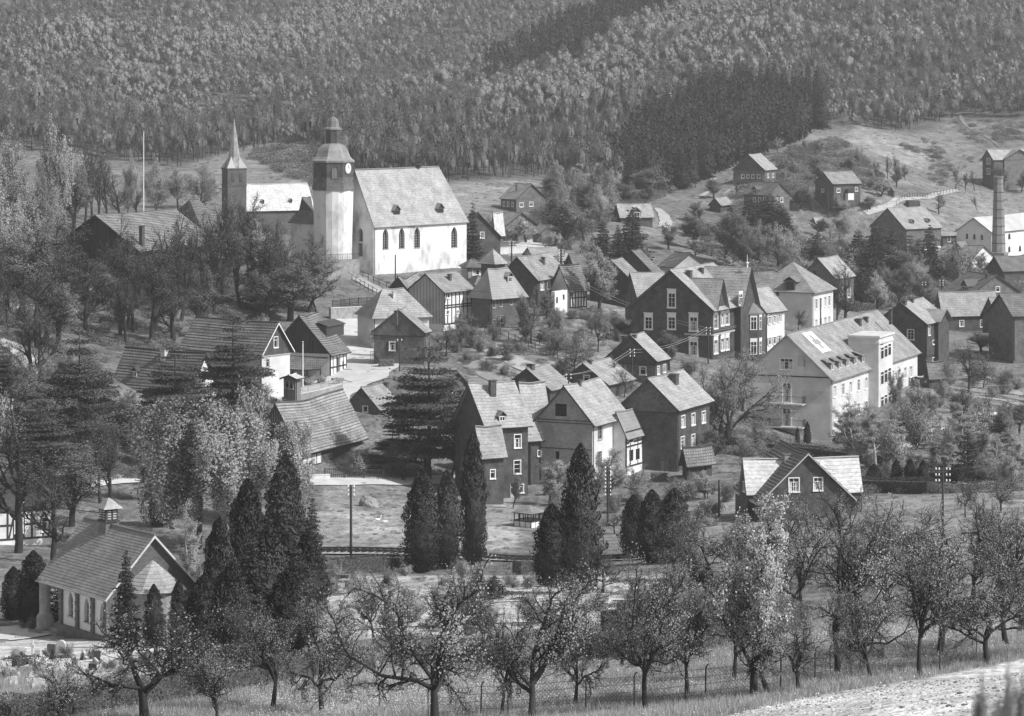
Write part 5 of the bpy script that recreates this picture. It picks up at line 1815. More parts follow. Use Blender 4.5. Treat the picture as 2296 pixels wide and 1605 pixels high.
# weeping birch: hanging strands
for s_ in (81, 82):
    r = np.random.default_rng(s_)
    seg, tw, lc, ld = [], [], [], []
    seg.append((np.array([0, 0, -.05]), np.array([.01, 0, .45]), .012, .009))
    seg.append((np.array([.01, 0, .45]), np.array([0, .02, .9]), .009, .004))
    for b in range(46):
        h = .30 + .65 * r.random()
        a = r.uniform(0, 6.283)
        Rr = (.10 + .22 * r.random()) * (1.2 - .5 * h)
        p = np.array([0, 0, h])
        pts = [p]
        for j in range(1, 6):
            t = j / 5
            pts.append(np.array([math.cos(a) * Rr * t, math.sin(a) * Rr * t, h + .10 * math.sin(t * 2.2) * (1 if h < .8 else .4)]))
        for j in range(5):
            seg.append((pts[j], pts[j + 1], .006 - j * .001, .005 - j * .001))
        for k in range(13):
            t = r.uniform(.35, 1) * 5
            i = min(int(t), 4)
            q = pts[i] + (pts[i + 1] - pts[i]) * (t - i) + r.normal(0, .012, 3)
            L = r.uniform(.12, .42) * (.5 + h * .5)
            L = min(L, q[2] - .04)
            out = np.array([math.cos(a), math.sin(a), 0]) * .03
            prev = q
            for j in range(1, 4):
                nx_ = q + np.array([0, 0, -L * j / 3]) + out * math.sin(j) + r.normal(0, .006, 3)
                tw.append((prev, nx_, .0012, .0010))
                prev = nx_
            n_ = int(80 * L / .25)
            ts = r.random(n_)[:, None]
            lc.append(q + np.array([0, 0, -L]) * ts + out * np.sin(ts * 3) + r.normal(0, .009, (n_, 3)))
    lc = np.concatenate(lc)
    V, f = quads_at(lc, .0085, r, dirs=r.normal(0, .5, (len(lc), 3)) + np.array([0, 0, -1]), aspect=1.5)
    add_tpl('weeping_birch', join([tubes(seg, 5), tubes(tw, 3)]), (V, f), 'bark', 'leaf_birch')

KIND_WORD = {'apple': 'apple tree', 'apple_bare': 'apple tree', 'blossom_tree': 'blossoming fruit tree', 'round_tree': 'round leafy tree', 'spring_tree': 'spring leafed tree', 'chestnut_tree': 'chestnut tree',
             'bare_tree': 'bare tree', 'fuzzy_tree': 'budding tree', 'bush': 'bush', 'pale_bush': 'flowering bush', 'birch': 'young birch', 'spruce': 'spruce', 'young_fir': 'young fir', 'pine': 'dark pine',
             'thuja': 'columnar thuja', 'weeping_birch': 'weeping birch'}
KIND_NAME = {'apple': 'apple_tree', 'apple_bare': 'apple_tree', 'pale_bush': 'bush', 'round_tree': 'leafy_tree', 'spring_tree': 'leafy_tree', 'fuzzy_tree': 'budding_tree', 'birch': 'birch_tree', 'thuja': 'thuja_tree', 'spruce': 'spruce_tree', 'young_fir': 'fir_tree', 'pine': 'pine_tree', 'weeping_birch': 'weeping_birch_tree'}
PLACED = []
def plant(kind, u, vb, vt, wpx=None, look=None, k=None, y=None, lean=0):
    """a tree whose foot shows at u, vb and whose top reaches picture row vt"""
    p = P(u, vb, y) if y else hit(u, vb)
    if y:
        p.z = float(ground(p.x, p.y))
    t = TPL[kind][(len(PLACED) if k is None else k) % len(TPL[kind])]
    zt = CAMZ - (vt - VH) * p.y / F
    s = max(0.3, zt - p.z) / t[2]
    sw = (wpx * p.y / F / t[3]) if wpx else s
    r = bpy.data.objects.new(KIND_NAME.get(kind, kind), None)
    r.empty_display_size = 0.2
    COL.objects.link(r)
    r.location = p
    r.rotation_euler = (R(lean), 0, RNG.uniform(0, 6.28))
    r.scale = (sw, sw, s)
    for nm, me_ in [('trunk', t[0]), ('crown', t[1])] + ([('blossom', t[4][0])] if t[4] else []):
        if kind in ('bush', 'pale_bush'):
            nm = {'trunk': 'stems', 'crown': 'leaves'}.get(nm, nm)
        c = bpy.data.objects.new(nm, me_)
        COL.objects.link(c)
        c.parent = r
    r['category'] = 'bush' if 'bush' in kind else 'tree'
    PLACED.append((r, kind, u, vb, vt, look, p, zt - p.z))
    return r

# ------------------------------------------------------------------ scattered masses (geometry nodes, one object each)
def scatter(name, pts, ids, scl, meshes, rot=None):
    """instances of small template meshes on points; one object of kind stuff"""
    coll = bpy.data.collections.new(name + '_pieces')
    for k, me_ in enumerate(meshes):
        o = bpy.data.objects.new('%s_piece_%02d' % (name, k), me_)
        coll.objects.link(o)
    me = bpy.data.meshes.new(name)
    n = len(pts)
    me.vertices.add(n)
    me.vertices.foreach_set('co', np.asarray(pts, np.float32).ravel())
    for nm, ty, arr in (('pid', 'INT', np.asarray(ids, np.int32)), ('psc', 'FLOAT_VECTOR', np.asarray(scl, np.float32)), ('prot', 'FLOAT', RNG.uniform(0, 6.28, n).astype(np.float32))):
        a = me.attributes.new(nm, ty, 'POINT')
        a.data.foreach_set('vector' if ty == 'FLOAT_VECTOR' else 'value', arr.ravel())
    o = bpy.data.objects.new(name, me)
    COL.objects.link(o)
    ng = bpy.data.node_groups.new(name + '_scatter', 'GeometryNodeTree')
    ng.interface.new_socket('Geometry', in_out='INPUT', socket_type='NodeSocketGeometry')
    ng.interface.new_socket('Geometry', in_out='OUTPUT', socket_type='NodeSocketGeometry')
    N = ng.nodes.new
    gi, go = N('NodeGroupInput'), N('NodeGroupOutput')
    iop = N('GeometryNodeInstanceOnPoints')
    ci = N('GeometryNodeCollectionInfo')
    ci.inputs['Collection'].default_value = coll
    ci.inputs['Separate Children'].default_value = True
    ci.inputs['Reset Children'].default_value = True
    def attr(nm, ty):
        x = N('GeometryNodeInputNamedAttribute')
        x.data_type = ty
        x.inputs['Name'].default_value = nm
        return x.outputs[0]
    L = ng.links.new
    cx = N('ShaderNodeCombineXYZ')
    L(attr('prot', 'FLOAT'), cx.inputs['Z'])
    L(gi.outputs[0], iop.inputs['Points'])
    L(ci.outputs[0], iop.inputs['Instance'])
    iop.inputs['Pick Instance'].default_value = True
    L(attr('pid', 'INT'), iop.inputs['Instance Index'])
    L(cx.outputs[0], iop.inputs['Rotation'])
    L(attr('psc', 'FLOAT_VECTOR'), iop.inputs['Scale'])
    L(iop.outputs[0], go.inputs[0])
    md = o.modifiers.new('scatter', 'NODES')
    md.node_group = ng
    o['kind'] = 'stuff'
    return o

def hill_templates():
    out = []
    r = np.random.default_rng(5)
    def crown(n, m, size, shape, trunk=True, name='hill_tree'):
        lc = []
        blobs = [(r.uniform(-.22, .22), r.uniform(-.22, .22), r.uniform(.42, .88), r.uniform(.10, .19)) for _ in range(11)]
        for (bx, by, bz, br) in blobs:
            k = n // 11
            q = unit(r.normal(0, 1, (k, 3))) * br * r.uniform(.6, 1.05, (k, 1))
            q[:, 2] *= shape
            lc.append(q + np.array([bx, by, bz]))
        lc = np.concatenate(lc)
        if 'fuzz' in m:
            parts = [quads_at(lc, size, r, dirs=r.normal(0, .4, (len(lc), 3)) + np.array([0, 0, 1]), aspect=3.2)]
        else:
            parts = [quads_at(lc, size, r)]
        for (bx, by, bz, br) in (blobs if 'leaf' in m else blobs[:3]):             # lumpy inner masses
            nu, nv_ = 8, 5
            th, ph_ = np.linspace(0, 2 * np.pi, nu, endpoint=False), np.linspace(.05, np.pi - .05, nv_)
            g_ = np.stack([np.sin(ph_)[:, None] * np.cos(th), np.sin(ph_)[:, None] * np.sin(th), np.cos(ph_)[:, None] * np.ones(nu) * shape], -1)
            g_ = g_ * (br * .58 * (1 + r.normal(0, .14, (nv_, nu, 1)))) + np.array([bx, by, bz])
            fs_ = np.array([[i * nu + j, i * nu + (j + 1) % nu, (i + 1) * nu + (j + 1) % nu, (i + 1) * nu + j] for i in range(nv_ - 1) for j in range(nu)])
            parts.append((g_.reshape(-1, 3), fs_))
        return join(parts)
    tr = tubes([(np.array([0, 0, -.1]), np.array([.02, 0, .75]), .018, .008), (np.array([.01, 0, .4]), np.array([.2, .05, .75]), .008, .003), (np.array([.01, 0, .45]), np.array([-.18, .08, .8]), .008, .003)], 4)
    def two(name, c, m):
        """crown and trunk in one mesh with two materials"""
        c = (c[0], orient(*c))
        v, f = join([c, tr])
        me = np_mesh(name, v, f, m)
        me.materials.append(MAT['bark_far'])
        mi = np.zeros(len(f), np.int32)
        mi[len(c[1]):] = 1
        me.polygons.foreach_set('material_index', mi)
        soft_normals(me, v, f, .6)
        return me
    for k in range(4):
        out.append(two('hill_leafy', crown(1300, 'hill_leaf', .026, 1.3), 'hill_leaf'))          # 0-3
    for k in range(4):
        out.append(two('hill_bare', crown(900, 'hill_fuzz', .016, 1.6), 'hill_fuzz'))            # 4-7
    for k in range(3):                                                                            # 8-10 conifers
        lc, ld = [], []
        for t in range(22):
            h = .08 + .92 * t / 22
            rad = .20 * (1.02 - h) ** .8
            for b in range(max(4, int(14 * rad / .2))):
                a = r.uniform(0, 6.283)
                s = r.uniform(.5, 1)
                lc.append((math.cos(a) * rad * s, math.sin(a) * rad * s, h - .1 * rad * s)); ld.append((math.cos(a), math.sin(a), -.5))
        out.append(two('hill_conifer', quads_at(np.array(lc), .055, r, dirs=np.array(ld), aspect=1.8), 'hill_spruce'))
    for k in range(3):                                                                            # 11-13 undergrowth
        q = unit(r.normal(0, 1, (420, 3))) * r.uniform(.5, 1, (420, 1)) * np.array([.6, .6, .4]) + np.array([0, 0, .3])
        V, f = quads_at(q, .07, r)
        f = orient(V, f)
        out.append(np_mesh('brush', V, f, 'hill_fuzz' if k else 'hill_leaf'))
    return out
HT = hill_templates()

# woods on the far hills: tree positions with their kind
def vnoise(x, y, s, seed=0):
    rr = np.random.default_rng(seed)
    g_ = rr.random((64, 64))
    a, b = x / s + 500, y / s + 500
    i, j = np.floor(a).astype(int), np.floor(b).astype(int)
    fa, fb = a - i, b - j
    fa, fb = fa * fa * (3 - 2 * fa), fb * fb * (3 - 2 * fb)
    G = lambda p, q: g_[p % 64, q % 64]
    return G(i, j) * (1 - fa) * (1 - fb) + G(i + 1, j) * fa * (1 - fb) + G(i, j + 1) * (1 - fa) * fb + G(i + 1, j + 1) * fa * fb
NT = 52000
ty = np.sqrt(RNG.uniform(760 ** 2, 1750 ** 2, NT))
tu = RNG.uniform(-260, 2560, NT)
tx = (tu - UC) * ty / F
tz = ground(tx, ty)
tv = VH + F * (CAMZ - tz) / ty
keep = (tv < np.interp(tu, [p[0] for p in FOREST_EDGE], [p[1] for p in FOREST_EDGE])) & (tv > -160)
keep |= (ty > 960) & (tv < 330) & (tu < 1750)
keep &= ~inpoly(tu, tv, [(-200, -30), (150, -30), (110, 10), (-200, 30)])
keep &= ~inpoly(tu, tv, [(2040, 282), (2140, 268), (2160, 240), (2180, 262), (2420, 262), (2420, 420), (2040, 420)])
SPR = [(1335, 415), (1430, 312), (1600, 238), (1700, 232), (1838, 240), (1850, 262), (1800, 312), (1650, 372), (1500, 432), (1420, 452)]
spr = inpoly(tu, tv, SPR) & (ty < 1130)
strip = inpoly(tu, tv, [(1085, 178), (1200, 122), (1300, 80), (1490, -35), (1530, -2), (1310, 130), (1180, 174), (1105, 208)]) & (ty < 1420)
keep &= ~spr & ~strip
# leafy zones: paler trees along the spurs, also putting their sunlit tone into colour
def near_line(u, v, pts, wd):
    d = np.full(u.shape, 1e9)
    for (x1, y1), (x2, y2) in zip(pts[:-1], pts[1:]):
        t = np.clip(((u - x1) * (x2 - x1) + (v - y1) * (y2 - y1)) / ((x2 - x1) ** 2 + (y2 - y1) ** 2), 0, 1)
        d = np.minimum(d, np.hypot(u - x1 - t * (x2 - x1), v - y1 - t * (y2 - y1)))
    return np.exp(-(d / wd) ** 2)
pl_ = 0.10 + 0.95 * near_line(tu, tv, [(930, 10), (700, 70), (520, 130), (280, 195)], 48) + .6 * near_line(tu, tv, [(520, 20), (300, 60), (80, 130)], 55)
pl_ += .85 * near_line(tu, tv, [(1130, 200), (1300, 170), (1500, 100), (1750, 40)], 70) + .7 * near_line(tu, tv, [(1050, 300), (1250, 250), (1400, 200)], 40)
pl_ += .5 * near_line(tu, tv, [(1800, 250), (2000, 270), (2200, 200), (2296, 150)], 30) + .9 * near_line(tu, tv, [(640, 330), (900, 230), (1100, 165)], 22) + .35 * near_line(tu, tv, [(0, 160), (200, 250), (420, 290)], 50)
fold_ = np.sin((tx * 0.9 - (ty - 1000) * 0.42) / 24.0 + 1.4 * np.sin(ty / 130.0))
pl_ += np.where(ty > 1000, .28 * np.clip(fold_, -.5, 1), 0)  # more pale leafy trees on fold crests: lit and shaded bands put into tree colour
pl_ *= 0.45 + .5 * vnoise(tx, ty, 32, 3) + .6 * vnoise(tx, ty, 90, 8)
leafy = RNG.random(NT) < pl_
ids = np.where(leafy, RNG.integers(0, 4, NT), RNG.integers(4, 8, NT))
hh = RNG.uniform(3.6, 6.6, NT) * (0.75 + .5 * vnoise(tx, ty, 45, 9))
hh *= np.exp(RNG.normal(0, .16, NT))
hh = np.where(leafy, hh * 1.0, hh)
ww = hh * np.where(leafy, RNG.uniform(.7, 1.05, NT), RNG.uniform(.75, 1.15, NT))
hh = np.where((tv > 275) & ~leafy, hh * 1.45, hh)
T = np.stack([tx, ty, tz - .1], 1)
def thin(mask, dist):
    """keep points at least dist apart"""
    idx_ = np.nonzero(mask)[0]
    seen, out = {}, []
    for i in idx_:
        c = (int(tx[i] / dist), int(ty[i] / dist))
        if c in seen:
            continue
        seen[c] = 1
        out.append(i)
    return np.array(out)
k = thin(keep, 2.7)
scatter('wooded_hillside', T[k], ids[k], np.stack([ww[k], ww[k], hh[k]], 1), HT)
print('hill trees', len(k))
# spruce plantation and the dark strip along the spur: the nearest trees singly, the rest as a mass
NS = 9000
sy = RNG.uniform(840, 1450, NS); su = RNG.uniform(1070, 1870, NS)
sx = (su - UC) * sy / F
sz = ground(sx, sy)
sv = VH + F * (CAMZ - sz) / sy
ins = (inpoly(su, sv, SPR) & (sy < 1130)) | (inpoly(su, sv, [(1085, 178), (1200, 122), (1300, 80), (1490, -35), (1530, -2), (1310, 130), (1180, 174), (1105, 208)]) & (sy < 1420))
seen, kk = set(), []
for i in np.nonzero(ins)[0]:
    c = (int(sx[i] / 2.3), int(sy[i] / 3.2))
    if c not in seen:
        seen.add(c); kk.append(i)
kk = np.array(kk)
hs = RNG.uniform(8, 12.5, len(kk)) * np.where(su[kk] < 1540, np.where(sv[kk] < 215, 1.15, 1), 1)
scatter('spruce_plantation', np.stack([sx[kk], sy[kk], sz[kk] - .1], 1), RNG.integers(8, 11, len(kk)), np.stack([hs * .72, hs * .72, hs], 1), HT)
print('spruces', len(kk))

# brush on banks and slopes
def brush(name, poly, n, h0, h1, ids_, ymin=0, ymax=3000, meshes=None, wid=1.6):
    us, vs = [p[0] for p in poly], [p[1] for p in poly]
    n2 = n * 12
    yv = RNG.uniform(ymin, ymax, n2); uv = RNG.uniform(min(us), max(us), n2)
    xv = (uv - UC) * yv / F
    zv = ground(xv, yv)
    v_ = VH + F * (CAMZ - zv) / yv
    m = np.nonzero(inpoly(uv, v_, poly) & ~near_house(xv, yv))[0][:n]
    h_ = RNG.uniform(h0, h1, len(m))
    return scatter(name, np.stack([xv[m], yv[m], zv[m]], 1), RNG.choice(ids_, len(m)), np.stack([h_ * wid, h_ * wid, h_], 1), meshes or HT)
def near_house(x, y):
    r = np.zeros(np.shape(x), bool)
    for h in B:
        dx, dy = x - h.C.x, y - h.C.y
        t, s_ = dx * h.dL.x + dy * h.dL.y, dx * h.dR.x + dy * h.dR.y
        r |= (t > -.6) & (t < h.WL + .6) & (s_ > -.6) & (s_ < h.WR + .6)
    return r
brush('hillside_undergrowth', [(-300, 560), (330, 560), (560, 600), (730, 640), (700, 700), (560, 720), (400, 780), (260, 800), (120, 900), (-300, 1000)], 1700, .5, 1.6, [11, 11, 12, 13], 400, 640)
brush('field_edge_scrub', [(560, 350), (700, 310), (900, 400), (700, 420), (620, 380)], 500, 1.2, 3.5, [11, 12, 13], 700, 1000)
brush('bank_scrub', [(1240, 395), (1420, 420), (1500, 430), (1400, 480), (1250, 560), (1180, 520), (1230, 440)], 900, 1.0, 3.2, [11, 12, 12, 13], 640, 900)
brush('knoll_scrub', [(1740, 345), (1880, 315), (1960, 380), (1990, 420), (1800, 470), (1650, 480), (1640, 430), (1740, 400)], 700, .8, 2.6, [11, 12, 13], 760, 980)
brush('garden_scrub', [(1060, 720), (1210, 700), (1400, 690), (1420, 760), (1330, 860), (1100, 850), (960, 820), (980, 760)], 260, .4, 1.1, [11, 12, 13], 430, 560)
brush('park_scrub', [(1580, 870), (1700, 940), (1850, 1015), (1900, 1060), (2400, 1075), (2400, 1100), (1920, 1110), (1600, 1010)], 450, .5, 1.6, [11, 12, 11, 13], 360, 480)
brush('left_thicket', [(-200, 940), (300, 930), (620, 930), (600, 1080), (300, 1075), (-200, 1100)], 500, .6, 1.8, [11, 12, 13], 350, 440)
brush('valley_scrub', [(1560, 500), (1830, 580), (2100, 610), (2300, 620), (2300, 660), (1900, 700), (1680, 620), (1560, 560)], 900, 1, 3, [11, 12, 13], 600, 900)

brush('rough_grass', [(-200, 560), (2500, 560), (2500, 1440), (-200, 1440)], 9000, .10, .34, [11, 11, 12], 200, 640, wid=2.2)
brush('pasture_tufts', [(-200, 270), (2500, 270), (2500, 560), (-200, 560)], 3500, .15, .55, [11, 11, 12], 640, 1100, wid=2.2)
brush('field_boundary_scrub', [(2020, 325), (2070, 333), (2105, 347), (2120, 356), (2115, 362), (2060, 345), (2018, 333)], 130, .6, 1.6, [12, 13], 760, 1100)
brush('slope_gorse', [(2110, 375), (2200, 350), (2290, 335), (2290, 345), (2200, 362), (2150, 385)], 90, .5, 1.4, [12, 13, 11], 760, 1100)
brush('gully_scrub', [(2060, 300), (2110, 330), (2140, 380), (2110, 420), (2080, 400), (2090, 350)], 130, .4, 1.3, [12, 13, 11], 760, 1100)
brush('upper_pasture_scrub', [(2130, 270), (2420, 275), (2420, 330), (2180, 320)], 160, .5, 2.0, [12, 13, 11], 800, 1150)
# grass: near tufts and white flower heads
def blades(n, spread, h, r):
    c = r.uniform(-spread, spread, (n, 3)); c[:, 2] = 0
    d = r.normal(0, .35, (n, 3)) + np.array([0, 0, 1])
    w_ = unit(np.cross(d, r.normal(0, 1, (n, 3)))) * .012
    hh_ = (h * r.uniform(.5, 1.2, n))[:, None]
    V = np.stack([c - w_, c + w_, c + d * hh_], 1)
    return V.reshape(-1, 3), np.arange(n * 3).reshape(n, 3)
gr = np.random.default_rng(3)
GRASS = [np_mesh('grass_tuft', *blades(26, .35, .22, gr), 'grass_blade') for _ in range(3)]
fl = gr.uniform(-.5, .5, (9, 3)); fl[:, 2] = gr.uniform(.08, .22, 9)
GRASS.append(np_mesh('flower_heads', *quads_at(fl, .05, gr), 'flower'))
n = 70000
gy = 108 + (205 - 108) * RNG.random(n) ** .8
gu = RNG.uniform(-60, 2360, n)
gx = (gu - UC) * gy / F
gz = ground(gx, gy)
gv = VH + F * (CAMZ - gz) / gy
m = ~inpoly(gu, gv, soil_poly) & (gv < 1680)
gid = np.where(RNG.random(n) < np.where(inpoly(gu, gv, [(560, 1500), (1200, 1480), (2296, 1380), (2296, 1460), (1600, 1560), (560, 1620)])  , .45, .08) * (.4 + vnoise(gx, gy, 9, 4) * 1.3), 3, RNG.integers(0, 3, n))
gs = RNG.uniform(.7, 1.5, n)
scatter('meadow_grass', np.stack([gx, gy, gz], 1)[m], gid[m], np.stack([gs, gs, gs], 1)[m], GRASS)
# clods on the ploughed strip
cl = []
for k in range(3):
    bm_ = unit(gr.normal(0, 1, (12, 3)))
    import bmesh
    bb = bmesh.new()
    bmesh.ops.create_icosphere(bb, subdivisions=1, radius=.5)
    for v_ in bb.verts:
        v_.co *= 1 + gr.normal(0, .18)
        v_.co.z *= .6
    me_ = bpy.data.meshes.new('soil_clod')
    bb.to_mesh(me_); bb.free()
    me_.materials.append(MAT['stone_dark' if k == 2 else 'soil'])
    cl.append(me_)
n = 9000
gy = RNG.uniform(100, 150, n); gu = RNG.uniform(1400, 2400, n)
gx = (gu - UC) * gy / F; gz = ground(gx, gy); gv = VH + F * (CAMZ - gz) / gy
m = inpoly(gu, gv, soil_poly)
gs = RNG.uniform(.03, .14, n) ** 1.0 * (1 + 1.2 * (RNG.random(n) > .95))
scatter('soil_clods', np.stack([gx, gy, gz], 1)[m], np.where(RNG.random(n) < .22, 2, RNG.integers(0, 2, n))[m], np.stack([gs, gs, gs], 1)[m], cl)

# ------------------------------------------------------------------ towers, chimney, hospital details
def church_tower(h=CH):
    nW = -h.dR                                  # the west gable faces this way
    mid = h.C + h.dL * h.WL / 2
    c = mid + nW * 4.6
    k = c.y / F
    Z = lambda v: CAMZ - (v - VH) * k
    # place so that its axis shows at u=747
    tgt = P(747, 500, c.y)
    c = Vector((tgt.x, c.y, h.zb))
    r = h.root
    ph = R(22.5 + 8)
    def part(name, prof, m, n=8, ph_=ph, parent=None, smooth=False):
        mb = MB()
        mb.lathe((c.x, c.y, 0), [(a * k, Z(v)) for a, v in prof], n, ph_)
        return mb.build(name, m, parent or r, smooth=smooth)
    sh = part('tower_shaft', [(42, 640), (42, 560), (45.5, 424)], 'plaster_church', 20, 0, smooth=True)
    part('tower_skirt', [(51, 425), (50, 421), (48, 408), (47.5, 396)], 'slate_wall_grey')
    drum = part('tower_drum', [(47.5, 396), (47.5, 362)], 'slate_wall')
    part('tower_dome', [(50, 363), (50.5, 359), (45, 355.5), (40, 350), (37, 343), (35, 336), (31.5, 329.5), (26, 324.5), (17.5, 321)], 'dome_slate', parent=None)
    part('lantern', [(17.5, 321), (17.5, 290)], 'slate_wall')
    part('lantern_cap', [(20, 291), (20.5, 287.5), (14, 284), (13.5, 277), (13, 271), (10.5, 266), (5.5, 263), (1.2, 261), (0.7, 232), (0, 230)], 'dome_slate')
    mb = MB()
    mb.lathe((c.x, c.y, 0), [(0, Z(252)), (2.0 * k, Z(251)), (2.8 * k, Z(249)), (2.0 * k, Z(247)), (0, Z(246))], 10)
    mb.build('finial_ball', 'iron', r)
    mb = MB()
    mb.cbox((c.x, c.y, Z(241)), 7 * k, .08, .1)
    mb.cbox((c.x, c.y, Z(246)), .08, .08, 16 * k)
    mb.build('weather_cross', 'iron', r)
    # openings on the facets turned to the right front; normals of facets at ph + 22.5 + n*45
    fac = [ph + R(22.5 + 45 * j) for j in range(8)]
    def facet(a, rad, z0, z1, w_, name, m, pane, arch=True):
        n = Vector((math.cos(a), math.sin(a), 0)); t = Vector((-n.y, n.x, 0))
        ap = rad * k * math.cos(R(22.5))
        o = Vector((c.x, c.y, 0)) + n * ap
        pts = roundarch(-w_ / 2, w_ / 2, z0, z1) if arch else [(-w_ / 2, z0), (w_ / 2, z0), (w_ / 2, z1), (-w_ / 2, z1)]
        fr = MB()
        for e in range(len(pts)):
            (ta, za), (tb, zb_) = pts[e], pts[(e + 1) % len(pts)]
            A, B_ = o + t * ta * 1.18 + n * .02, o + t * tb * 1.18 + n * .02
            A.z, B_.z = za, zb_
            C2, D2 = o + t * ta + n * .02, o + t * tb + n * .02
            C2.z, D2.z = za + .03, zb_ + .03
            up = n * .08
            fr.poly([A + up, B_ + up, D2 + up, C2 + up]); fr.poly([A, B_, B_ + up, A + up]); fr.poly([C2, D2, D2 + up, C2 + up])
        f = fr.build(name, m, r)
        pn = MB()
        q = []
        for ta, za in pts:
            x = o + t * ta + n * .04; x.z = za; q.append(x)
        pn.poly(q)
        pn.build('pane', pane, f)
    fr_ = sorted(fac, key=lambda a: abs(((a - R(-62)) + math.pi) % (2 * math.pi) - math.pi))
    facet(fr_[0], 47.5, Z(399), Z(373), .95, 'belfry_window', 'slate_wall_grey', 'board_grey')
    # clock on the facet facing right
    a = sorted(fac, key=lambda a: abs(((a - R(-17)) + math.pi) % (2 * math.pi) - math.pi))[0]
    n = Vector((math.cos(a), math.sin(a), 0)); t = Vector((-n.y, n.x, 0))
    o = Vector((c.x, c.y, Z(376))) + n * (47.5 * k * math.cos(R(22.5)) + .03)
    mb = MB(); mb.poly([o + t * .72 * math.cos(x) + Vector((0, 0, .85 * math.sin(x))) for x in [2 * math.pi * j / 20 for j in range(20)]])
    cf_ = mb.build('clock_face', 'paint_white', r)
    mb = MB()
    o2 = o + n * .03
    mb.box(o2 - t * .04, t * .08, n * .02, (0, 0, .55)); mb.box(o2, t * .36, n * .03, (0, 0, .08))
    for j in range(12):
        x = 2 * math.pi * j / 12
        mb.box(o2 + t * .6 * math.cos(x) + Vector((0, 0, .7 * math.sin(x))) - t * .03, t * .07, n * .015, (0, 0, .09))
    mb.build('clock_hands', 'iron', cf_)
    mb = MB()
    e = h.C + h.dR * (h.WR - 2.4) + h.dL * h.WL / 2
    mb.cbox((e.x, e.y, h.zr), .1, .1, 1.7); mb.cbox((e.x, e.y, h.zr + 1.1), .6, .08, .1)
    mb.lathe((e.x, e.y, h.zr + .35), [(0, 0), (.16, .16), (0, .32)], 8)
    mb.build('roof_cross', 'iron', r)
    mb = MB()
    e = h.C + h.dR * (h.WR - 7.5) + h.dL * h.WL / 2
    mb.cbox((e.x, e.y, h.zr), .5, .9, .45, .7); mb.cbox((e.x, e.y, h.zr + .45), 1.0, 1.5, .1, .7)
    mb.build('roof_vent', 'slate_wall', r)
    # terrace wall with railing by the west door
    A = h.C + h.dL * 1.0 + nW * 0.3
    tw = thing('terrace_wall', tuple(A), 'stone terrace wall with iron railing at the foot of the white church tower', 'wall')
    p0, p1 = P(706, 590, 541), P(806, 592, 545.5)
    dv = (p1 - p0); dv.z = 0
    zz = P(750, 583, 543).z
    mb = MB(); mb.box((p0.x, p0.y, zz - 4), dv, Vector((-.3, .7, 0)), (0, 0, 4))
    mb.build('masonry', 'stone_mid', tw)
    mb = MB()
    nn_ = 26
    for j in range(nn_ + 1):
        q = Vector((p0.x, p0.y, zz)) + dv * j / nn_
        mb.cbox(q, .05, .05, .95)
    mb.box((p0.x, p0.y, zz + .9), dv, (0, .05, 0), (0, 0, .06))
    mb.build('railing', 'iron', tw, kind='stuff')
church_tower()

def far_church_tower():
    c = P(525, 560, 652)
    k = c.y / F
    Z = lambda v: CAMZ - (v - VH) * k
    r = thing('church_tower', tuple(c), 'slender brick church tower with slate needle spire and pale base gables', 'tower')
    a0 = R(-45 + 22)
    mb = MB(); mb.lathe((c.x, c.y, 0), [(30, Z(565)), (30, Z(377))] if 0 else [(31 * k, Z(565)), (31 * k, Z(416)), (32.5 * k, Z(416)), (32.5 * k, Z(413)), (31 * k, Z(413)), (31 * k, Z(381)), (33 * k, Z(379)), (33 * k, Z(376))], 4, a0)
    mb.build('shaft', 'brick_dark', r)
    mb = MB(); mb.lathe((c.x, c.y, 0), [(21 * k, Z(377)), (13 * k, Z(352)), (0, Z(263))], 8, a0 + R(22.5))
    mb.build('spire', 'slate_roof_mid', r)
    for j in range(4):
        a = a0 + R(45 + 90 * j)
        n = Vector((math.cos(a), math.sin(a), 0)); t = Vector((-n.y, n.x, 0))
        ap = 31 * k * math.cos(R(45))
        for sx in (-.55, .55):
            w_ = MB()
            q = Vector((c.x, c.y, Z(406))) + n * (ap + .02) + t * (sx * ap * .75) - t * .28
            w_.box(q, t * .56, n * .06, (0, 0, 20 * k)); w_.build('louvre_window', 'slate_wall', r)
        # corner broaches of bright metal
        b = a0 + R(90 * j)
        cc = Vector((c.x, c.y, 0)) + Vector((math.cos(b), math.sin(b), 0)) * 33 * k
        m2 = MB()
        i0 = Vector((c.x, c.y, 0)) + Vector((math.cos(b - .62), math.sin(b - .62), 0)) * 22 * k
        i1 = Vector((c.x, c.y, 0)) + Vector((math.cos(b + .62), math.sin(b + .62), 0)) * 22 * k
        tp = Vector((c.x, c.y, 0)) + Vector((math.cos(b), math.sin(b), 0)) * 13 * k
        cc.z = i0.z = i1.z = Z(376); tp.z = Z(350)
        m2.poly([cc, i1, tp]); m2.poly([cc, tp, i0])
        m2.build('broach', 'slate_roof_pale', r)
far_church_tower()

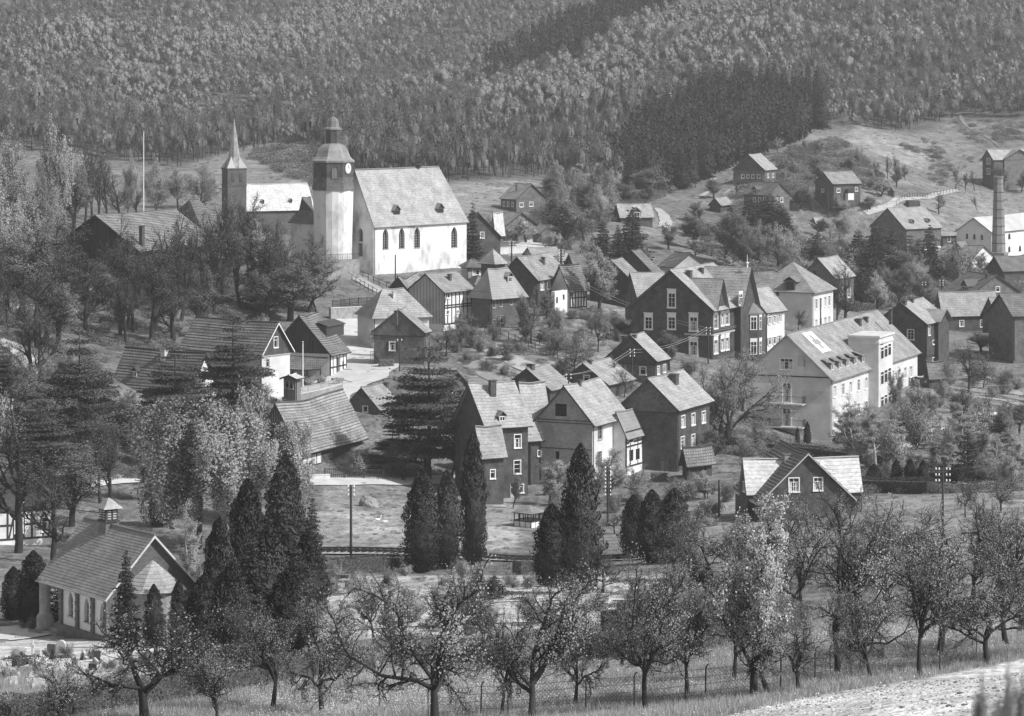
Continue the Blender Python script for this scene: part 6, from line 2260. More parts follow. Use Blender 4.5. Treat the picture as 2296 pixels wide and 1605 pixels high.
def stack():
    c = P(2239, 604, 800)
    k = c.y / F
    Z = lambda v: CAMZ - (v - VH) * k
    r = thing('factory_chimney', tuple(c), 'tall tapering brick brewery chimney with iron bands and square plinth', 'chimney')
    a0 = R(22.5)
    def rad(v):
        return (10.5 + (v - 395) / 170 * 5.5) * k
    mb = MB(); mb.lathe((c.x, c.y, 0), [(24 * k, Z(612)), (24 * k, Z(570)), (25.5 * k, Z(570)), (25.5 * k, Z(566)), (16 * k, Z(564))], 4, R(20)); mb.build('plinth', 'chimney_stack', r)
    mb = MB(); mb.lathe((c.x, c.y, 0), [(rad(566), Z(566)), (rad(400), Z(400)), (rad(400) * 1.12, Z(399)), (rad(400) * 1.12, Z(395)), (rad(400) * .6, Z(395)), (rad(400) * .6, Z(410))], 8, a0); mb.build('shaft', 'chimney_stack', r)
    for v in range(412, 562, 19):
        mb = MB(); mb.lathe((c.x, c.y, 0), [(rad(v) * 1.0, Z(v) - .08), (rad(v) * 1.03, Z(v) - .08), (rad(v) * 1.03, Z(v) + .08), (rad(v) * 1.0, Z(v) + .08)], 8, a0); mb.build('iron_band', 'iron', r)
stack()
p = P(2038, 470, 845)
mb = MB(); mb.box((p.x, p.y, p.z - 3), (2.9, .6, 0), (-.6, 2.4, 0), (0, 0, 5.2))
single('water_tank', mb, 'slate_wall', tuple(p), 'dark square tank standing behind the tall brewery block roof', 'tank')

def hospital_parts(h=HOSP):
    n = -h.dL
    r = h.root
    # cross sign on the roof
    cs = [h.hitroof(u, v) for u, v in ((1796, 749), (1817, 744), (1863, 787), (1842, 792.5))]
    nr = (cs[1] - cs[0]).cross(cs[3] - cs[0]).normalized()
    if nr.z < 0: nr = -nr
    cs = [c + nr * .16 for c in cs]
    mb = MB(); mb.poly(cs); mb.poly([c - nr * .05 for c in cs])
    sg = mb.build('roof_sign', 'paint_white', r)
    U, V_ = (cs[1] - cs[0]), (cs[3] - cs[0])
    ul, vl = U.length, V_.length
    Un, Vn = U / ul, V_ / vl
    cen = cs[0] + U * .5 + V_ * .5 + nr * .03
    a, b = ul * .31, ul * .105
    mb = MB()
    mb.poly([cen - Un * b - Vn * a, cen + Un * b - Vn * a, cen + Un * b + Vn * a, cen - Un * b + Vn * a])
    mb.poly([cen - Un * a - Vn * b, cen - Un * b - Vn * b, cen - Un * b + Vn * b, cen - Un * a + Vn * b])
    mb.poly([cen + Un * b - Vn * b, cen + Un * a - Vn * b, cen + Un * a + Vn * b, cen + Un * b + Vn * b])
    mb.build('cross_emblem', 'cross_grey', r)
    # stair tower on the long side
    t0, t1 = h.hitwall('R', 1947, 850)[0], h.hitwall('R', 1979, 850)[0]
    q = h.C + h.dR * t0
    zt = CAMZ - (757 - VH) * q.y / F
    mb = MB(); mb.box((q.x, q.y, h.zb - 2), h.dR * (t1 - t0), n * 1.5, (0, 0, zt - h.zb + 2))
    mb.box((q.x - n.x * 3, q.y - n.y * 3, h.ze - .5), h.dR * (t1 - t0), n * 3.0, (0, 0, zt - h.ze + .5))
    mb.build('stair_tower', 'plaster_pale', r)
    for zz, ex in ((zt, .25), (zt - .9, .12)):
        mb = MB(); q2 = q - h.dR * ex - n * 3
        mb.box((q2.x, q2.y, zz), h.dR * (t1 - t0 + 2 * ex), n * (4.5 + ex), (0, 0, .3)); mb.build('cornice', 'plaster_pale', r)
    for v, hh_ in ((797, 28), (853, 30), (908, 28), (776, 5)):
        for j in range(3):
            w_ = (t1 - t0) / 4.4
            ta = t0 + (t1 - t0) * (.14 + j * .26)
            k = q.y / F
            zc = CAMZ - (v - 4 - j * 1.5 - VH) * k
            o = h.C + h.dR * ta + n * 1.505
            pn = MB(); pn.box((o.x, o.y, zc - hh_ * k / 2), h.dR * w_ * .85, n * .02, (0, 0, hh_ * k))
            fr = MB()
            if hh_ > 10:
                for dx in (-.08, w_ * .85): fr.box((o + h.dR * dx)[:2] + (zc - hh_ * k / 2,) if 0 else Vector(((o + h.dR * dx).x, (o + h.dR * dx).y, zc - hh_ * k / 2)), h.dR * .08, n * .07, (0, 0, hh_ * k))
                for dz in (-hh_ * k / 2, hh_ * k * .2, hh_ * k / 2 - .08): fr.box(Vector((o.x, o.y, zc + dz)), h.dR * w_ * .85, n * .065, (0, 0, .08))
                fo = fr.build('window', 'paint_white', r)
                pn.build('pane', 'window_glass', fo)
            else:
                pn.build('vent_opening', 'window_glass', r)
    # balconies on the gable wall
    nL = -h.dR
    for v in (903, 955):
        t0, t1 = h.hitwall('L', 1806, v)[0], h.hitwall('L', 1727, v)[0]
        if t0 > t1: t0, t1 = t1, t0
        z = CAMZ - (v - VH) * (h.C + h.dL * (t0 + t1) / 2).y / F
        q = h.C + h.dL * t0
        mb = MB(); mb.box((q.x, q.y, z - .14), h.dL * (t1 - t0), nL * 1.5, (0, 0, .14))
        b_ = mb.build('balcony', 'plaster_pale', r)
        rl = MB()
        for o, d, L_ in ((q + nL * 1.45, h.dL, t1 - t0), (q, nL, 1.45), (q + h.dL * (t1 - t0), nL, 1.45)):
            rl.box((o.x, o.y, z + 1.0), d * L_, Vector((d.y, -d.x, 0)) * .05, (0, 0, .05))
            for j in range(int(L_ / .16) + 1):
                x = o + d * (j * .16)
                rl.cbox((x.x, x.y, z), .03, .03, 1.0)
        rl.build('balcony_railing', 'iron', b_, kind='stuff')
    # shallow lead step of the long attic dormer
    p = h.hitroof(1915, 762); p2 = h.hitroof(1938, 757)
    # row of small balconies at the far end
    t = h.hitwall('R', 2029, 870)[0]
    q = h.C + h.dR * (t - 1.2)
    z = CAMZ - (884 - VH) * q.y / F
    mb = MB(); mb.box((q.x, q.y, z), h.dR * 2.4, n * 1.1, (0, 0, .12)); b_ = mb.build('balcony', 'plaster_pale', r)
    mb = MB(); mb.box((q.x + n.x * 1.05, q.y + n.y * 1.05, z + .12), h.dR * 2.4, n * .05, (0, 0, .9)); mb.build('balcony_panel', 'iron', b_)
hospital_parts()
def villa_parts(h=VILLA):
    r = h.root
    n = -h.dL
    z = CAMZ - (753 - VH) * h.C.y / F
    mb = MB()
    q = h.C + n * .002
    mb.box((q.x, q.y, z), h.dR * h.WR, n * .1, (0, 0, .25))
    nl = -h.dR
    mb.box((h.C.x, h.C.y, z), h.dL * h.hitwall('L', 1535, 753)[0], nl * .1, (0, 0, .25))
    mb.build('string_course', 'paint_grey', r)
    # bay window on the right
    t = h.hitwall('R', 1675, 750)[0]
    o = h.C + h.dR * t + n * 1.0
    z0, z1 = h.zb - 1, CAMZ - (700 - VH) * o.y / F
    d = h.dR
    pts = [o - d * 1.7, o - d * .9 + n * 1.1, o + d * .9 + n * 1.1, o + d * 1.7]
    mb = MB()
    for a, b in zip(pts[:-1], pts[1:]):
        l = (b - a).length
        mb.poly([(a.x, a.y, z0), (b.x, b.y, z0), (b.x, b.y, z1), (a.x, a.y, z1)], [(0, 0), (l, 0), (l, 8), (0, 8)])
    mb.build('bay', 'slate_wall', r)
    mb = MB()
    T = o + Vector((0, 0, 0)); T.z = z1 + 1.5
    for a, b in zip(pts[:-1], pts[1:]):
        a2, b2 = o + (a - o) * 1.15, o + (b - o) * 1.15
        mb.poly([(a2.x, a2.y, z1), (b2.x, b2.y, z1), T]); mb.poly([(a2.x, a2.y, z1 - .25), (b2.x, b2.y, z1 - .25), (b2.x, b2.y, z1), (a2.x, a2.y, z1)])
    mb.build('bay_roof', 'slate_roof_mid', r)
    for vc in (723, 778):
        for a, b in zip(pts[:-1], pts[1:]):
            dd = (b - a).normalized(); nn = Vector((dd.y, -dd.x, 0))
            if nn.dot(n) < 0: nn = -nn
            L_ = (b - a).length
            w_ = min(.8, L_ * .6)
            k = o.y / F
            zc = CAMZ - (vc - VH) * k - .9
            q = (a + b) / 2 - dd * w_ / 2 + nn * .01
            fr = MB()
            for x0, x1, za, zb_ in ((-.12, 0, 0, 2.3), (w_, w_ + .12, 0, 2.3), (-.15, w_ + .15, 1.8, 2.35), (-.15, w_ + .15, -.1, 0), (w_ / 2 - .03, w_ / 2 + .03, 0, 1.8), (0, w_, 1.2, 1.27)):
                s_ = q + dd * x0; fr.box((s_.x, s_.y, zc + za), dd * (x1 - x0), nn * (.06 + .01 * (za > 1)), (0, 0, zb_ - za))
            f_ = fr.build('window', 'paint_white', r)
            pn = MB(); pn.box((q.x, q.y, zc), dd * w_, nn * .02, (0, 0, 1.8)); pn.build('pane', 'window_glass', f_)
    for q_, t_ in ((h.C + h.dR * h.hitwall('R', 1661, 700)[0] + n * 1.05, 600),):
        mb = MB(); zt = CAMZ - (600 - VH) * q_.y / F
        mb.lathe((q_.x, q_.y, zt), [(.1, 0), (.1, .5), (.25, .7), (.05, .9), (.03, 1.9), (0, 2.0)], 6); mb.build('finial', 'paint_white', r)
villa_parts()
# school dormer
def school_dormer(h=SCHOOL):
    p = h.hitwall('L', 1771, 648)
    nL = -h.dR
    o = h.C + h.dL * p[0]
    mb = MB(); mb.box(Vector((o.x, o.y, h.ze)) - h.dL * .9, h.dL * 1.8, -nL * 3.0, (0, 0, 1.7)); mb.build('dormer', 'slate_wall_grey', h.root)
    mb = MB()
    A = Vector((o.x, o.y, h.ze + 1.7))
    for s_ in (-1, 1):
        mb.poly([A + h.dL * s_ * 1.4 + nL * .3 - Vector((0, 0, .3)), A + nL * .3 + Vector((0, 0, .6)), A - nL * 4 + Vector((0, 0, .6)), A + h.dL * s_ * 1.4 - nL * 4 - Vector((0, 0, .3))])
    mb.build('dormer_roof', 'slate_roof_mid', h.root)
    mb = MB(); q = A - h.dL * .65 + nL * .02 - Vector((0, 0, 1.6)); mb.box(q, h.dL * 1.3, nL * .03, (0, 0, 1.3)); f_ = mb.build('dormer_window', 'window_glass', h.root)
school_dormer()

# garden summerhouse with timber posts
def gazebo():
    c = hit(1187, 1180)
    k = c.y / F
    r = thing('summerhouse', tuple(c), 'open summerhouse with pyramid roof, dark posts and white parapet panels on the lawn', 'summerhouse')
    a0 = R(-90 + 0)
    s_ = 34 * k
    zt = CAMZ - (1147 - VH) * k
    cs = [Vector((c.x, c.y, 0)) + Vector((math.cos(a0 + R(90 * j) + .1), math.sin(a0 + R(90 * j) + .1), 0)) * s_ for j in range(4)]
    mb = MB()
    for j in range(4):
        A, B_ = cs[j], cs[(j + 1) % 4]
        A2, B2 = c + (Vector((A.x, A.y, c.z)) - c) * 1.22, c + (Vector((B_.x, B_.y, c.z)) - c) * 1.22
        T = Vector((c.x, c.y, CAMZ - (1133 - VH) * k))
        plane_grid(mb, (A2.x, A2.y, zt), (B2.x, B2.y, zt), T, T + Vector((1e-3, 0, 0)), 2, 6, .02, thick=.06)
    mb.build('roof', 'slate_roof_mid', r)
    for j in range(4):
        A, B_ = cs[j], cs[(j + 1) % 4]
        d = B_ - A
        for f in (0, 1 / 3, 2 / 3):
            m = MB(); m.cbox((A.x + d.x * f, A.y + d.y * f, c.z - .3), .12, .12, zt - c.z + .3); m.build('post', 'timber_dark', r)
        n = Vector((d.y, -d.x, 0)).normalized()
        m = MB(); m.box((A.x, A.y, c.z - .3), d, n * .04, (0, 0, .95)); m.build('parapet_panel', 'plaster_white', r)
        m = MB(); m.box((A.x, A.y, c.z + .65), d, n * .1, (0, 0, .1)); m.box((A.x, A.y, zt - .12), d, n * .1, (0, 0, .12)); m.build('rail', 'timber_dark', r)
gazebo()

# ------------------------------------------------------------------ poles and wires
def pole(u, vb, vt, label, arms=4, y=None, name='telegraph_pole', style='side', wd=.14, group=None):
    p = P(u, vb, y) if y else hit(u, vb)
    k = p.y / F
    zt = CAMZ - (vt - VH) * k
    r = thing(name, tuple(p), label, 'pole', group)
    mb = MB(); mb.tube([(p.x, p.y, p.z - .5), (p.x, p.y, zt)], [wd, wd * .75], 8); mb.build('shaft', 'pole_wood', r)
    tips = []
    if style == 'side':
        for j in range(arms):
            z = zt - .25 - j * .42
            for s_ in (-1, 1):
                m = MB(); m.tube([(p.x, p.y, z), (p.x + s_ * .28, p.y, z + .02), (p.x + s_ * .28, p.y, z + .1)], .02, 4); m.build('bracket', 'iron', r)
                m = MB(); m.lathe((p.x + s_ * .28, p.y, z + .06), [(.03, 0), (.085, .03), (.06, .09), (.08, .13), (.04, .2), (0, .22)], 7); m.build('insulator', 'porcelain', r)
                tips.append(Vector((p.x + s_ * .28, p.y, z + .15)))
    elif style == 'cross':
        for j in range(arms):
            z = zt - .3 - j * .55
            m = MB(); m.box((p.x - .75, p.y - .05, z), (1.5, 0, 0), (0, .08, 0), (0, 0, .1)); m.build('crossarm', 'pole_wood', r)
            for dx in (-.65, -.35, .35, .65):
                m = MB(); m.lathe((p.x + dx, p.y, z + .1), [(.03, 0), (.08, .03), (.055, .09), (.075, .13), (.04, .2), (0, .22)], 7); m.build('insulator', 'porcelain', r)
                tips.append(Vector((p.x + dx, p.y, z + .2)))
    return r, tips
PO = {}
PO['meadow'] = pole(787, 1254, 1087, 'wooden telegraph pole standing in the pasture behind the railway', 3)
PO['thuja'] = pole(1058, 1262, 1070, 'telegraph pole in front of the narrow dark thuja', 2)
PO['mid'] = pole(1363, 1170, 1046, 'telegraph pole with many white insulators below the brick house', 8, wd=.12)
PO['blos'] = pole(1612, 1168, 1076, 'plain dark pole beside the small blossoming tree', 0, wd=.12)
PO['right'] = pole(2114, 1185, 1048, 'telegraph pole with four insulator tiers on the lawn right of the wide gabled house', 3, style='cross', wd=.12)
PO['lane'] = pole(896, 842, 760, 'lamp pole in front of the shuttered slate gable', 1, y=450, wd=.1)
PO['villa'] = pole(1588, 812, 733, 'telegraph pole at the villa corner with clustered insulators', 3, y=486, wd=.12)
PO['town'] = pole(1718.5, 800, 705, 'telegraph pole before the narrow white fronted house', 1, y=512, wd=.12)
PO['school'] = pole(1840, 762, 668, 'dark pole in front of the hip roofed school', 0, y=553, wd=.13)
PO['slate'] = pole(1417.5, 855, 782, 'telegraph pole before the small slate house with belt course', 3, y=452, wd=.1)
PO['barn'] = pole(1275, 885, 838, 'insulator pole behind the steep light roofed brick house', 2, y=424, wd=.1)
PO['ins1'] = pole(1147, 590, 541, 'telegraph pole with dense insulators left of the tall slate house', 6, y=528, wd=.12)
PO['ins2'] = pole(1258, 600, 559, 'telegraph pole with dense insulators above the roof of the tall slate house', 6, y=532, wd=.12)
PO['church'] = pole(886.5, 640, 571, 'black pole standing before the white church wall', 0, y=512, wd=.12)
PO['east'] = pole(2111, 700, 628, 'pole above the low slate cottage roof', 3, y=605, wd=.12)
PO['east2'] = pole(2072, 690, 632, 'thin pole left of the low slate cottage', 2, y=607, wd=.1)
PO['hill'] = pole(1857, 485, 425, 'thin pole in front of the cottage on the knoll', 0, y=800, wd=.12)
for u, vb, vt, y, lab in ((322, 500, 297, 560, 'tall white flagpole behind the large dark hall'), (679, 868, 768, 440, 'white pole in the garden beside the black boarded barn'), (1832, 440, 398, 845, 'thin white pole beside the cottage with white porch')):
    p = P(u, vb, y); k = y / F
    r = thing('flagpole', tuple(p), lab, 'flagpole')
    mb = MB(); mb.tube([(p.x, p.y, p.z - 3), (p.x, p.y, CAMZ - (vt - VH) * k)], [.11, .06], 7); mb.build('shaft', 'paint_white', r)
    mb = MB(); mb.lathe((p.x, p.y, CAMZ - (vt - VH) * k), [(0, 0), (.12, .1), (0, .2)], 7); mb.build('finial', 'paint_white', r)
def wire(a, b, sag, label):
    pts = [a.lerp(b, t / 14) - Vector((0, 0, sag * 4 * (t / 14) * (1 - t / 14))) for t in range(15)]
    mb = MB(); mb.tube(pts, .028, 3, False)
    global WN
    WN += 1
    label = ('upper ' if WN <= 4 else 'lower ') + label
    single('overhead_wire', mb, 'metal_roof', tuple(a), label, 'wire', 'overhead wires between poles')
WN = 0
WL_ = []
for j in range(2):
    WN = j if 0 else WN
    wire(PO['ins1'][1][j * 2 + 1], PO['villa'][1][j * 2], 1.6, 'overhead wire sagging from the left insulator pole towards the villa corner pole')
    wire(PO['slate'][1][j * 2 + 1], PO['villa'][1][j], .8, 'overhead wire between the small slate house and the villa corner pole')
    wire(PO['barn'][1][j], PO['slate'][1][j], .7, 'overhead wire from the barn pole to the pole by the small slate house')
    wire(PO['villa'][1][j + 1], PO['town'][1][j], .6, 'overhead wire from the villa corner to the narrow white fronted house')

# ------------------------------------------------------------------ fences, walls, hedges
def fence(pts, label, h=1.1, step=1.8, pick=None, m='pole_wood', name='fence', top=True, rails=2, wd=.06):
    P3 = [hit(*p) for p in pts]
    r = thing(name, tuple(P3[0]), label, 'fence')
    posts = []
    for a, b in zip(P3[:-1], P3[1:]):
        n = max(1, int((b - a).length / step))
        for j in range(n):
            q = a.lerp(b, j / n); q.z = float(ground(q.x, q.y)); posts.append(q)
    posts.append(P3[-1])
    pm = None
    for q in posts:
        if pm is None:
            mb = MB(); mb.cbox((0, 0, -.2), wd * 1.7, wd * 1.7, h + .25); pm = mb.mesh('post', m)
        o = bpy.data.objects.new('post', pm); COL.objects.link(o); o.parent = r; o.location = q - Vector(r.location)
    for j in range(rails):
        z = h * (.95 - j * .5)
        for a, b in zip(posts[:-1], posts[1:]):
            mb = MB(); mb.box((a.x, a.y, a.z + z - .04), b - a, (0, wd, 0), (0, 0, wd * 1.1)); mb.build('rail', m, r)
    if pick:
        mb = MB()
        for a, b in zip(posts[:-1], posts[1:]):
            n = max(1, int((b - a).length / pick))
            for j in range(n):
                q = a.lerp(b, (j + .5) / n); mb.cbox((q.x, q.y - .05, q.z), .05, .025, h)
        mb.build('pickets', m, r, kind='stuff')
    return r
fence([(735, 583), (790, 612), (850, 640), (884, 655)], 'wooden rail fence along the upper side of the church path', 1.1, 2.2)
fence([(728, 592), (780, 624), (845, 664)], 'wooden rail fence along the lower side of the church path', 1.1, 2.2)
fence([(745, 692), (842, 684)], 'picket fence above the stone wall under the church slope', 1.3, 2, .18)
fence([(850, 688), (905, 676)], 'light wire fence between stone wall and hipped roof house', 1.1, 2.2, rails=3, wd=.04)
fence([(1087, 745), (1140, 765), (1200, 790), (1250, 805), (1330, 830)], 'long wooden garden fence running down below the brick house with metal roof', 1.3, 2.4, rails=3)
fence([(1180, 765), (1240, 785), (1300, 808)], 'short garden fence behind the long wooden garden fence', 1.1, 3.5)
fence([(728, 1073), (860, 1075), (958, 1071)], 'low picket fence between front barn and meadow road', 1.2, 2.2, .25)
fence([(662, 893), (720, 880), (768, 868)], 'pale board fence on the garden wall by the lane', 1.3, 1.6, .17, 'paint_grey')
fence([(1945, 476), (2010, 460), (2080, 442), (2150, 430)], 'row of dark fence posts along the hillside road', 1.1, 3.2, rails=1)
fence([(2210, 905), (2230, 960), (2296, 965)], 'wire garden fence on the allotment slope at the right', 1.8, 2.5, rails=2, wd=.03)
fence([(2296, 1010), (2200, 1012), (2130, 1020)], 'low rail fence beside the allotments near the right edge', 1.0, 2.5)
def garden_wall(pts, hgt, label, m='stone_mid', th=.4):
    P3 = [hit(*p) for p in pts]
    r = thing('garden_wall', tuple(P3[0]), label, 'wall')
    mb = MB()
    for a, b in zip(P3[:-1], P3[1:]):
        d = b - a; n = Vector((d.y, -d.x, 0)).normalized()
        mb.box(a - Vector((0, 0, .8)), d, n * -th, (0, 0, hgt + .8))
    mb.build('masonry', m, r)
    mb = MB()
    for a, b in zip(P3[:-1], P3[1:]):
        d = b - a; n = Vector((d.y, -d.x, 0)).normalized()
        mb.box(a + n * .05 + Vector((0, 0, hgt)), d, n * -(th + .1), (0, 0, .1))
    mb.build('coping', 'stone_pale', r)
garden_wall([(742, 716), (845, 712), (905, 700)], 1.7, 'rough stone retaining wall under the church slope fence')
garden_wall([(636, 915), (720, 897), (768, 884)], 1.3, 'stone garden wall beside the lane below the board fence')
garden_wall([(1080, 572), (1130, 570), (1185, 566)], 1.2, 'pale stone wall right of the dark gabled house by the church', 'stone_pale')
garden_wall([(595, 1080), (740, 1074)], .5, 'low pale wall along the meadow road', 'stone_pale')

# brick facing and belt courses on the gable of the brick house
def brick_facing(h=BRICKH):
    nL = -h.dR
    W = h.WL
    mb = MB()
    ops = h.op['L']
    h.wall_poly(mb, 'L', [(0, h.zb - 2), (W, h.zb - 2), (W, h.ze), (W / 2, h.zr - .05), (0, h.ze)], ops, off=.05, depth=.1)
    mb.build('brick_facing', 'brick_wall', h.root)
    for v in (946, 952, 1010):
        m = MB(); z = CAMZ - (v - VH) * h.C.y / F
        q = h.C + nL * .05
        m.box((q.x, q.y, z), h.dL * W, nL * .05, (0, 0, .1)); m.build('brick_course', 'brick_dark', h.root)
brick_facing()
# hospital: flashing line and patched plaster on the gable
h = HOSP
z = CAMZ - (848 - VH) * h.C.y / F
m = MB(); q = h.C - h.dR * .002
m.box((q.x, q.y, z), h.dL * h.WL, -h.dR * .09, (0, 0, .16)); m.build('string_course', 'paint_dark', h.root)
for u0_, v0_, u1_, v1_ in ((1802, 806, 1822, 832), (1798, 875, 1858, 905), (1788, 796, 1806, 822)):
    t0, za = h.hitwall('L', u1_, v1_); t1, zb_ = h.hitwall('L', u0_, v0_)
    m = MB(); q = h.C + h.dL * t0
    m.box((q.x, q.y, za), h.dL * (t1 - t0), -h.dR * .006, (0, 0, zb_ - za)); m.build('plaster_patch', 'plaster_patch', h.root)

# ------------------------------------------------------------------ hedges and graves
def hedge(pts, hgt, th, label, leaf='leaf_mid', dens=150, ls=.085, name='hedge'):
    P3 = [hit(*p) for p in pts]
    fine_ = []
    for a, b in zip(P3[:-1], P3[1:]):
        n = max(2, int((b - a).length / 1.5))
        for j in range(n):
            q = a.lerp(b, j / n); q.z = float(ground(q.x, q.y)); fine_.append(q)
    fine_.append(P3[-1])
    r = thing(name, tuple(fine_[0]), label, 'hedge')
    C_, V_ = [], MB()
    for a, b in zip(fine_[:-1], fine_[1:]):
        d = b - a; n = Vector((d.y, -d.x, 0)).normalized()
        N = int(dens * d.length * (hgt + th))
        t = RNG.random(N)
        sd_ = RNG.random(N)
        off, z = np.empty(N), np.empty(N)
        top = sd_ < th / (th + 1.4 * hgt)
        off = np.where(top, RNG.uniform(-th / 2, th / 2, N), RNG.choice([-1, 1, 1], N) * th / 2 * RNG.uniform(.8, 1.12, N))
        z = np.where(top, hgt * RNG.uniform(.9, 1.06, N), hgt * RNG.random(N))
        z *= 1 + .06 * np.sin(t * 3 + a.x)
        C_.append(np.array(a)[None] + np.array(d)[None] * t[:, None] + np.array(n)[None] * off[:, None] + np.array([0, 0, 1])[None] * z[:, None])
        if a is not fine_[0] and b is not fine_[-1]:
            V_.box(a - n * th * -.34 - Vector((0, 0, .3)), d, n * -th * .68, (0, 0, hgt * .8 + .3))
    v, f = quads_at(np.concatenate(C_) - np.array(fine_[0]), ls, RNG)
    o = bpy.data.objects.new('leaves', np_mesh('hedge_leaves', v, f, leaf)); COL.objects.link(o); o.parent = r
    if V_.f:
        V_.build('inner_branches', 'twig', r)
hedge([(1290, 1418), (1420, 1416), (1520, 1413), (1620, 1400), (1760, 1375)], 1.7, 1.3, 'clipped dark hedge, the farther of two along the cemetery', 'leaf_bare')
hedge([(1230, 1492), (1330, 1486), (1440, 1478), (1560, 1462), (1680, 1440), (1790, 1420)], 1.9, 1.5, 'clipped hedge on the orchard side of the cemetery', 'leaf_bare')
hedge([(-80, 1640), (100, 1620), (300, 1586), (480, 1556), (640, 1530), (860, 1505)], 1.35, 1.5, 'rough hedge between cemetery graves and the orchard at lower left', 'leaf_bare')
hedge([(900, 1498), (1050, 1496), (1200, 1494)], 1.6, 1.4, 'hedge behind the big forked apple tree', 'leaf_bare')
hedge([(742, 1290), (850, 1283), (905, 1278)], 1.5, 1.2, 'short square hedge below the railway at the meadow pole', 'leaf_dark')
hedge([(1140, 1290), (1230, 1285), (1330, 1280)], 1.4, 1.2, 'dark hedge along the railway right of the thujas', 'leaf_dark')
hedge([(480, 1478), (560, 1470), (640, 1462), (740, 1456)], 1.4, 1.1, 'low clipped hedge right of the chapel yard', 'leaf_dark')
hedge([(100, 1500), (150, 1498)], .8, .8, 'small clipped hedge between graves in front of the chapel', 'leaf_dark')
hedge([(5, 1506), (60, 1500), (90, 1497)], .8, .6, 'low hedge beside the graves at the left edge', 'leaf_dark')
hedge([(1905, 1100), (2010, 1104), (2110, 1106)], 1.6, 2.0, 'clipped hedge with shrubs right of the wide gabled house', 'leaf_dark')
hedge([(2020, 1090), (2100, 1090), (2200, 1090), (2290, 1085)], 2.0, 2.0, 'tall dark hedge behind the lawn at right', 'leaf_dark')
hedge([(1700, 1010), (1780, 1020), (1850, 1030), (1960, 1040), (2060, 1050)], 1.4, 1.2, 'hedge along the hospital drive', 'leaf_dark')
hedge([(1350, 735), (1400, 770)], 1.2, 1.0, 'garden hedge left of the slate villa', 'leaf_mid')

def gravestone(u, vb, w, h, shape, m, label, turn=0):
    p = hit(u, vb)
    k = p.y / F
    W_, Hh = w * k, h * k
    r = thing('gravestone', tuple(p), label, 'gravestone')
    mb = MB()
    if shape == 'arch':
        pl = roundarch(-W_ / 2, W_ / 2, 0, Hh)
    elif shape == 'point':
        pl = [(-W_ / 2, 0), (W_ / 2, 0), (W_ / 2, Hh * .8), (0, Hh), (-W_ / 2, Hh * .8)]
    elif shape == 'obelisk':
        pl = [(-W_ / 2, 0), (W_ / 2, 0), (W_ * .36, Hh * .9), (0, Hh), (-W_ * .36, Hh * .9)]
    elif shape == 'cross':
        a = W_ * .16
        pl = [(-a, 0), (a, 0), (a, Hh * .6), (W_ / 2, Hh * .6), (W_ / 2, Hh * .76), (a, Hh * .76), (a, Hh), (-a, Hh), (-a, Hh * .76), (-W_ / 2, Hh * .76), (-W_ / 2, Hh * .6), (-a, Hh * .6)]
    else:
        pl = [(-W_ / 2, 0), (W_ / 2, 0), (W_ / 2, Hh * .96), (W_ * .46, Hh), (-W_ * .46, Hh), (-W_ / 2, Hh * .96)]
    D = .22 if shape != 'obelisk' else W_ * .7
    ca, sa = math.cos(turn), math.sin(turn)
    def T(x, y, z): return (p.x + x * ca - y * sa, p.y + x * sa + y * ca, p.z + z + .12)
    flat = [Vector((x, z, 0)) for x, z in pl]
    for tri in tessellate_polygon([flat]):
        mb.poly([T(flat[i].x, -D / 2, flat[i].y) for i in tri]); mb.poly([T(flat[i].x, D / 2, flat[i].y) for i in tri[::-1]])
    for i in range(len(pl)):
        (x0, z0), (x1, z1) = pl[i], pl[(i + 1) % len(pl)]
        mb.poly([T(x0, -D / 2, z0), T(x1, -D / 2, z1), T(x1, D / 2, z1), T(x0, D / 2, z0)])
    mb.build('stone', m, r)
    mb = MB(); mb.cbox((p.x, p.y, p.z - .3), W_ * 1.25, D + .25, .44, turn); mb.build('base', 'stone_mid', r)
    # kerb of the plot in front
    mb = MB()
    X, Y = Vector((ca, sa, 0)), Vector((-sa, ca, 0))
    o = Vector(p) - X * W_ * .6 - Y * (D / 2 + 1.9)
    zz = float(ground(o.x, o.y))
    for a_, b_, c_ in ((o, X * W_ * 1.2, Y * .12), (o, X * .12, Y * 1.8), (o + X * (W_ * 1.2 - .12), X * .12, Y * 1.8)):
        mb.box(Vector((a_.x, a_.y, min(zz, p.z) - .2)), b_, c_, (0, 0, abs(p.z - zz) + .34))
    mb.build('kerb', 'stone_pale', r)
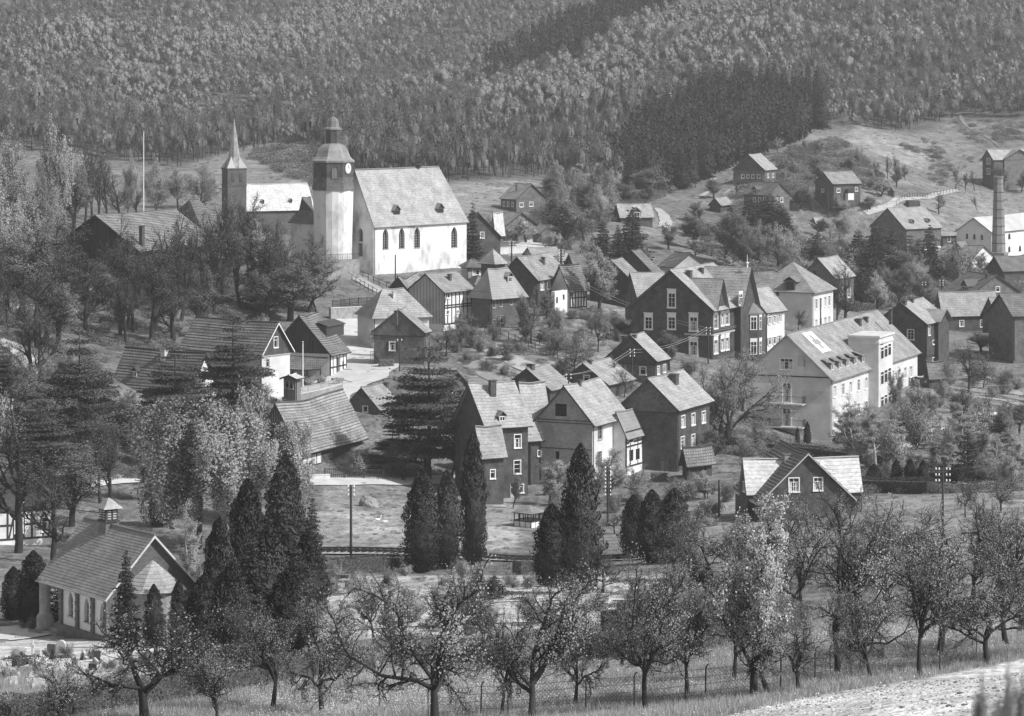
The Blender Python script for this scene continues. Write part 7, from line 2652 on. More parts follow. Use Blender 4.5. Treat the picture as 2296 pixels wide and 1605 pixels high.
GR = [(48, 1474, 15, 20, 'slab', 'stone_pale', 'pale square gravestone at the left edge'), (73, 1477, 9, 38, 'cross', 'stone_pale', 'grave cross left of the chapel stones'), (85, 1480, 14, 20, 'slab', 'stone_pale', 'pale low gravestone beside a small cross'),
      (116, 1474, 20, 26, 'slab', 'stone_dark', 'dark grey gravestone in front of the chapel steps'), (137, 1470, 23, 31, 'arch', 'stone_pale', 'tall pale rounded gravestone in front of the chapel'), (58, 1520, 28, 22, 'slab', 'stone_mid', 'broad grey gravestone in the front left plots'),
      (88, 1545, 26, 20, 'point', 'stone_pale', 'pale pointed gravestone nearest the lower left hedge'), (110, 1527, 18, 14, 'slab', 'stone_pale', 'low pale gravestone among flowers'),
      (386, 1495, 16, 18, 'slab', 'stone_pale', 'pale gravestone below the small firs'), (403, 1500, 12, 22, 'slab', 'stone_dark', 'dark edged gravestone beside a pale one below the firs'), (438, 1498, 9, 30, 'cross', 'stone_pale', 'slim pale grave cross below the thujas'),
      (531, 1488, 18, 15, 'arch', 'stone_pale', 'rounded pale gravestone left of the low hedge'), (566, 1484, 12, 18, 'slab', 'stone_mid', 'small grey gravestone at the low hedge end'), (470, 1484, 13, 14, 'slab', 'stone_pale', 'small pale gravestone left of the low hedge'),
      (335, 1500, 12, 14, 'slab', 'stone_pale', 'small pale gravestone beside the orchard branches'), (300, 1494, 14, 12, 'slab', 'stone_mid', 'low grey gravestone on the chapel path'),
      (794, 1320, 14, 42, 'obelisk', 'granite_black', 'black polished obelisk gravestone behind the orchard'), (869, 1380, 17, 44, 'slab', 'granite_black', 'tall black gravestone framed by apple boughs'), (877, 1352, 12, 24, 'slab', 'stone_dark', 'dark gravestone behind the tall black one'),
      (911, 1345, 12, 16, 'slab', 'stone_dark', 'small dark gravestone with pale kerb'), (937, 1342, 16, 17, 'arch', 'stone_pale', 'rounded pale gravestone with dark tablet'), (978, 1348, 17, 22, 'arch', 'stone_pale', 'rounded light gravestone left of the widest pale one'), (1008, 1344, 24, 20, 'arch', 'stone_pale', 'wide pale gravestone with oval tablet'),
      (950, 1378, 16, 28, 'point', 'stone_mid', 'rough pointed gravestone in the plot centre'), (978, 1372, 14, 30, 'slab', 'stone_dark', 'dark upright gravestone beside the pointed one'), (1002, 1398, 18, 24, 'point', 'stone_dark', 'dark pointed gravestone with pale figure beside it'), (1008, 1396, 9, 34, 'cross', 'stone_pale', 'white figure shaped grave cross among apple boughs'),
      (1052, 1430, 28, 36, 'arch', 'stone_dark', 'broad dark rounded gravestone right of the forked apple tree'), (1311, 1366, 15, 22, 'slab', 'stone_pale', 'white gravestone above the clipped hedges'), (1345, 1350, 44, 16, 'slab', 'stone_pale', 'long pale family gravestone above the hedges'),
      (1352, 1372, 34, 12, 'arch', 'stone_pale', 'low curved pale gravestone above the hedges'), (1424, 1388, 8, 34, 'obelisk', 'stone_pale', 'slim white gravestone pillar behind the hedge'), (1497, 1376, 8, 44, 'cross', 'stone_pale', 'tall white grave cross behind the hedge'),
      (1506, 1384, 12, 20, 'slab', 'stone_pale', 'white gravestone at the foot of the tall cross'), (1549, 1318, 5, 14, 'slab', 'stone_pale', 'left of two tiny white grave posts'), (1561, 1318, 5, 14, 'slab', 'stone_pale', 'right of two tiny white grave posts'), (1586, 1392, 14, 14, 'slab', 'stone_pale', 'small pale gravestone at the hedge end'),
      (684, 1478, 26, 14, 'arch', 'stone_dark', 'low dark rounded gravestone left of the leaning apple tree'), (722, 1480, 20, 8, 'slab', 'stone_pale', 'flat pale gravestone beside the low dark rounded one')]
def grave_rows(n, poly, look, grp):
    out = []
    us, vs = [p[0] for p in poly], [p[1] for p in poly]
    while len(out) < n:
        u, v = RNG.uniform(min(us), max(us)), RNG.uniform(min(vs), max(vs))
        if inpoly(u, v, poly) and all(abs(u - q[0]) > 17 or abs(v - q[1]) > 12 for q in out + GR):
            out.append((u, v, RNG.uniform(9, 19), RNG.uniform(12, 25), ['slab', 'arch', 'slab', 'point', 'cross'][len(out) % 5], ['stone_pale', 'stone_pale', 'stone_mid', 'granite_black'][len(out) % 4]))
    SW = {'slab': 'square', 'arch': 'rounded', 'point': 'pointed', 'cross': 'cross shaped'}
    CW = {'stone_pale': 'pale', 'stone_mid': 'grey', 'granite_black': 'black'}
    byk = {}
    for q in sorted(out):
        byk.setdefault(CW[q[5]] + ' ' + SW[q[4]] + ' gravestone ' + grp, []).append(q)
    for lab, l in byk.items():
        for j, q in enumerate(l):
            GR.append(q + (lab + ('' if len(l) == 1 else ', ' + (['leftmost', 'second from the left', 'third from the left', 'fourth from the left'] + ['farther right'] * 9)[j]),))
grave_rows(22, [(5, 1485), (560, 1478), (560, 1515), (200, 1535), (5, 1562)], '', 'in the plots before the chapel')
grave_rows(20, [(880, 1325), (1500, 1320), (1500, 1385), (1100, 1400), (900, 1400)], '', 'in the plots behind the orchard')
for q in GR:
    gravestone(*q[:7], turn=RNG.uniform(-.35, .35))
p = hit(752, 1318)
r_ = thing('bench', tuple(p), 'dark wooden bench beside the black obelisk', 'bench')
for dx in (-.9, .8):
    mb = MB(); mb.box((p.x + dx, p.y, p.z), (.1, 0, 0), (0, .45, 0), (0, 0, .45)); mb.build('leg', 'timber_dark', r_)
mb = MB(); mb.box((p.x - 1.1, p.y - .03, p.z + .45), (2.2, 0, 0), (0, .55, 0), (0, 0, .08)); mb.build('seat', 'timber_dark', r_)
mb = MB(); mb.box((p.x - 1.1, p.y + .5, p.z + .7), (2.2, 0, 0), (0, .06, .05), (0, 0, .25)); mb.build('backrest', 'timber_dark', r_)
# handcart by the lane barn, trellis and woodpiles in the yards
p = hit(757, 862)
r_ = thing('handcart', tuple(p), 'small wooden handcart at the lane side of the black barn', 'handcart')
mb = MB(); mb.cbox((p.x, p.y, p.z + .5), 1.5, .8, .35, .4); mb.build('body', 'board_grey', r_)
for s_ in (-1, 1):
    mb = MB(); c_ = Vector((p.x + .18 * -s_, p.y + s_ * .5, p.z + .42))
    mb.tube([c_ + Vector((.42 * math.cos(x), 0, .42 * math.sin(x))) for x in [2 * math.pi * j / 14 for j in range(15)]], .04, 4, False)
    for j in range(4):
        x = math.pi * j / 4; v_ = Vector((.4 * math.cos(x), 0, .4 * math.sin(x))); mb.tube([c_ - v_, c_ + v_], .02, 4)
    mb.build('wheel', 'timber_dark', r_)
mb = MB(); mb.tube([(p.x + .7, p.y + .2, p.z + .6), (p.x + 1.9, p.y + .5, p.z + .25)], .04, 5); mb.build('drawbar', 'timber_dark', r_)
p = hit(842, 818)
r_ = thing('trellis', tuple(p), 'leaning wooden lattice frame left of the lamp pole by the slate gable', 'lattice frame')
mb = MB()
for j in range(6):
    mb.box((p.x - .8 + j * .32, p.y + j * 0, p.z), (.05, 0, 0), (0, .04, 0), (.1, .5, 1.9))
for j in range(8):
    mb.box((p.x - .8 + j * .012, p.y - .03 + j * .066, p.z + .1 + j * .24), (1.65, 0, 0), (0, .04, 0), (0, 0, .05))
mb.build('laths', 'timber_dark', r_)
def woodpile(u, v, n, label, dirx=1):
    p = hit(u, v); r_ = thing('woodpile', tuple(p), label, 'woodpile')
    mb0 = MB(); mb0.tube([(0, -.5, 0), (0, .5, 0)], .11, 7); me_ = mb0.mesh('split_log', 'board_grey')
    for j in range(5):
        for i in range(n - j % 2):
            o = bpy.data.objects.new('split_log', me_); COL.objects.link(o); o.parent = r_
            o.location = ((i - n / 2 + .5 * (j % 2)) * .23, RNG.uniform(-.05, .05), .11 + j * .2); o.rotation_euler = (0, RNG.uniform(0, 3), .3)
woodpile(868, 822, 9, 'stacked woodpile before the shuttered slate gable')
woodpile(1480, 1078, 8, 'stacked woodpile in the yard of the broad slate house')
woodpile(1180, 908, 8, 'stacked woodpile beside the small barn with boarded hatch')
woodpile(1238, 1108, 7, 'stacked woodpile right of the tall slate house')
woodpile(2092, 862, 8, 'stacked woodpile before the small dark shed at the hospital')
# geese in the pasture and stones beside the meadow pole
for (u, v, s_, lab) in ((846, 1171, .75, 'white goose grazing in the pasture, larger in view'), (862, 1174, .6, 'white goose with lowered head right of the other goose')):
    p = hit(u, v)
    bm_ = bmesh.new()
    bmesh.ops.create_uvsphere(bm_, u_segments=12, v_segments=8, radius=1)
    for v_ in bm_.verts:
        x, y, z = v_.co
        v_.co = (x * .42 * s_, y * .2 * s_, z * .2 * s_ + .38 * s_ + (.12 * max(0, -x) ** 2) * s_)
    me_ = bpy.data.meshes.new('goose_body'); bm_.to_mesh(me_); bm_.free()
    me_.materials.append(MAT['paint_white'])
    me_.polygons.foreach_set('use_smooth', [True] * len(me_.polygons))
    r_ = thing('goose', tuple(p), lab, 'goose')
    o = bpy.data.objects.new('body', me_); COL.objects.link(o); o.parent = r_
    hz = .95 if s_ > .7 else .35
    mb = MB(); mb.tube([(p.x + .3 * s_, p.y, p.z + .45 * s_), (p.x + .48 * s_, p.y, p.z + (.45 + hz) / 2 * s_ + .05), (p.x + .52 * s_, p.y, p.z + hz * s_), (p.x + .68 * s_, p.y, p.z + (hz - .02) * s_)], [.09, .06, .08, .03], 7); mb.build('neck_and_head', 'paint_white', r_, smooth=True)
    mb = MB()
    for dy in (-.08, .08):
        mb.tube([(p.x, p.y + dy, p.z), (p.x, p.y + dy, p.z + .25)], .025, 4)
    mb.build('legs', 'paint_grey', r_)
# heap of pale earth by the meadow road
p = hit(828, 1135)
mb = MB()
for j in range(1):
    bm_ = bmesh.new(); bmesh.ops.create_icosphere(bm_, subdivisions=3, radius=1)
    for v_ in bm_.verts:
        n_ = math.sin(v_.co.x * 5) * math.cos(v_.co.y * 6 + v_.co.z * 4) * .12
        n_ += random.uniform(-.06, .06)
        v_.co = ((v_.co.x * 1.1) * (1 + n_) - v_.co.z * .3, v_.co.y * 1.0 * (1 + n_), max(-.2, v_.co.z) * 1.2 * (1 + n_))
    me_ = bpy.data.meshes.new('earth_heap'); bm_.to_mesh(me_); bm_.free(); me_.materials.append(MAT['bed_soil'])
    o = bpy.data.objects.new('earth_heap', me_); COL.objects.link(o); o.location = p
    tag(o, 'pale heap of earth and straw in the pasture behind the meadow pole', 'heap')
# logs beside the slate cottage
p0 = hit(1500, 1072)
for j in range(6):
    a = p0 + Vector((RNG.uniform(-1, 1.5) + j * .25, RNG.uniform(-.6, .6), .18 + .16 * (j % 2)))
    mb = MB(); mb.tube([a, a + Vector((2.6, -.5 + RNG.uniform(-.3, .3), 0))], .12, 7)
    single('log', mb, 'board_grey', tuple(a), ['leftmost rough log in the heap before the broad slate house', 'second rough log of the heap before the broad slate house', 'third rough log of the heap before the broad slate house', 'fourth rough log of the heap before the broad slate house', 'fifth rough log of the heap before the broad slate house', 'rightmost rough log in the heap before the broad slate house'][j], 'log', 'logs in a heap before the slate cottage door')
# hotbeds with pale covers in the gardens at right
for (u, v, w_, lab) in ((2385 / 2560 * 2296 * 0 + 2240, 933 - 60 + 64, 2.2, 'white garden frame on the allotment near the right edge'), (2214, 955 + 0, 1.6, 'pale cold frame beside the garden pavilion')):
    p = hit(u, v)
    r_ = thing('cold_frame', tuple(p), lab, 'cold frame')
    mb = MB(); mb.cbox(p, w_, 1.2, .4); mb.build('box', 'board_grey', r_)
    mb = MB(); mb.box((p.x - w_ / 2 - .05, p.y - .65, p.z + .42), (w_ + .1, 0, 0), (0, 1.3, .25), (0, 0, .05)); mb.build('cover', 'paint_white', r_)
p = hit(2180, 1095)
r_ = thing('bench', tuple(p), 'pale garden bench before the tall dark hedge at right', 'bench')
for j in range(4):
    mb = MB(); mb.box((p.x - 1.4 + j * .9, p.y, p.z), (.08, 0, 0), (0, .4, 0), (0, 0, .5)); mb.build('leg', 'paint_grey', r_)
mb = MB(); mb.box((p.x - 1.5, p.y, p.z + .5), (3.0, 0, 0), (0, .5, 0), (0, 0, .07)); mb.build('seat', 'paint_white', r_)

# wire fence through the orchard: hooked iron posts in two lines
def orchard_fence(pts, label):
    P3 = [hit(u, v) for u, v in pts]
    r = thing('wire_fence', tuple(P3[0]), label, 'fence')
    for q in P3:
        mb = MB(); lean = RNG.uniform(-.03, .03)
        mb.tube([(q.x, q.y, q.z - .2), (q.x + lean, q.y, q.z + 1.45), (q.x + lean + .03, q.y, q.z + 1.6), (q.x + lean + .12, q.y, q.z + 1.7)], .035, 5); mb.build('post', 'iron', r)
    for j in range(5):
        mb = MB(); mb.tube([q + Vector((0, 0, .15 + j * .33)) for q in P3], .010, 3, False); mb.build('wire', 'iron', r)
    mb = MB()
    for a, b in zip(P3[:-1], P3[1:]):
        d = b - a; L_ = d.length; n = int(L_ / .18)
        for j in range(n):
            for s_ in (0, 1):
                t0, t1 = j / n, (j + 8) / n
                if t1 > 1: continue
                z0, z1 = (.1, 1.5) if s_ else (1.5, .1)
                A, B_ = a + d * t0 + Vector((0, 0, z0)), a + d * t1 + Vector((0, 0, z1))
                w_ = Vector((0, 0, .008))
                mb.poly([A - w_, B_ - w_, B_ + w_, A + w_])
    mb.build('mesh_netting', 'iron', r, kind='stuff')
orchard_fence([(960, 1625), (1078, 1612), (1139, 1612), (1313, 1598), (1422, 1592), (1536, 1578), (1582, 1574), (1750, 1554), (1827, 1532), (1862, 1526), (2065, 1505), (2107, 1508), (2190, 1478)], 'wire netting fence with hooked iron posts through the near orchard')

# ------------------------------------------------------------------ trees and bushes
T_ = plant
# near orchard
for q in [('apple', 975, 1640, 1262, 470, 'big forked apple tree, the nearest'), ('apple', 1122, 1612, 1330, 230, 'slim upright apple tree'), ('apple', 1195, 1625, 1290, 320, 'apple tree with a long reaching bough'), ('apple', 1450, 1600, 1240, 300, 'tall forked apple tree behind the netting'),
          ('apple_bare', 330, 1625, 1345, 420, 'dark bare boughed apple tree before the chapel'), ('apple', 612, 1592, 1340, 250, 'apple tree between chapel and big forked tree'), ('apple', 722, 1600, 1325, 260, 'leaning apple tree with knotty trunk'), 
          ('blossom_tree', 1690, 1566, 1125, 235, 'tall pear tree with white blossom in the orchard'), ('apple', 1725, 1560, 1290, 230, 'crooked apple tree with pale sawn trunk'), ('apple_bare', 1792, 1552, 1370, 170, 'small many stemmed apple tree'), ('apple', 1645, 1530, 1210, 210, 'straight trunked apple tree left of the pear tree'),
          ('apple', 1878, 1515, 1150, 330, 'thick trunked apple tree right of the pear tree'), ('apple', 1940, 1500, 1290, 260, 'apple tree with two steep forks'), ('apple', 1955, 1528, 1330, 240, 'crossed stem apple tree above the ploughed strip'), ('apple_bare', 2065, 1520, 1200, 260, 'thin bent apple tree above the ploughed strip'),
          ('apple', 2105, 1470, 1150, 330, 'apple tree with swollen trunk foot'), ('apple', 2215, 1490, 1250, 300, 'wide apple tree with a low sweeping bough'), ('apple_bare', 2260, 1450, 1150, 300, 'airy apple tree at the right edge'), ('apple', 2330, 1470, 1230, 300, 'apple tree cut off by the right edge'),
          ('apple', 1800, 1400, 1150, 260, 'far orchard tree behind the pear tree'), ('apple', 1600, 1400, 1180, 240, 'far orchard tree left of the pear tree'), ('apple', 1990, 1380, 1120, 280, 'far orchard tree right of the thick trunk'), ('apple', 2180, 1360, 1120, 280, 'far orchard tree near the right edge'),
          ('apple', 1500, 1420, 1240, 200, 'dense apple tree before the two dark yews'),  ('apple', 1880, 1280, 1085, 230, 'apple tree in front of the wide gabled house'),
          ('apple', 1760, 1290, 1110, 190, 'crooked apple tree below the gabled front'), ('apple', 2030, 1290, 1130, 210, 'apple tree on the lawn edge'), ('apple', 1560, 1300, 1140, 180, 'apple tree left of the gabled house'), ('blossom_tree', 1875, 1220, 1130, 60, 'tiny blossoming tree on the lawn'),
          ('apple', 1080, 1475, 1275, 190, 'apple tree between graves and thujas'), ('apple', 1290, 1440, 1270, 190, 'dense apple tree behind the hedge end'), ('apple', 840, 1440, 1290, 170, 'apple tree beside the tall black gravestone'), ('apple', 1620, 1450, 1230, 200, 'apple tree at the end of the cemetery hedge'), ('apple', 1000, 1450, 1290, 170, 'low apple tree among the graves, left of a thuja'), ('apple', 1395, 1500, 1290, 190, 'apple tree touching the orchard hedge'), ('apple', 1545, 1560, 1300, 210, 'apple tree between two fence posts left of the pear tree'), ('apple', 1290, 1585, 1360, 200, 'small apple tree by the netting'), ('apple', 900, 1540, 1350, 180, 'apple tree behind the big forked one'), ('apple', 520, 1540, 1390, 190, 'apple tree at the end of the rough hedge'), ('apple', 690, 1480, 1330, 220, 'leafy apple tree before the dark firs'), ('apple', 1350, 1330, 1240, 160, 'small garden apple tree by the tall thuja'),
          ('apple_bare', 480, 1640, 1440, 230, 'low apple branches at the bottom left'), ('apple_bare', 160, 1660, 1480, 200, 'low apple tree cut off at the bottom left')]:
    T_(q[0], q[1], q[2], q[3], q[4], q[5])
# thujas, yews and firs round the cemetery
for u, vb, vt, w_, lk in [(945, 1285, 1052, 86, 'broad dark thuja left of a trio'), (1002, 1275, 1055, 70, 'middle thuja of the dark trio'), (1061, 1265, 966, 64, 'narrow tall thuja right in the dark trio'), (1302, 1330, 996, 100, 'tallest dark thuja before the brick house'), (1238, 1315, 1130, 90, 'shorter thuja leaning on the tallest'),
                          (1420, 1255, 1110, 64, 'left yew of the dark clump'), (1462, 1262, 1098, 78, 'middle yew of the dark clump'), (1512, 1262, 1095, 90, 'right yew of the dark clump'), (640, 1330, 1020, 100, 'tall black thuja behind the weeping birch'), (555, 1400, 1075, 110, 'tall blunt thuja right of the weeping birch'),
                          (492, 1440, 1160, 90, 'pale green thuja before the weeping birch'), (690, 1390, 1190, 90, 'feathery thuja at the pasture edge'), (600, 1450, 1180, 110, 'dark thuja in the middle of the cemetery clump'), (75, 1400, 1235, 85, 'dark thuja left of the chapel porch'), (30, 1390, 1270, 60, 'dark thuja at the left edge by the porch'),
                          (345, 1450, 1310, 50, 'small thuja before the chapel apse'), (400, 1450, 1300, 46, 'slim thuja at the chapel gable'), (455, 1470, 1290, 90, 'dark bushy thuja right of the chapel'), (520, 1480, 1260, 110, 'broad dark thuja behind the cemetery hedge'), (640, 1480, 1280, 110, 'wide dark thuja before the pasture'),
                          (360, 1180, 1080, 60, 'young thuja below the weeping birch'), (1810, 1003, 945, 18, 'slim thuja right of the hospital garden door'), (1788, 1002, 958, 12, 'small thuja left of the hospital garden door'), (1617, 1000, 948, 16, 'left of three slim cypresses'), (1632, 1000, 946, 16, 'middle one of three slim cypresses'), (1602, 1000, 952, 16, 'leftmost slim cypress by the slate cottage'),
                          (2010, 1095, 1030, 30, 'first dark clipped thuja behind the lawn'), (2040, 1095, 1028, 30, 'second dark clipped thuja behind the lawn'), (2070, 1095, 1030, 30, 'third dark clipped thuja behind the lawn'), (1960, 1095, 1040, 40, 'dark thuja right of the wide gabled house'), (2150, 1090, 1040, 60, 'dark shrub like thuja before the garden bench')]:
    T_('thuja', u, vb, vt, w_, lk)
for u, vb, vt, w_, lk in [(282, 1450, 1248, 86, 'young spruce before the chapel gable'), (128, 1395, 1300, 60, 'dark fir behind the porch column'), (565, 1470, 1210, 120, 'spruce rising from the dark cemetery clump'), (660, 1450, 1230, 110, 'ragged spruce at the clump edge'), (430, 1465, 1330, 90, 'low spruce beside the chapel'),
                          (625, 1400, 1050, 120, 'big dark spruce behind the thujas'), (700, 1340, 1130, 90, 'spruce beside the pasture')]:
    T_('spruce' if w_ > 85 else 'young_fir', u, vb, vt, w_, lk)
T_('weeping_birch', 445, 1230, 905, 320, 'large weeping birch with hanging strands')
T_('weeping_birch', 610, 1180, 950, 190, 'weeping birch before the long barn', k=1)
T_('birch', 660, 1130, 955, 90, 'narrow pale birch before the barn gable')
T_('birch', 430, 1400, 1130, 90, 'pale birch spray among the thujas')
T_('pine', 178, 1050, 745, 260, 'largest layered pine left of the half timbered cottage', k=0)
T_('pine', 392, 1030, 782, 160, 'pine in front of the half timbered cottage', k=1)
T_('pine', 522, 945, 722, 190, 'pine before the white walled gable house', k=2)
T_('pine', 962, 1075, 783, 215, 'black spreading pine in the village centre', k=1)
T_('pine', 90, 1080, 900, 200, 'low pine at the left edge', k=2)
T_('pine', 880, 1060, 960, 130, 'low branching pine beside the long barn', k=0)
T_('fuzzy_tree', 905, 1078, 985, 90, 'budding tree at the foot of the black pine')
T_('fuzzy_tree', 1010, 1076, 960, 90, 'budding tree between black pine and slate house')
T_('bare_tree', 960, 1080, 960, 110, 'low bare tree under the black pine')
T_('bare_tree', 1040, 1080, 880, 170, 'bare tree before the pale roofed slate house')
T_('bare_tree', 245, 1130, 940, 120, 'pollarded bare tree above the chapel')
T_('bare_tree', 228, 1150, 890, 120, 'slim bare tree above the chapel')
T_('bare_tree', 40, 1240, 900, 200, 'bare tree before the edge house')
T_('bare_tree', 120, 1260, 1040, 150, 'bare tree beside the timbered edge house')
T_('fuzzy_tree', 160, 1180, 1000, 130, 'budding tree right of the edge house')
T_('fuzzy_tree', 330, 1120, 980, 110, 'budding tree left of the weeping birch')
T_('round_tree', 1640, 992, 785, 215, 'large round dense tree left of the hospital gable')
T_('round_tree', 2195, 590, 590, 10, 'x') if 0 else None
# left hillside and round the hall
for q in [('chestnut_tree', 30, 560, 300, 170), ('chestnut_tree', 128, 520, 278, 130), ('chestnut_tree', 60, 620, 430, 150), ('chestnut_tree', -20, 640, 420, 150), ('spring_tree', 96, 590, 388, 120), ('spring_tree', 20, 700, 520, 150), ('spring_tree', 285, 500, 352, 70), ('spring_tree', 350, 500, 360, 90), ('spring_tree', 400, 470, 375, 80),
          ('round_tree', 450, 470, 370, 90), ('bare_tree', 190, 500, 320, 70), ('bare_tree', 208, 505, 325, 70), ('bare_tree', 222, 500, 330, 60), ('bare_tree', 240, 500, 340, 80), ('bare_tree', 272, 500, 390, 90), ('fuzzy_tree', 165, 520, 370, 80), ('fuzzy_tree', 310, 490, 400, 70),
          ('bare_tree', 300, 745, 480, 110), ('bare_tree', 312, 700, 560, 80), ('bare_tree', 340, 780, 520, 150), ('bare_tree', 350, 750, 540, 110), ('bare_tree', 405, 720, 490, 130), ('bare_tree', 402, 690, 470, 110), ('bare_tree', 478, 700, 440, 120), ('bare_tree', 500, 660, 470, 110), ('bare_tree', 540, 690, 480, 120),
          ('bare_tree', 590, 640, 435, 120), ('bare_tree', 560, 640, 460, 90), ('bare_tree', 600, 700, 520, 110), ('bare_tree', 640, 640, 500, 90), ('bare_tree', 680, 660, 520, 100), ('fuzzy_tree', 250, 700, 580, 100), ('fuzzy_tree', 230, 690, 590, 80), ('fuzzy_tree', 60, 640, 560, 90),
          ('bare_tree', 20, 740, 560, 90), ('bare_tree', 70, 850, 650, 110), ('bare_tree', 90, 860, 700, 90), ('bare_tree', 165, 690, 600, 70), ('bare_tree', 110, 640, 560, 60), ('fuzzy_tree', 130, 780, 640, 120), ('fuzzy_tree', 440, 760, 600, 90), ('fuzzy_tree', 690, 700, 560, 150), ('fuzzy_tree', 650, 720, 590, 130),
          ('fuzzy_tree', 600, 720, 610, 100), ('fuzzy_tree', 710, 700, 600, 90), ('young_fir', 590, 700, 545, 120), ('birch', 575, 690, 500, 60), ('fuzzy_tree', 30, 960, 800, 120), ('fuzzy_tree', 70, 1000, 850, 110), ('fuzzy_tree', 0, 880, 760, 100), ('bare_tree', 20, 900, 780, 80), ('round_tree', 110, 920, 800, 90),
          ('fuzzy_tree', 300, 970, 880, 100), ('bush', 300, 730, 705, 50), ('bush', 340, 780, 758, 40), ('bush', 590, 760, 715, 60), ('pale_bush', 590, 745, 705, 40), ('fuzzy_tree', 520, 780, 690, 70)]:
    T_(*q)
# around the church and the middle distance
for q in [('young_fir', 1060, 590, 458, 50), ('blossom_tree', 1342, 700, 548, 95), ('spruce', 1352, 600, 498, 70), ('spruce', 1418, 605, 472, 90), ('spruce', 1385, 600, 510, 60), ('spruce', 1330, 590, 530, 50), ('fuzzy_tree', 1280, 560, 435, 130), ('bare_tree', 1272, 560, 450, 110), ('bare_tree', 1310, 540, 470, 80),
          ('blossom_tree', 1180, 545, 490, 60), ('blossom_tree', 1160, 540, 500, 50), ('spring_tree', 1270, 500, 400, 60), ('spring_tree', 1370, 440, 380, 80), ('fuzzy_tree', 1330, 450, 390, 90), ('fuzzy_tree', 1400, 460, 410, 70), ('fuzzy_tree', 1445, 460, 420, 50), ('spring_tree', 1300, 430, 380, 70), ('fuzzy_tree', 1240, 440, 395, 60),
          ('bare_tree', 1260, 375, 280, 46), ('bare_tree', 1225, 372, 290, 36), ('bare_tree', 1210, 370, 285, 34), ('bare_tree', 1180, 370, 290, 34), ('bare_tree', 1150, 370, 270, 34), ('spring_tree', 1100, 530, 480, 40), ('blossom_tree', 1240, 560, 520, 40), ('fuzzy_tree', 1300, 600, 540, 60),
          ('fuzzy_tree', 1560, 560, 480, 80), ('fuzzy_tree', 1620, 590, 470, 110), ('fuzzy_tree', 1665, 600, 490, 100), ('spring_tree', 1700, 600, 500, 110), ('spring_tree', 1745, 610, 505, 120), ('spring_tree', 1790, 600, 510, 90), ('round_tree', 1860, 590, 510, 110), ('round_tree', 1900, 600, 525, 100), ('fuzzy_tree', 1830, 620, 540, 90), ('spruce', 1680, 545, 450, 110), ('spruce', 1730, 540, 440, 110), ('spruce', 1705, 530, 455, 80), ('spruce', 1640, 530, 460, 60), ('spruce', 1758, 560, 470, 80),
          ('spruce', 1965, 640, 505, 100), ('spruce', 2000, 640, 520, 90), ('spruce', 1925, 610, 520, 80), ('pine', 2040, 620, 530, 70), ('spruce', 2085, 640, 512, 80), ('spruce', 2060, 620, 540, 60), ('blossom_tree', 1965, 705, 612, 70), ('spring_tree', 2060, 640, 575, 80), ('fuzzy_tree', 2010, 690, 600, 80), ('fuzzy_tree', 2060, 700, 610, 80),
          ('bare_tree', 1895, 730, 585, 80), ('bare_tree', 1878, 735, 610, 60), ('blossom_tree', 1640, 615, 575, 50), ('blossom_tree', 1555, 580, 530, 60), ('fuzzy_tree', 1500, 560, 500, 60), ('fuzzy_tree', 1575, 500, 450, 60), ('spring_tree', 1880, 545, 480, 90), ('fuzzy_tree', 1830, 530, 490, 60), ('spring_tree', 2110, 640, 590, 70),
          ('blossom_tree', 2140, 640, 590, 60), ('blossom_tree', 2240, 625, 585, 60), ('spring_tree', 2180, 640, 595, 50), ('blossom_tree', 2142, 425, 370, 26), ('bare_tree', 2165, 428, 385, 26), ('bare_tree', 2185, 428, 380, 26), ('fuzzy_tree', 2010, 420, 370, 30), ('fuzzy_tree', 1965, 400, 360, 24), ('fuzzy_tree', 2030, 405, 370, 30),
          ('bare_tree', 1990, 400, 345, 26), ('bare_tree', 2010, 392, 348, 24), ('fuzzy_tree', 1560, 420, 380, 30), ('fuzzy_tree', 1600, 445, 400, 40), ('blossom_tree', 1975, 440, 405, 50), ('fuzzy_tree', 1820, 470, 410, 60), ('spring_tree', 1780, 400, 360, 60), ('fuzzy_tree', 1900, 385, 350, 40), ('spring_tree', 1880, 480, 440, 50),
          ('fuzzy_tree', 2240, 425, 370, 60), ('bare_tree', 2105, 480, 430, 30), ('bare_tree', 2190, 470, 440, 24), ('fuzzy_tree', 1950, 470, 440, 40), ('bare_tree', 1650, 440, 400, 30), ('young_fir', 50, 8, 2, 16) if 0 else ('fuzzy_tree', 2290, 430, 385, 50)]:
    T_(*q)
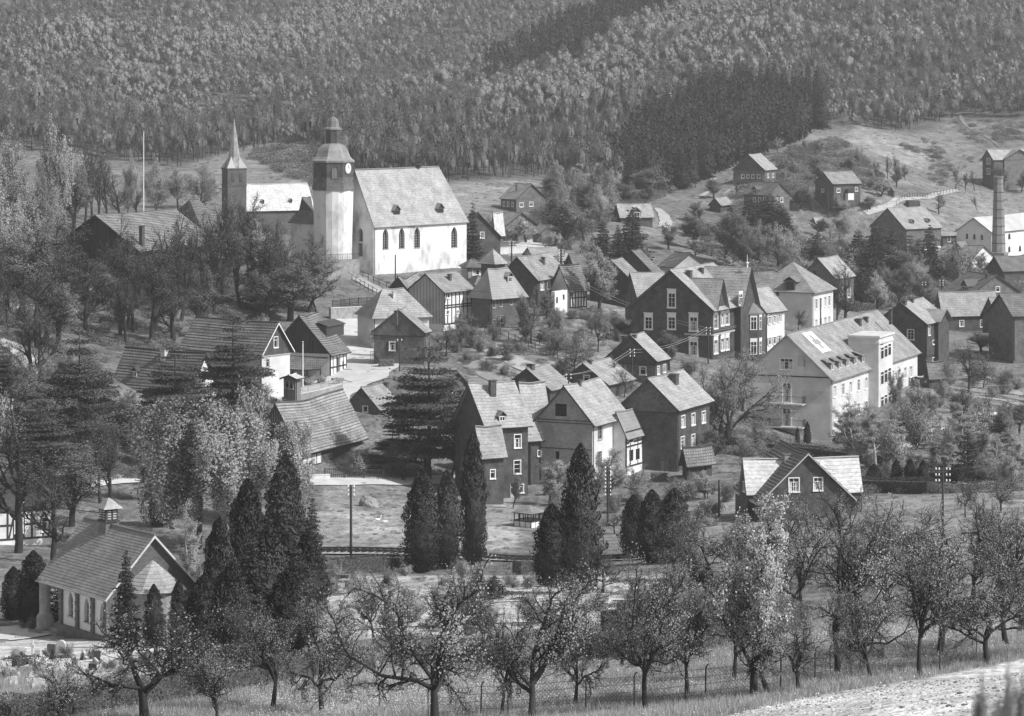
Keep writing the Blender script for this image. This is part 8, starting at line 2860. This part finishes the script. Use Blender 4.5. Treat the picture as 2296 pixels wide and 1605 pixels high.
# gardens of the village
for q in [('apple', 1190, 770, 650, 90), ('fuzzy_tree', 1165, 735, 660, 50), ('fuzzy_tree', 1225, 720, 650, 60), ('bush', 1250, 715, 690, 40), ('bush', 1280, 715, 692, 40), ('bush', 1310, 715, 695, 36), ('bush', 1350, 735, 690, 60), ('bush', 1390, 740, 700, 60), ('apple', 1340, 790, 700, 70), ('apple', 1290, 840, 760, 110), ('apple', 1240, 800, 740, 90),
          ('bush', 1220, 765, 735, 50), ('bush', 1260, 780, 745, 60), ('bush', 1310, 790, 750, 60), ('bush', 1080, 790, 755, 40), ('bush', 1110, 800, 770, 36), ('bush', 1060, 780, 750, 34), ('bush', 1050, 810, 785, 34), ('bush', 1090, 830, 805, 34), ('bush', 1130, 840, 815, 34), ('bush', 1140, 810, 785, 30), ('bush', 1020, 790, 765, 36), ('bush', 1165, 790, 765, 34),
          ('apple', 860, 800, 700, 90), ('apple', 1000, 800, 720, 80), ('apple', 960, 830, 760, 70), ('fuzzy_tree', 1035, 790, 700, 70), ('apple', 1050, 760, 700, 60), ('pale_bush', 690, 865, 845, 40), ('pale_bush', 720, 862, 842, 36), ('bush', 665, 880, 852, 30), ('bush', 810, 1065, 1010, 70), ('bush', 1060, 900, 870, 40), ('apple', 1375, 870, 800, 60), ('apple', 1400, 890, 820, 60),
          ('apple', 1450, 760, 690, 60), ('fuzzy_tree', 1500, 830, 745, 60), ('bush', 1540, 840, 805, 60), ('apple', 1790, 745, 690, 50), ('blossom_tree', 1232, 1130, 1030, 100), ('blossom_tree', 1370, 1130, 1010, 100), ('apple', 1330, 1140, 1030, 80), ('blossom_tree', 1580, 1120, 1060, 70), ('apple', 1420, 1120, 1040, 80), ('fuzzy_tree', 1150, 1140, 1060, 40),
          ('bush', 1440, 1130, 1095, 60), ('bush', 1380, 1150, 1110, 50), ('bush', 1590, 1180, 1150, 50), ('fuzzy_tree', 1600, 1040, 960, 60), ('round_tree', 1700, 1000, 950, 60), ('bush', 1720, 1010, 975, 80), ('bush', 1680, 1020, 985, 70), ('bush', 1660, 1000, 970, 60), ('apple', 1680, 1060, 1000, 60), ('bush', 1560, 1070, 1045, 40),
          ('birch', 1920, 1045, 890, 90), ('birch', 1900, 1040, 915, 60), ('birch', 1965, 1055, 900, 110), ('birch', 1990, 1050, 930, 90), ('birch', 1940, 1040, 930, 60), ('spring_tree', 2060, 965, 860, 80), ('fuzzy_tree', 2010, 950, 830, 60), ('birch', 2105, 1060, 970, 90), ('young_fir', 2170, 1065, 960, 90), ('fuzzy_tree', 2140, 1060, 960, 70), ('birch', 2230, 1070, 970, 80), ('birch', 2280, 1080, 960, 90), ('fuzzy_tree', 2260, 1010, 900, 70),
          ('apple', 2170, 880, 765, 120), ('apple', 2205, 870, 800, 70), ('fuzzy_tree', 2100, 930, 880, 60), ('fuzzy_tree', 2185, 960, 895, 60), ('apple', 2245, 1150, 1060, 110), ('apple_bare', 2165, 1160, 1060, 60), ('bush', 2320, 900, 860, 60), ('bush', 2250, 860, 840, 50), ('bush', 2230, 890, 865, 40), ('bush', 2280, 870, 845, 50), ('bush', 2150, 900, 880, 40), ('spring_tree', 2230, 800, 740, 90), ('fuzzy_tree', 2260, 790, 730, 90),
          ('fuzzy_tree', 2200, 790, 745, 60), ('bush', 2100, 870, 845, 50), ('bush', 2130, 860, 840, 40), ('apple', 1860, 1060, 1020, 50), ('bush', 1880, 1065, 1045, 60), ('spring_tree', 2210, 1090, 1020, 90), ('spring_tree', 2270, 1100, 1020, 80), ('fuzzy_tree', 2050, 1090, 1010, 60), ('bush', 2000, 1200, 1175, 40), ('bush', 2230, 1180, 1160, 30), ('bush', 2090, 1060, 1035, 60)]:
    T_(*q)
for u, vb, vt in ((75, 1412, 1378), (96, 1410, 1382), (60, 1408, 1395)):
    T_('bush', u, vb, vt, 40, 'round clipped bush beside the chapel steps')
for u, vb, vt in ((118, 1478, 1455), (185, 1480, 1458)):
    T_('young_fir', u, vb, vt, 16, 'tiny conical conifer on a grave')

# more growth standing singly in gardens, cemetery and on the left slope
def grow_in(poly, n, kinds, h0, h1, wid=(.7, 1.2), gap=1.6, ymin=0, ymax=3000):
    us, vs = [p[0] for p in poly], [p[1] for p in poly]
    done, tries = [], 0
    while len(done) < n and tries < n * 40:
        tries += 1
        u, v = RNG.uniform(min(us), max(us)), RNG.uniform(min(vs), max(vs))
        if not inpoly(u, v, poly): continue
        p = hit(u, v)
        if not ymin < p.y < ymax or near_house(np.array([p.x]), np.array([p.y]))[0]: continue
        if any(math.hypot(p.x - a, p.y - b) < gap for a, b in done): continue
        done.append((p.x, p.y))
        k = F / p.y
        hgt = RNG.uniform(h0, h1)
        plant(kinds[len(done) % len(kinds)], u, v, v - hgt * k, hgt * k * RNG.uniform(*wid))
grow_in([(-60, 470), (90, 470), (110, 600), (60, 720), (-60, 720)], 10, ['spring_tree', 'chestnut_tree', 'spring_tree', 'fuzzy_tree'], 9, 15, (.8, 1.1), 5, 400, 700)
grow_in([(120, 560), (330, 680), (560, 700), (720, 660), (560, 760), (330, 790), (100, 820), (-40, 800)], 18, ['bare_tree'], 7, 12, (.6, .9), 5, 420, 600)
grow_in([(130, 600), (330, 640), (640, 600), (700, 640), (600, 700), (300, 720), (140, 680)], 10, ['bare_tree'], 9, 14, (.5, .8), 4, 420, 600)
grow_in([(1330, 395), (1400, 400), (1500, 405), (1640, 345), (1790, 292), (1800, 310), (1660, 368), (1520, 428), (1430, 452), (1340, 430)], 40, ['spruce'], 8, 13, (.4, .5), 3, 700, 1150)
grow_in([(1430, 312), (1600, 238), (1700, 228), (1838, 238), (1850, 262), (1800, 280), (1840, 290), (1830, 250), (1700, 245), (1600, 256), (1440, 330)], 60, ['spruce'], 9, 14, (.38, .46), 2.5, 840, 1150)
grow_in([(-40, 850), (120, 880), (250, 960), (600, 980), (560, 1060), (200, 1060), (-40, 1060)], 16, ['fuzzy_tree', 'bush', 'fuzzy_tree', 'pine'], 4, 9, (.7, 1.1), 5, 350, 440)
grow_in([(1060, 730), (1230, 720), (1400, 720), (1400, 790), (1330, 850), (1060, 830)], 14, ['bush', 'apple', 'bush', 'fuzzy_tree'], 1.4, 3.6, (.8, 1.5), 3, 430, 560)
grow_in([(1200, 1120), (1640, 1080), (1640, 1215), (1180, 1215)], 22, ['bush', 'pale_bush', 'apple', 'bush'], 1.0, 2.8, (1, 1.7), 3, 320, 420)
grow_in([(1880, 985), (2300, 960), (2300, 1085), (1930, 1085)], 26, ['birch', 'bush', 'fuzzy_tree', 'bush', 'spring_tree'], 2, 7, (.6, 1), 4, 380, 470)
grow_in([(2080, 830), (2300, 830), (2300, 960), (2100, 950)], 12, ['bush', 'apple', 'bush'], 1, 3, (1, 1.5), 4, 430, 560)
grow_in([(700, 1290), (1240, 1290), (1240, 1420), (700, 1430)], 30, ['bush', 'pale_bush', 'bush', 'young_fir'], .6, 1.7, (1, 1.6), 2, 190, 300)
grow_in([(-20, 1470), (560, 1480), (560, 1540), (-20, 1560)], 18, ['bush', 'pale_bush'], .4, 1.0, (1, 1.8), 1.4, 180, 250)
grow_in([(1500, 1250), (2300, 1200), (2300, 1380), (1500, 1410)], 8, ['apple', 'apple_bare'], 4, 6, (.9, 1.2), 6, 195, 300)
grow_in([(1560, 520), (1830, 590), (2100, 620), (2290, 630), (2290, 650), (1900, 690), (1680, 620)], 22, ['spring_tree', 'fuzzy_tree', 'bush', 'spruce'], 3, 9, (.8, 1.1), 5, 560, 900)
grow_in([(1240, 420), (1420, 440), (1480, 460), (1250, 560), (1180, 520)], 16, ['fuzzy_tree', 'spring_tree', 'bush'], 3, 8, (.8, 1.2), 5, 600, 900)
grow_in([(1740, 340), (1880, 320), (1960, 380), (1980, 420), (1800, 470), (1640, 480), (1640, 430), (1740, 400)], 18, ['fuzzy_tree', 'bush', 'spring_tree'], 2, 5, (.8, 1.3), 5, 740, 1000)


# a twig plant close to the camera at lower right, out of focus
pb = P(2230, 1660, 14)
for j, (u, v0, v1, w_) in enumerate(((2200, 1680, 1512, 46), (2255, 1680, 1486, 60), (2290, 1680, 1500, 50), (2180, 1680, 1570, 50), (2225, 1690, 1580, 70))):
    y_ = 13 + j * .6
    p = P(u, v0 + 40, y_)
    zt = P(u, v1, y_).z
    t = TPL['pale_bush'][j % 2]
    r_ = bpy.data.objects.new('sapling', None); COL.objects.link(r_)
    r_.location = p
    s_ = (zt - p.z) / t[2]
    r_.scale = (w_ * y_ / F / t[3], w_ * y_ / F / t[3], s_)
    for nm, me_ in (('stems', t[0]), ('leaves', t[1])):
        c = bpy.data.objects.new(nm, me_); COL.objects.link(c); c.parent = r_
    tag(r_, ['tip of a blurred sapling close to the camera, left in the group', 'tallest blurred sapling tip close to the camera', 'blurred sapling tip at the right edge close to the camera', 'lowest blurred sapling tip close to the camera', 'broad blurred sapling clump close to the camera'][j], 'sapling', 'blurred saplings close to the camera')

# ------------------------------------------------------------------ labels of the plants: what they are and what they stand beside
LM = []
SHORT = {'villa': 'the slate villa', 'townhouse': 'the narrow white fronted house', 'school_building': 'the hip roofed school', 'hospital': 'the hospital', 'white_church': 'the white church', 'gymnasium_hall': 'the dark hall', 'chapel': 'the chapel', 'front_barn': 'the long tiled barn',
         'lane_barn': 'the black boarded barn', 'chalet_house': 'the wide gabled house', 'brewery_hall': 'the long brewery hall', 'white_brewery': 'the white brewery', 'hill_farmhouse': 'the steep slate farmhouse', 'porch_cottage': 'the cottage with the porch', 'ridge_house': 'the tall slope house',
         'slate_house': 'the tall slate house', 'brick_house': 'the brick gabled house', 'slate_cottage': 'the broad slate house', 'low_cottage': 'the low slate cottage', 'corner_slate_house': 'the slate house behind the hospital', 'mansard_house': 'the hipped roof house', 'timbered_house': 'the half timbered house',
         'timbered_cottage': 'the timbered cottage', 'white_gable_house': 'the bright walled gable house', 'brick_church': 'the far brick church', 'far_slate_house': 'the far slate house', 'twin_roof_house': 'the house with the pale roof half', 'white_gabled_cottage': 'the far small gabled cottage', 'edge_timbered_house': 'the timbered edge house',
         'garden_pavilion': 'the pale roofed pavilion', 'small_slate_house': 'the small slate house', 'dark_farmhouse': 'the dark farmhouse', 'low_brewery_shed': 'the low brewery shed', 'turreted_brick_house': 'the brick house with dormer', 'dark_board_barn': 'the dark boarded barn with pale roof', 'tiled_cottage': 'the small tiled cottage', 'front_gable_house': 'the shuttered slate gable'}
for h, lab in HOUSES:
    nm = h.root.name
    if nm in SHORT:
        c = h.C + (h.dL * h.WL + h.dR * h.WR) / 2
        LM.append((SHORT[nm], c, max(h.WL, h.WR) / 2))
import collections
auto = []
for it in PLACED:
    r, kind, u, vb, vt, look, p, hh_ = it
    if look:
        auto.append([it, look, 1]); continue
    best = min(LM, key=lambda L: math.hypot((p.x - L[1].x) * 1.3, p.y - L[1].y) - L[2] * .5)
    dx, dy = p.x - best[1].x, p.y - best[1].y
    rel = 'in front of' if dy < -abs(dx) else ('behind' if dy > abs(dx) else ('left of' if dx < 0 else 'right of'))
    size = 'tall ' if hh_ > 13 and 'bush' not in kind else ('small ' if hh_ < (1.5 if 'bush' in kind else 5.5) else '')
    auto.append([it, f'{size}{KIND_WORD[kind]} {rel} {best[0]}', 0])
cnt = collections.defaultdict(list)
for a in auto:
    cnt[a[1]].append(a)
_w = 'second third fourth fifth sixth seventh eighth ninth tenth eleventh twelfth thirteenth fourteenth fifteenth sixteenth seventeenth eighteenth nineteenth twentieth'.split()
_t = ['first'] + _w[:8]
ORD = ['leftmost'] + [x + ' from the left' for x in _w + ['twenty-' + x for x in _t] + ['thirtieth'] + ['thirty-' + x for x in _t] + ['fortieth'] + ['forty-' + x for x in _t] + ['fiftieth'] + ['fifty-' + x for x in _t] + ['sixtieth']]
for lab, lst in cnt.items():
    lst.sort(key=lambda a: a[0][2])
    for k, a in enumerate(lst):
        L_ = lab
        if len(lst) > 1:
            L_ = f'{lab}, {"rightmost" if k == len(lst) - 1 else ORD[min(k, len(ORD) - 1)]}'
            a[0][0]['group'] = lab
        while len(L_.split()) > 16:
            L_ = L_.split(' ', 1)[1]
        a[0][0]['label'] = L_

# ------------------------------------------------------------------ air
hz = bpy.data.materials.new('haze')
hz.use_nodes = True
n = hz.node_tree
n.nodes.clear()
vo = n.nodes.new('ShaderNodeVolumePrincipled')
vo.inputs['Color'].default_value = (.9, .9, .9, 1)
vo.inputs['Density'].default_value = 0.00016
vo.inputs['Anisotropy'].default_value = 0.2
o_ = n.nodes.new('ShaderNodeOutputMaterial')
n.links.new(vo.outputs[0], o_.inputs['Volume'])
MAT['haze'] = hz
mb = MB()
zmin, zmax = float(GZ.min()) - 1.5, float(GZ.max()) + 30
mb.box((-800, -30, zmin), (1600, 0, 0), (0, 2400, 0), (0, 0, zmax - zmin))
o = mb.build('haze', 'haze')
o['kind'] = 'stuff'
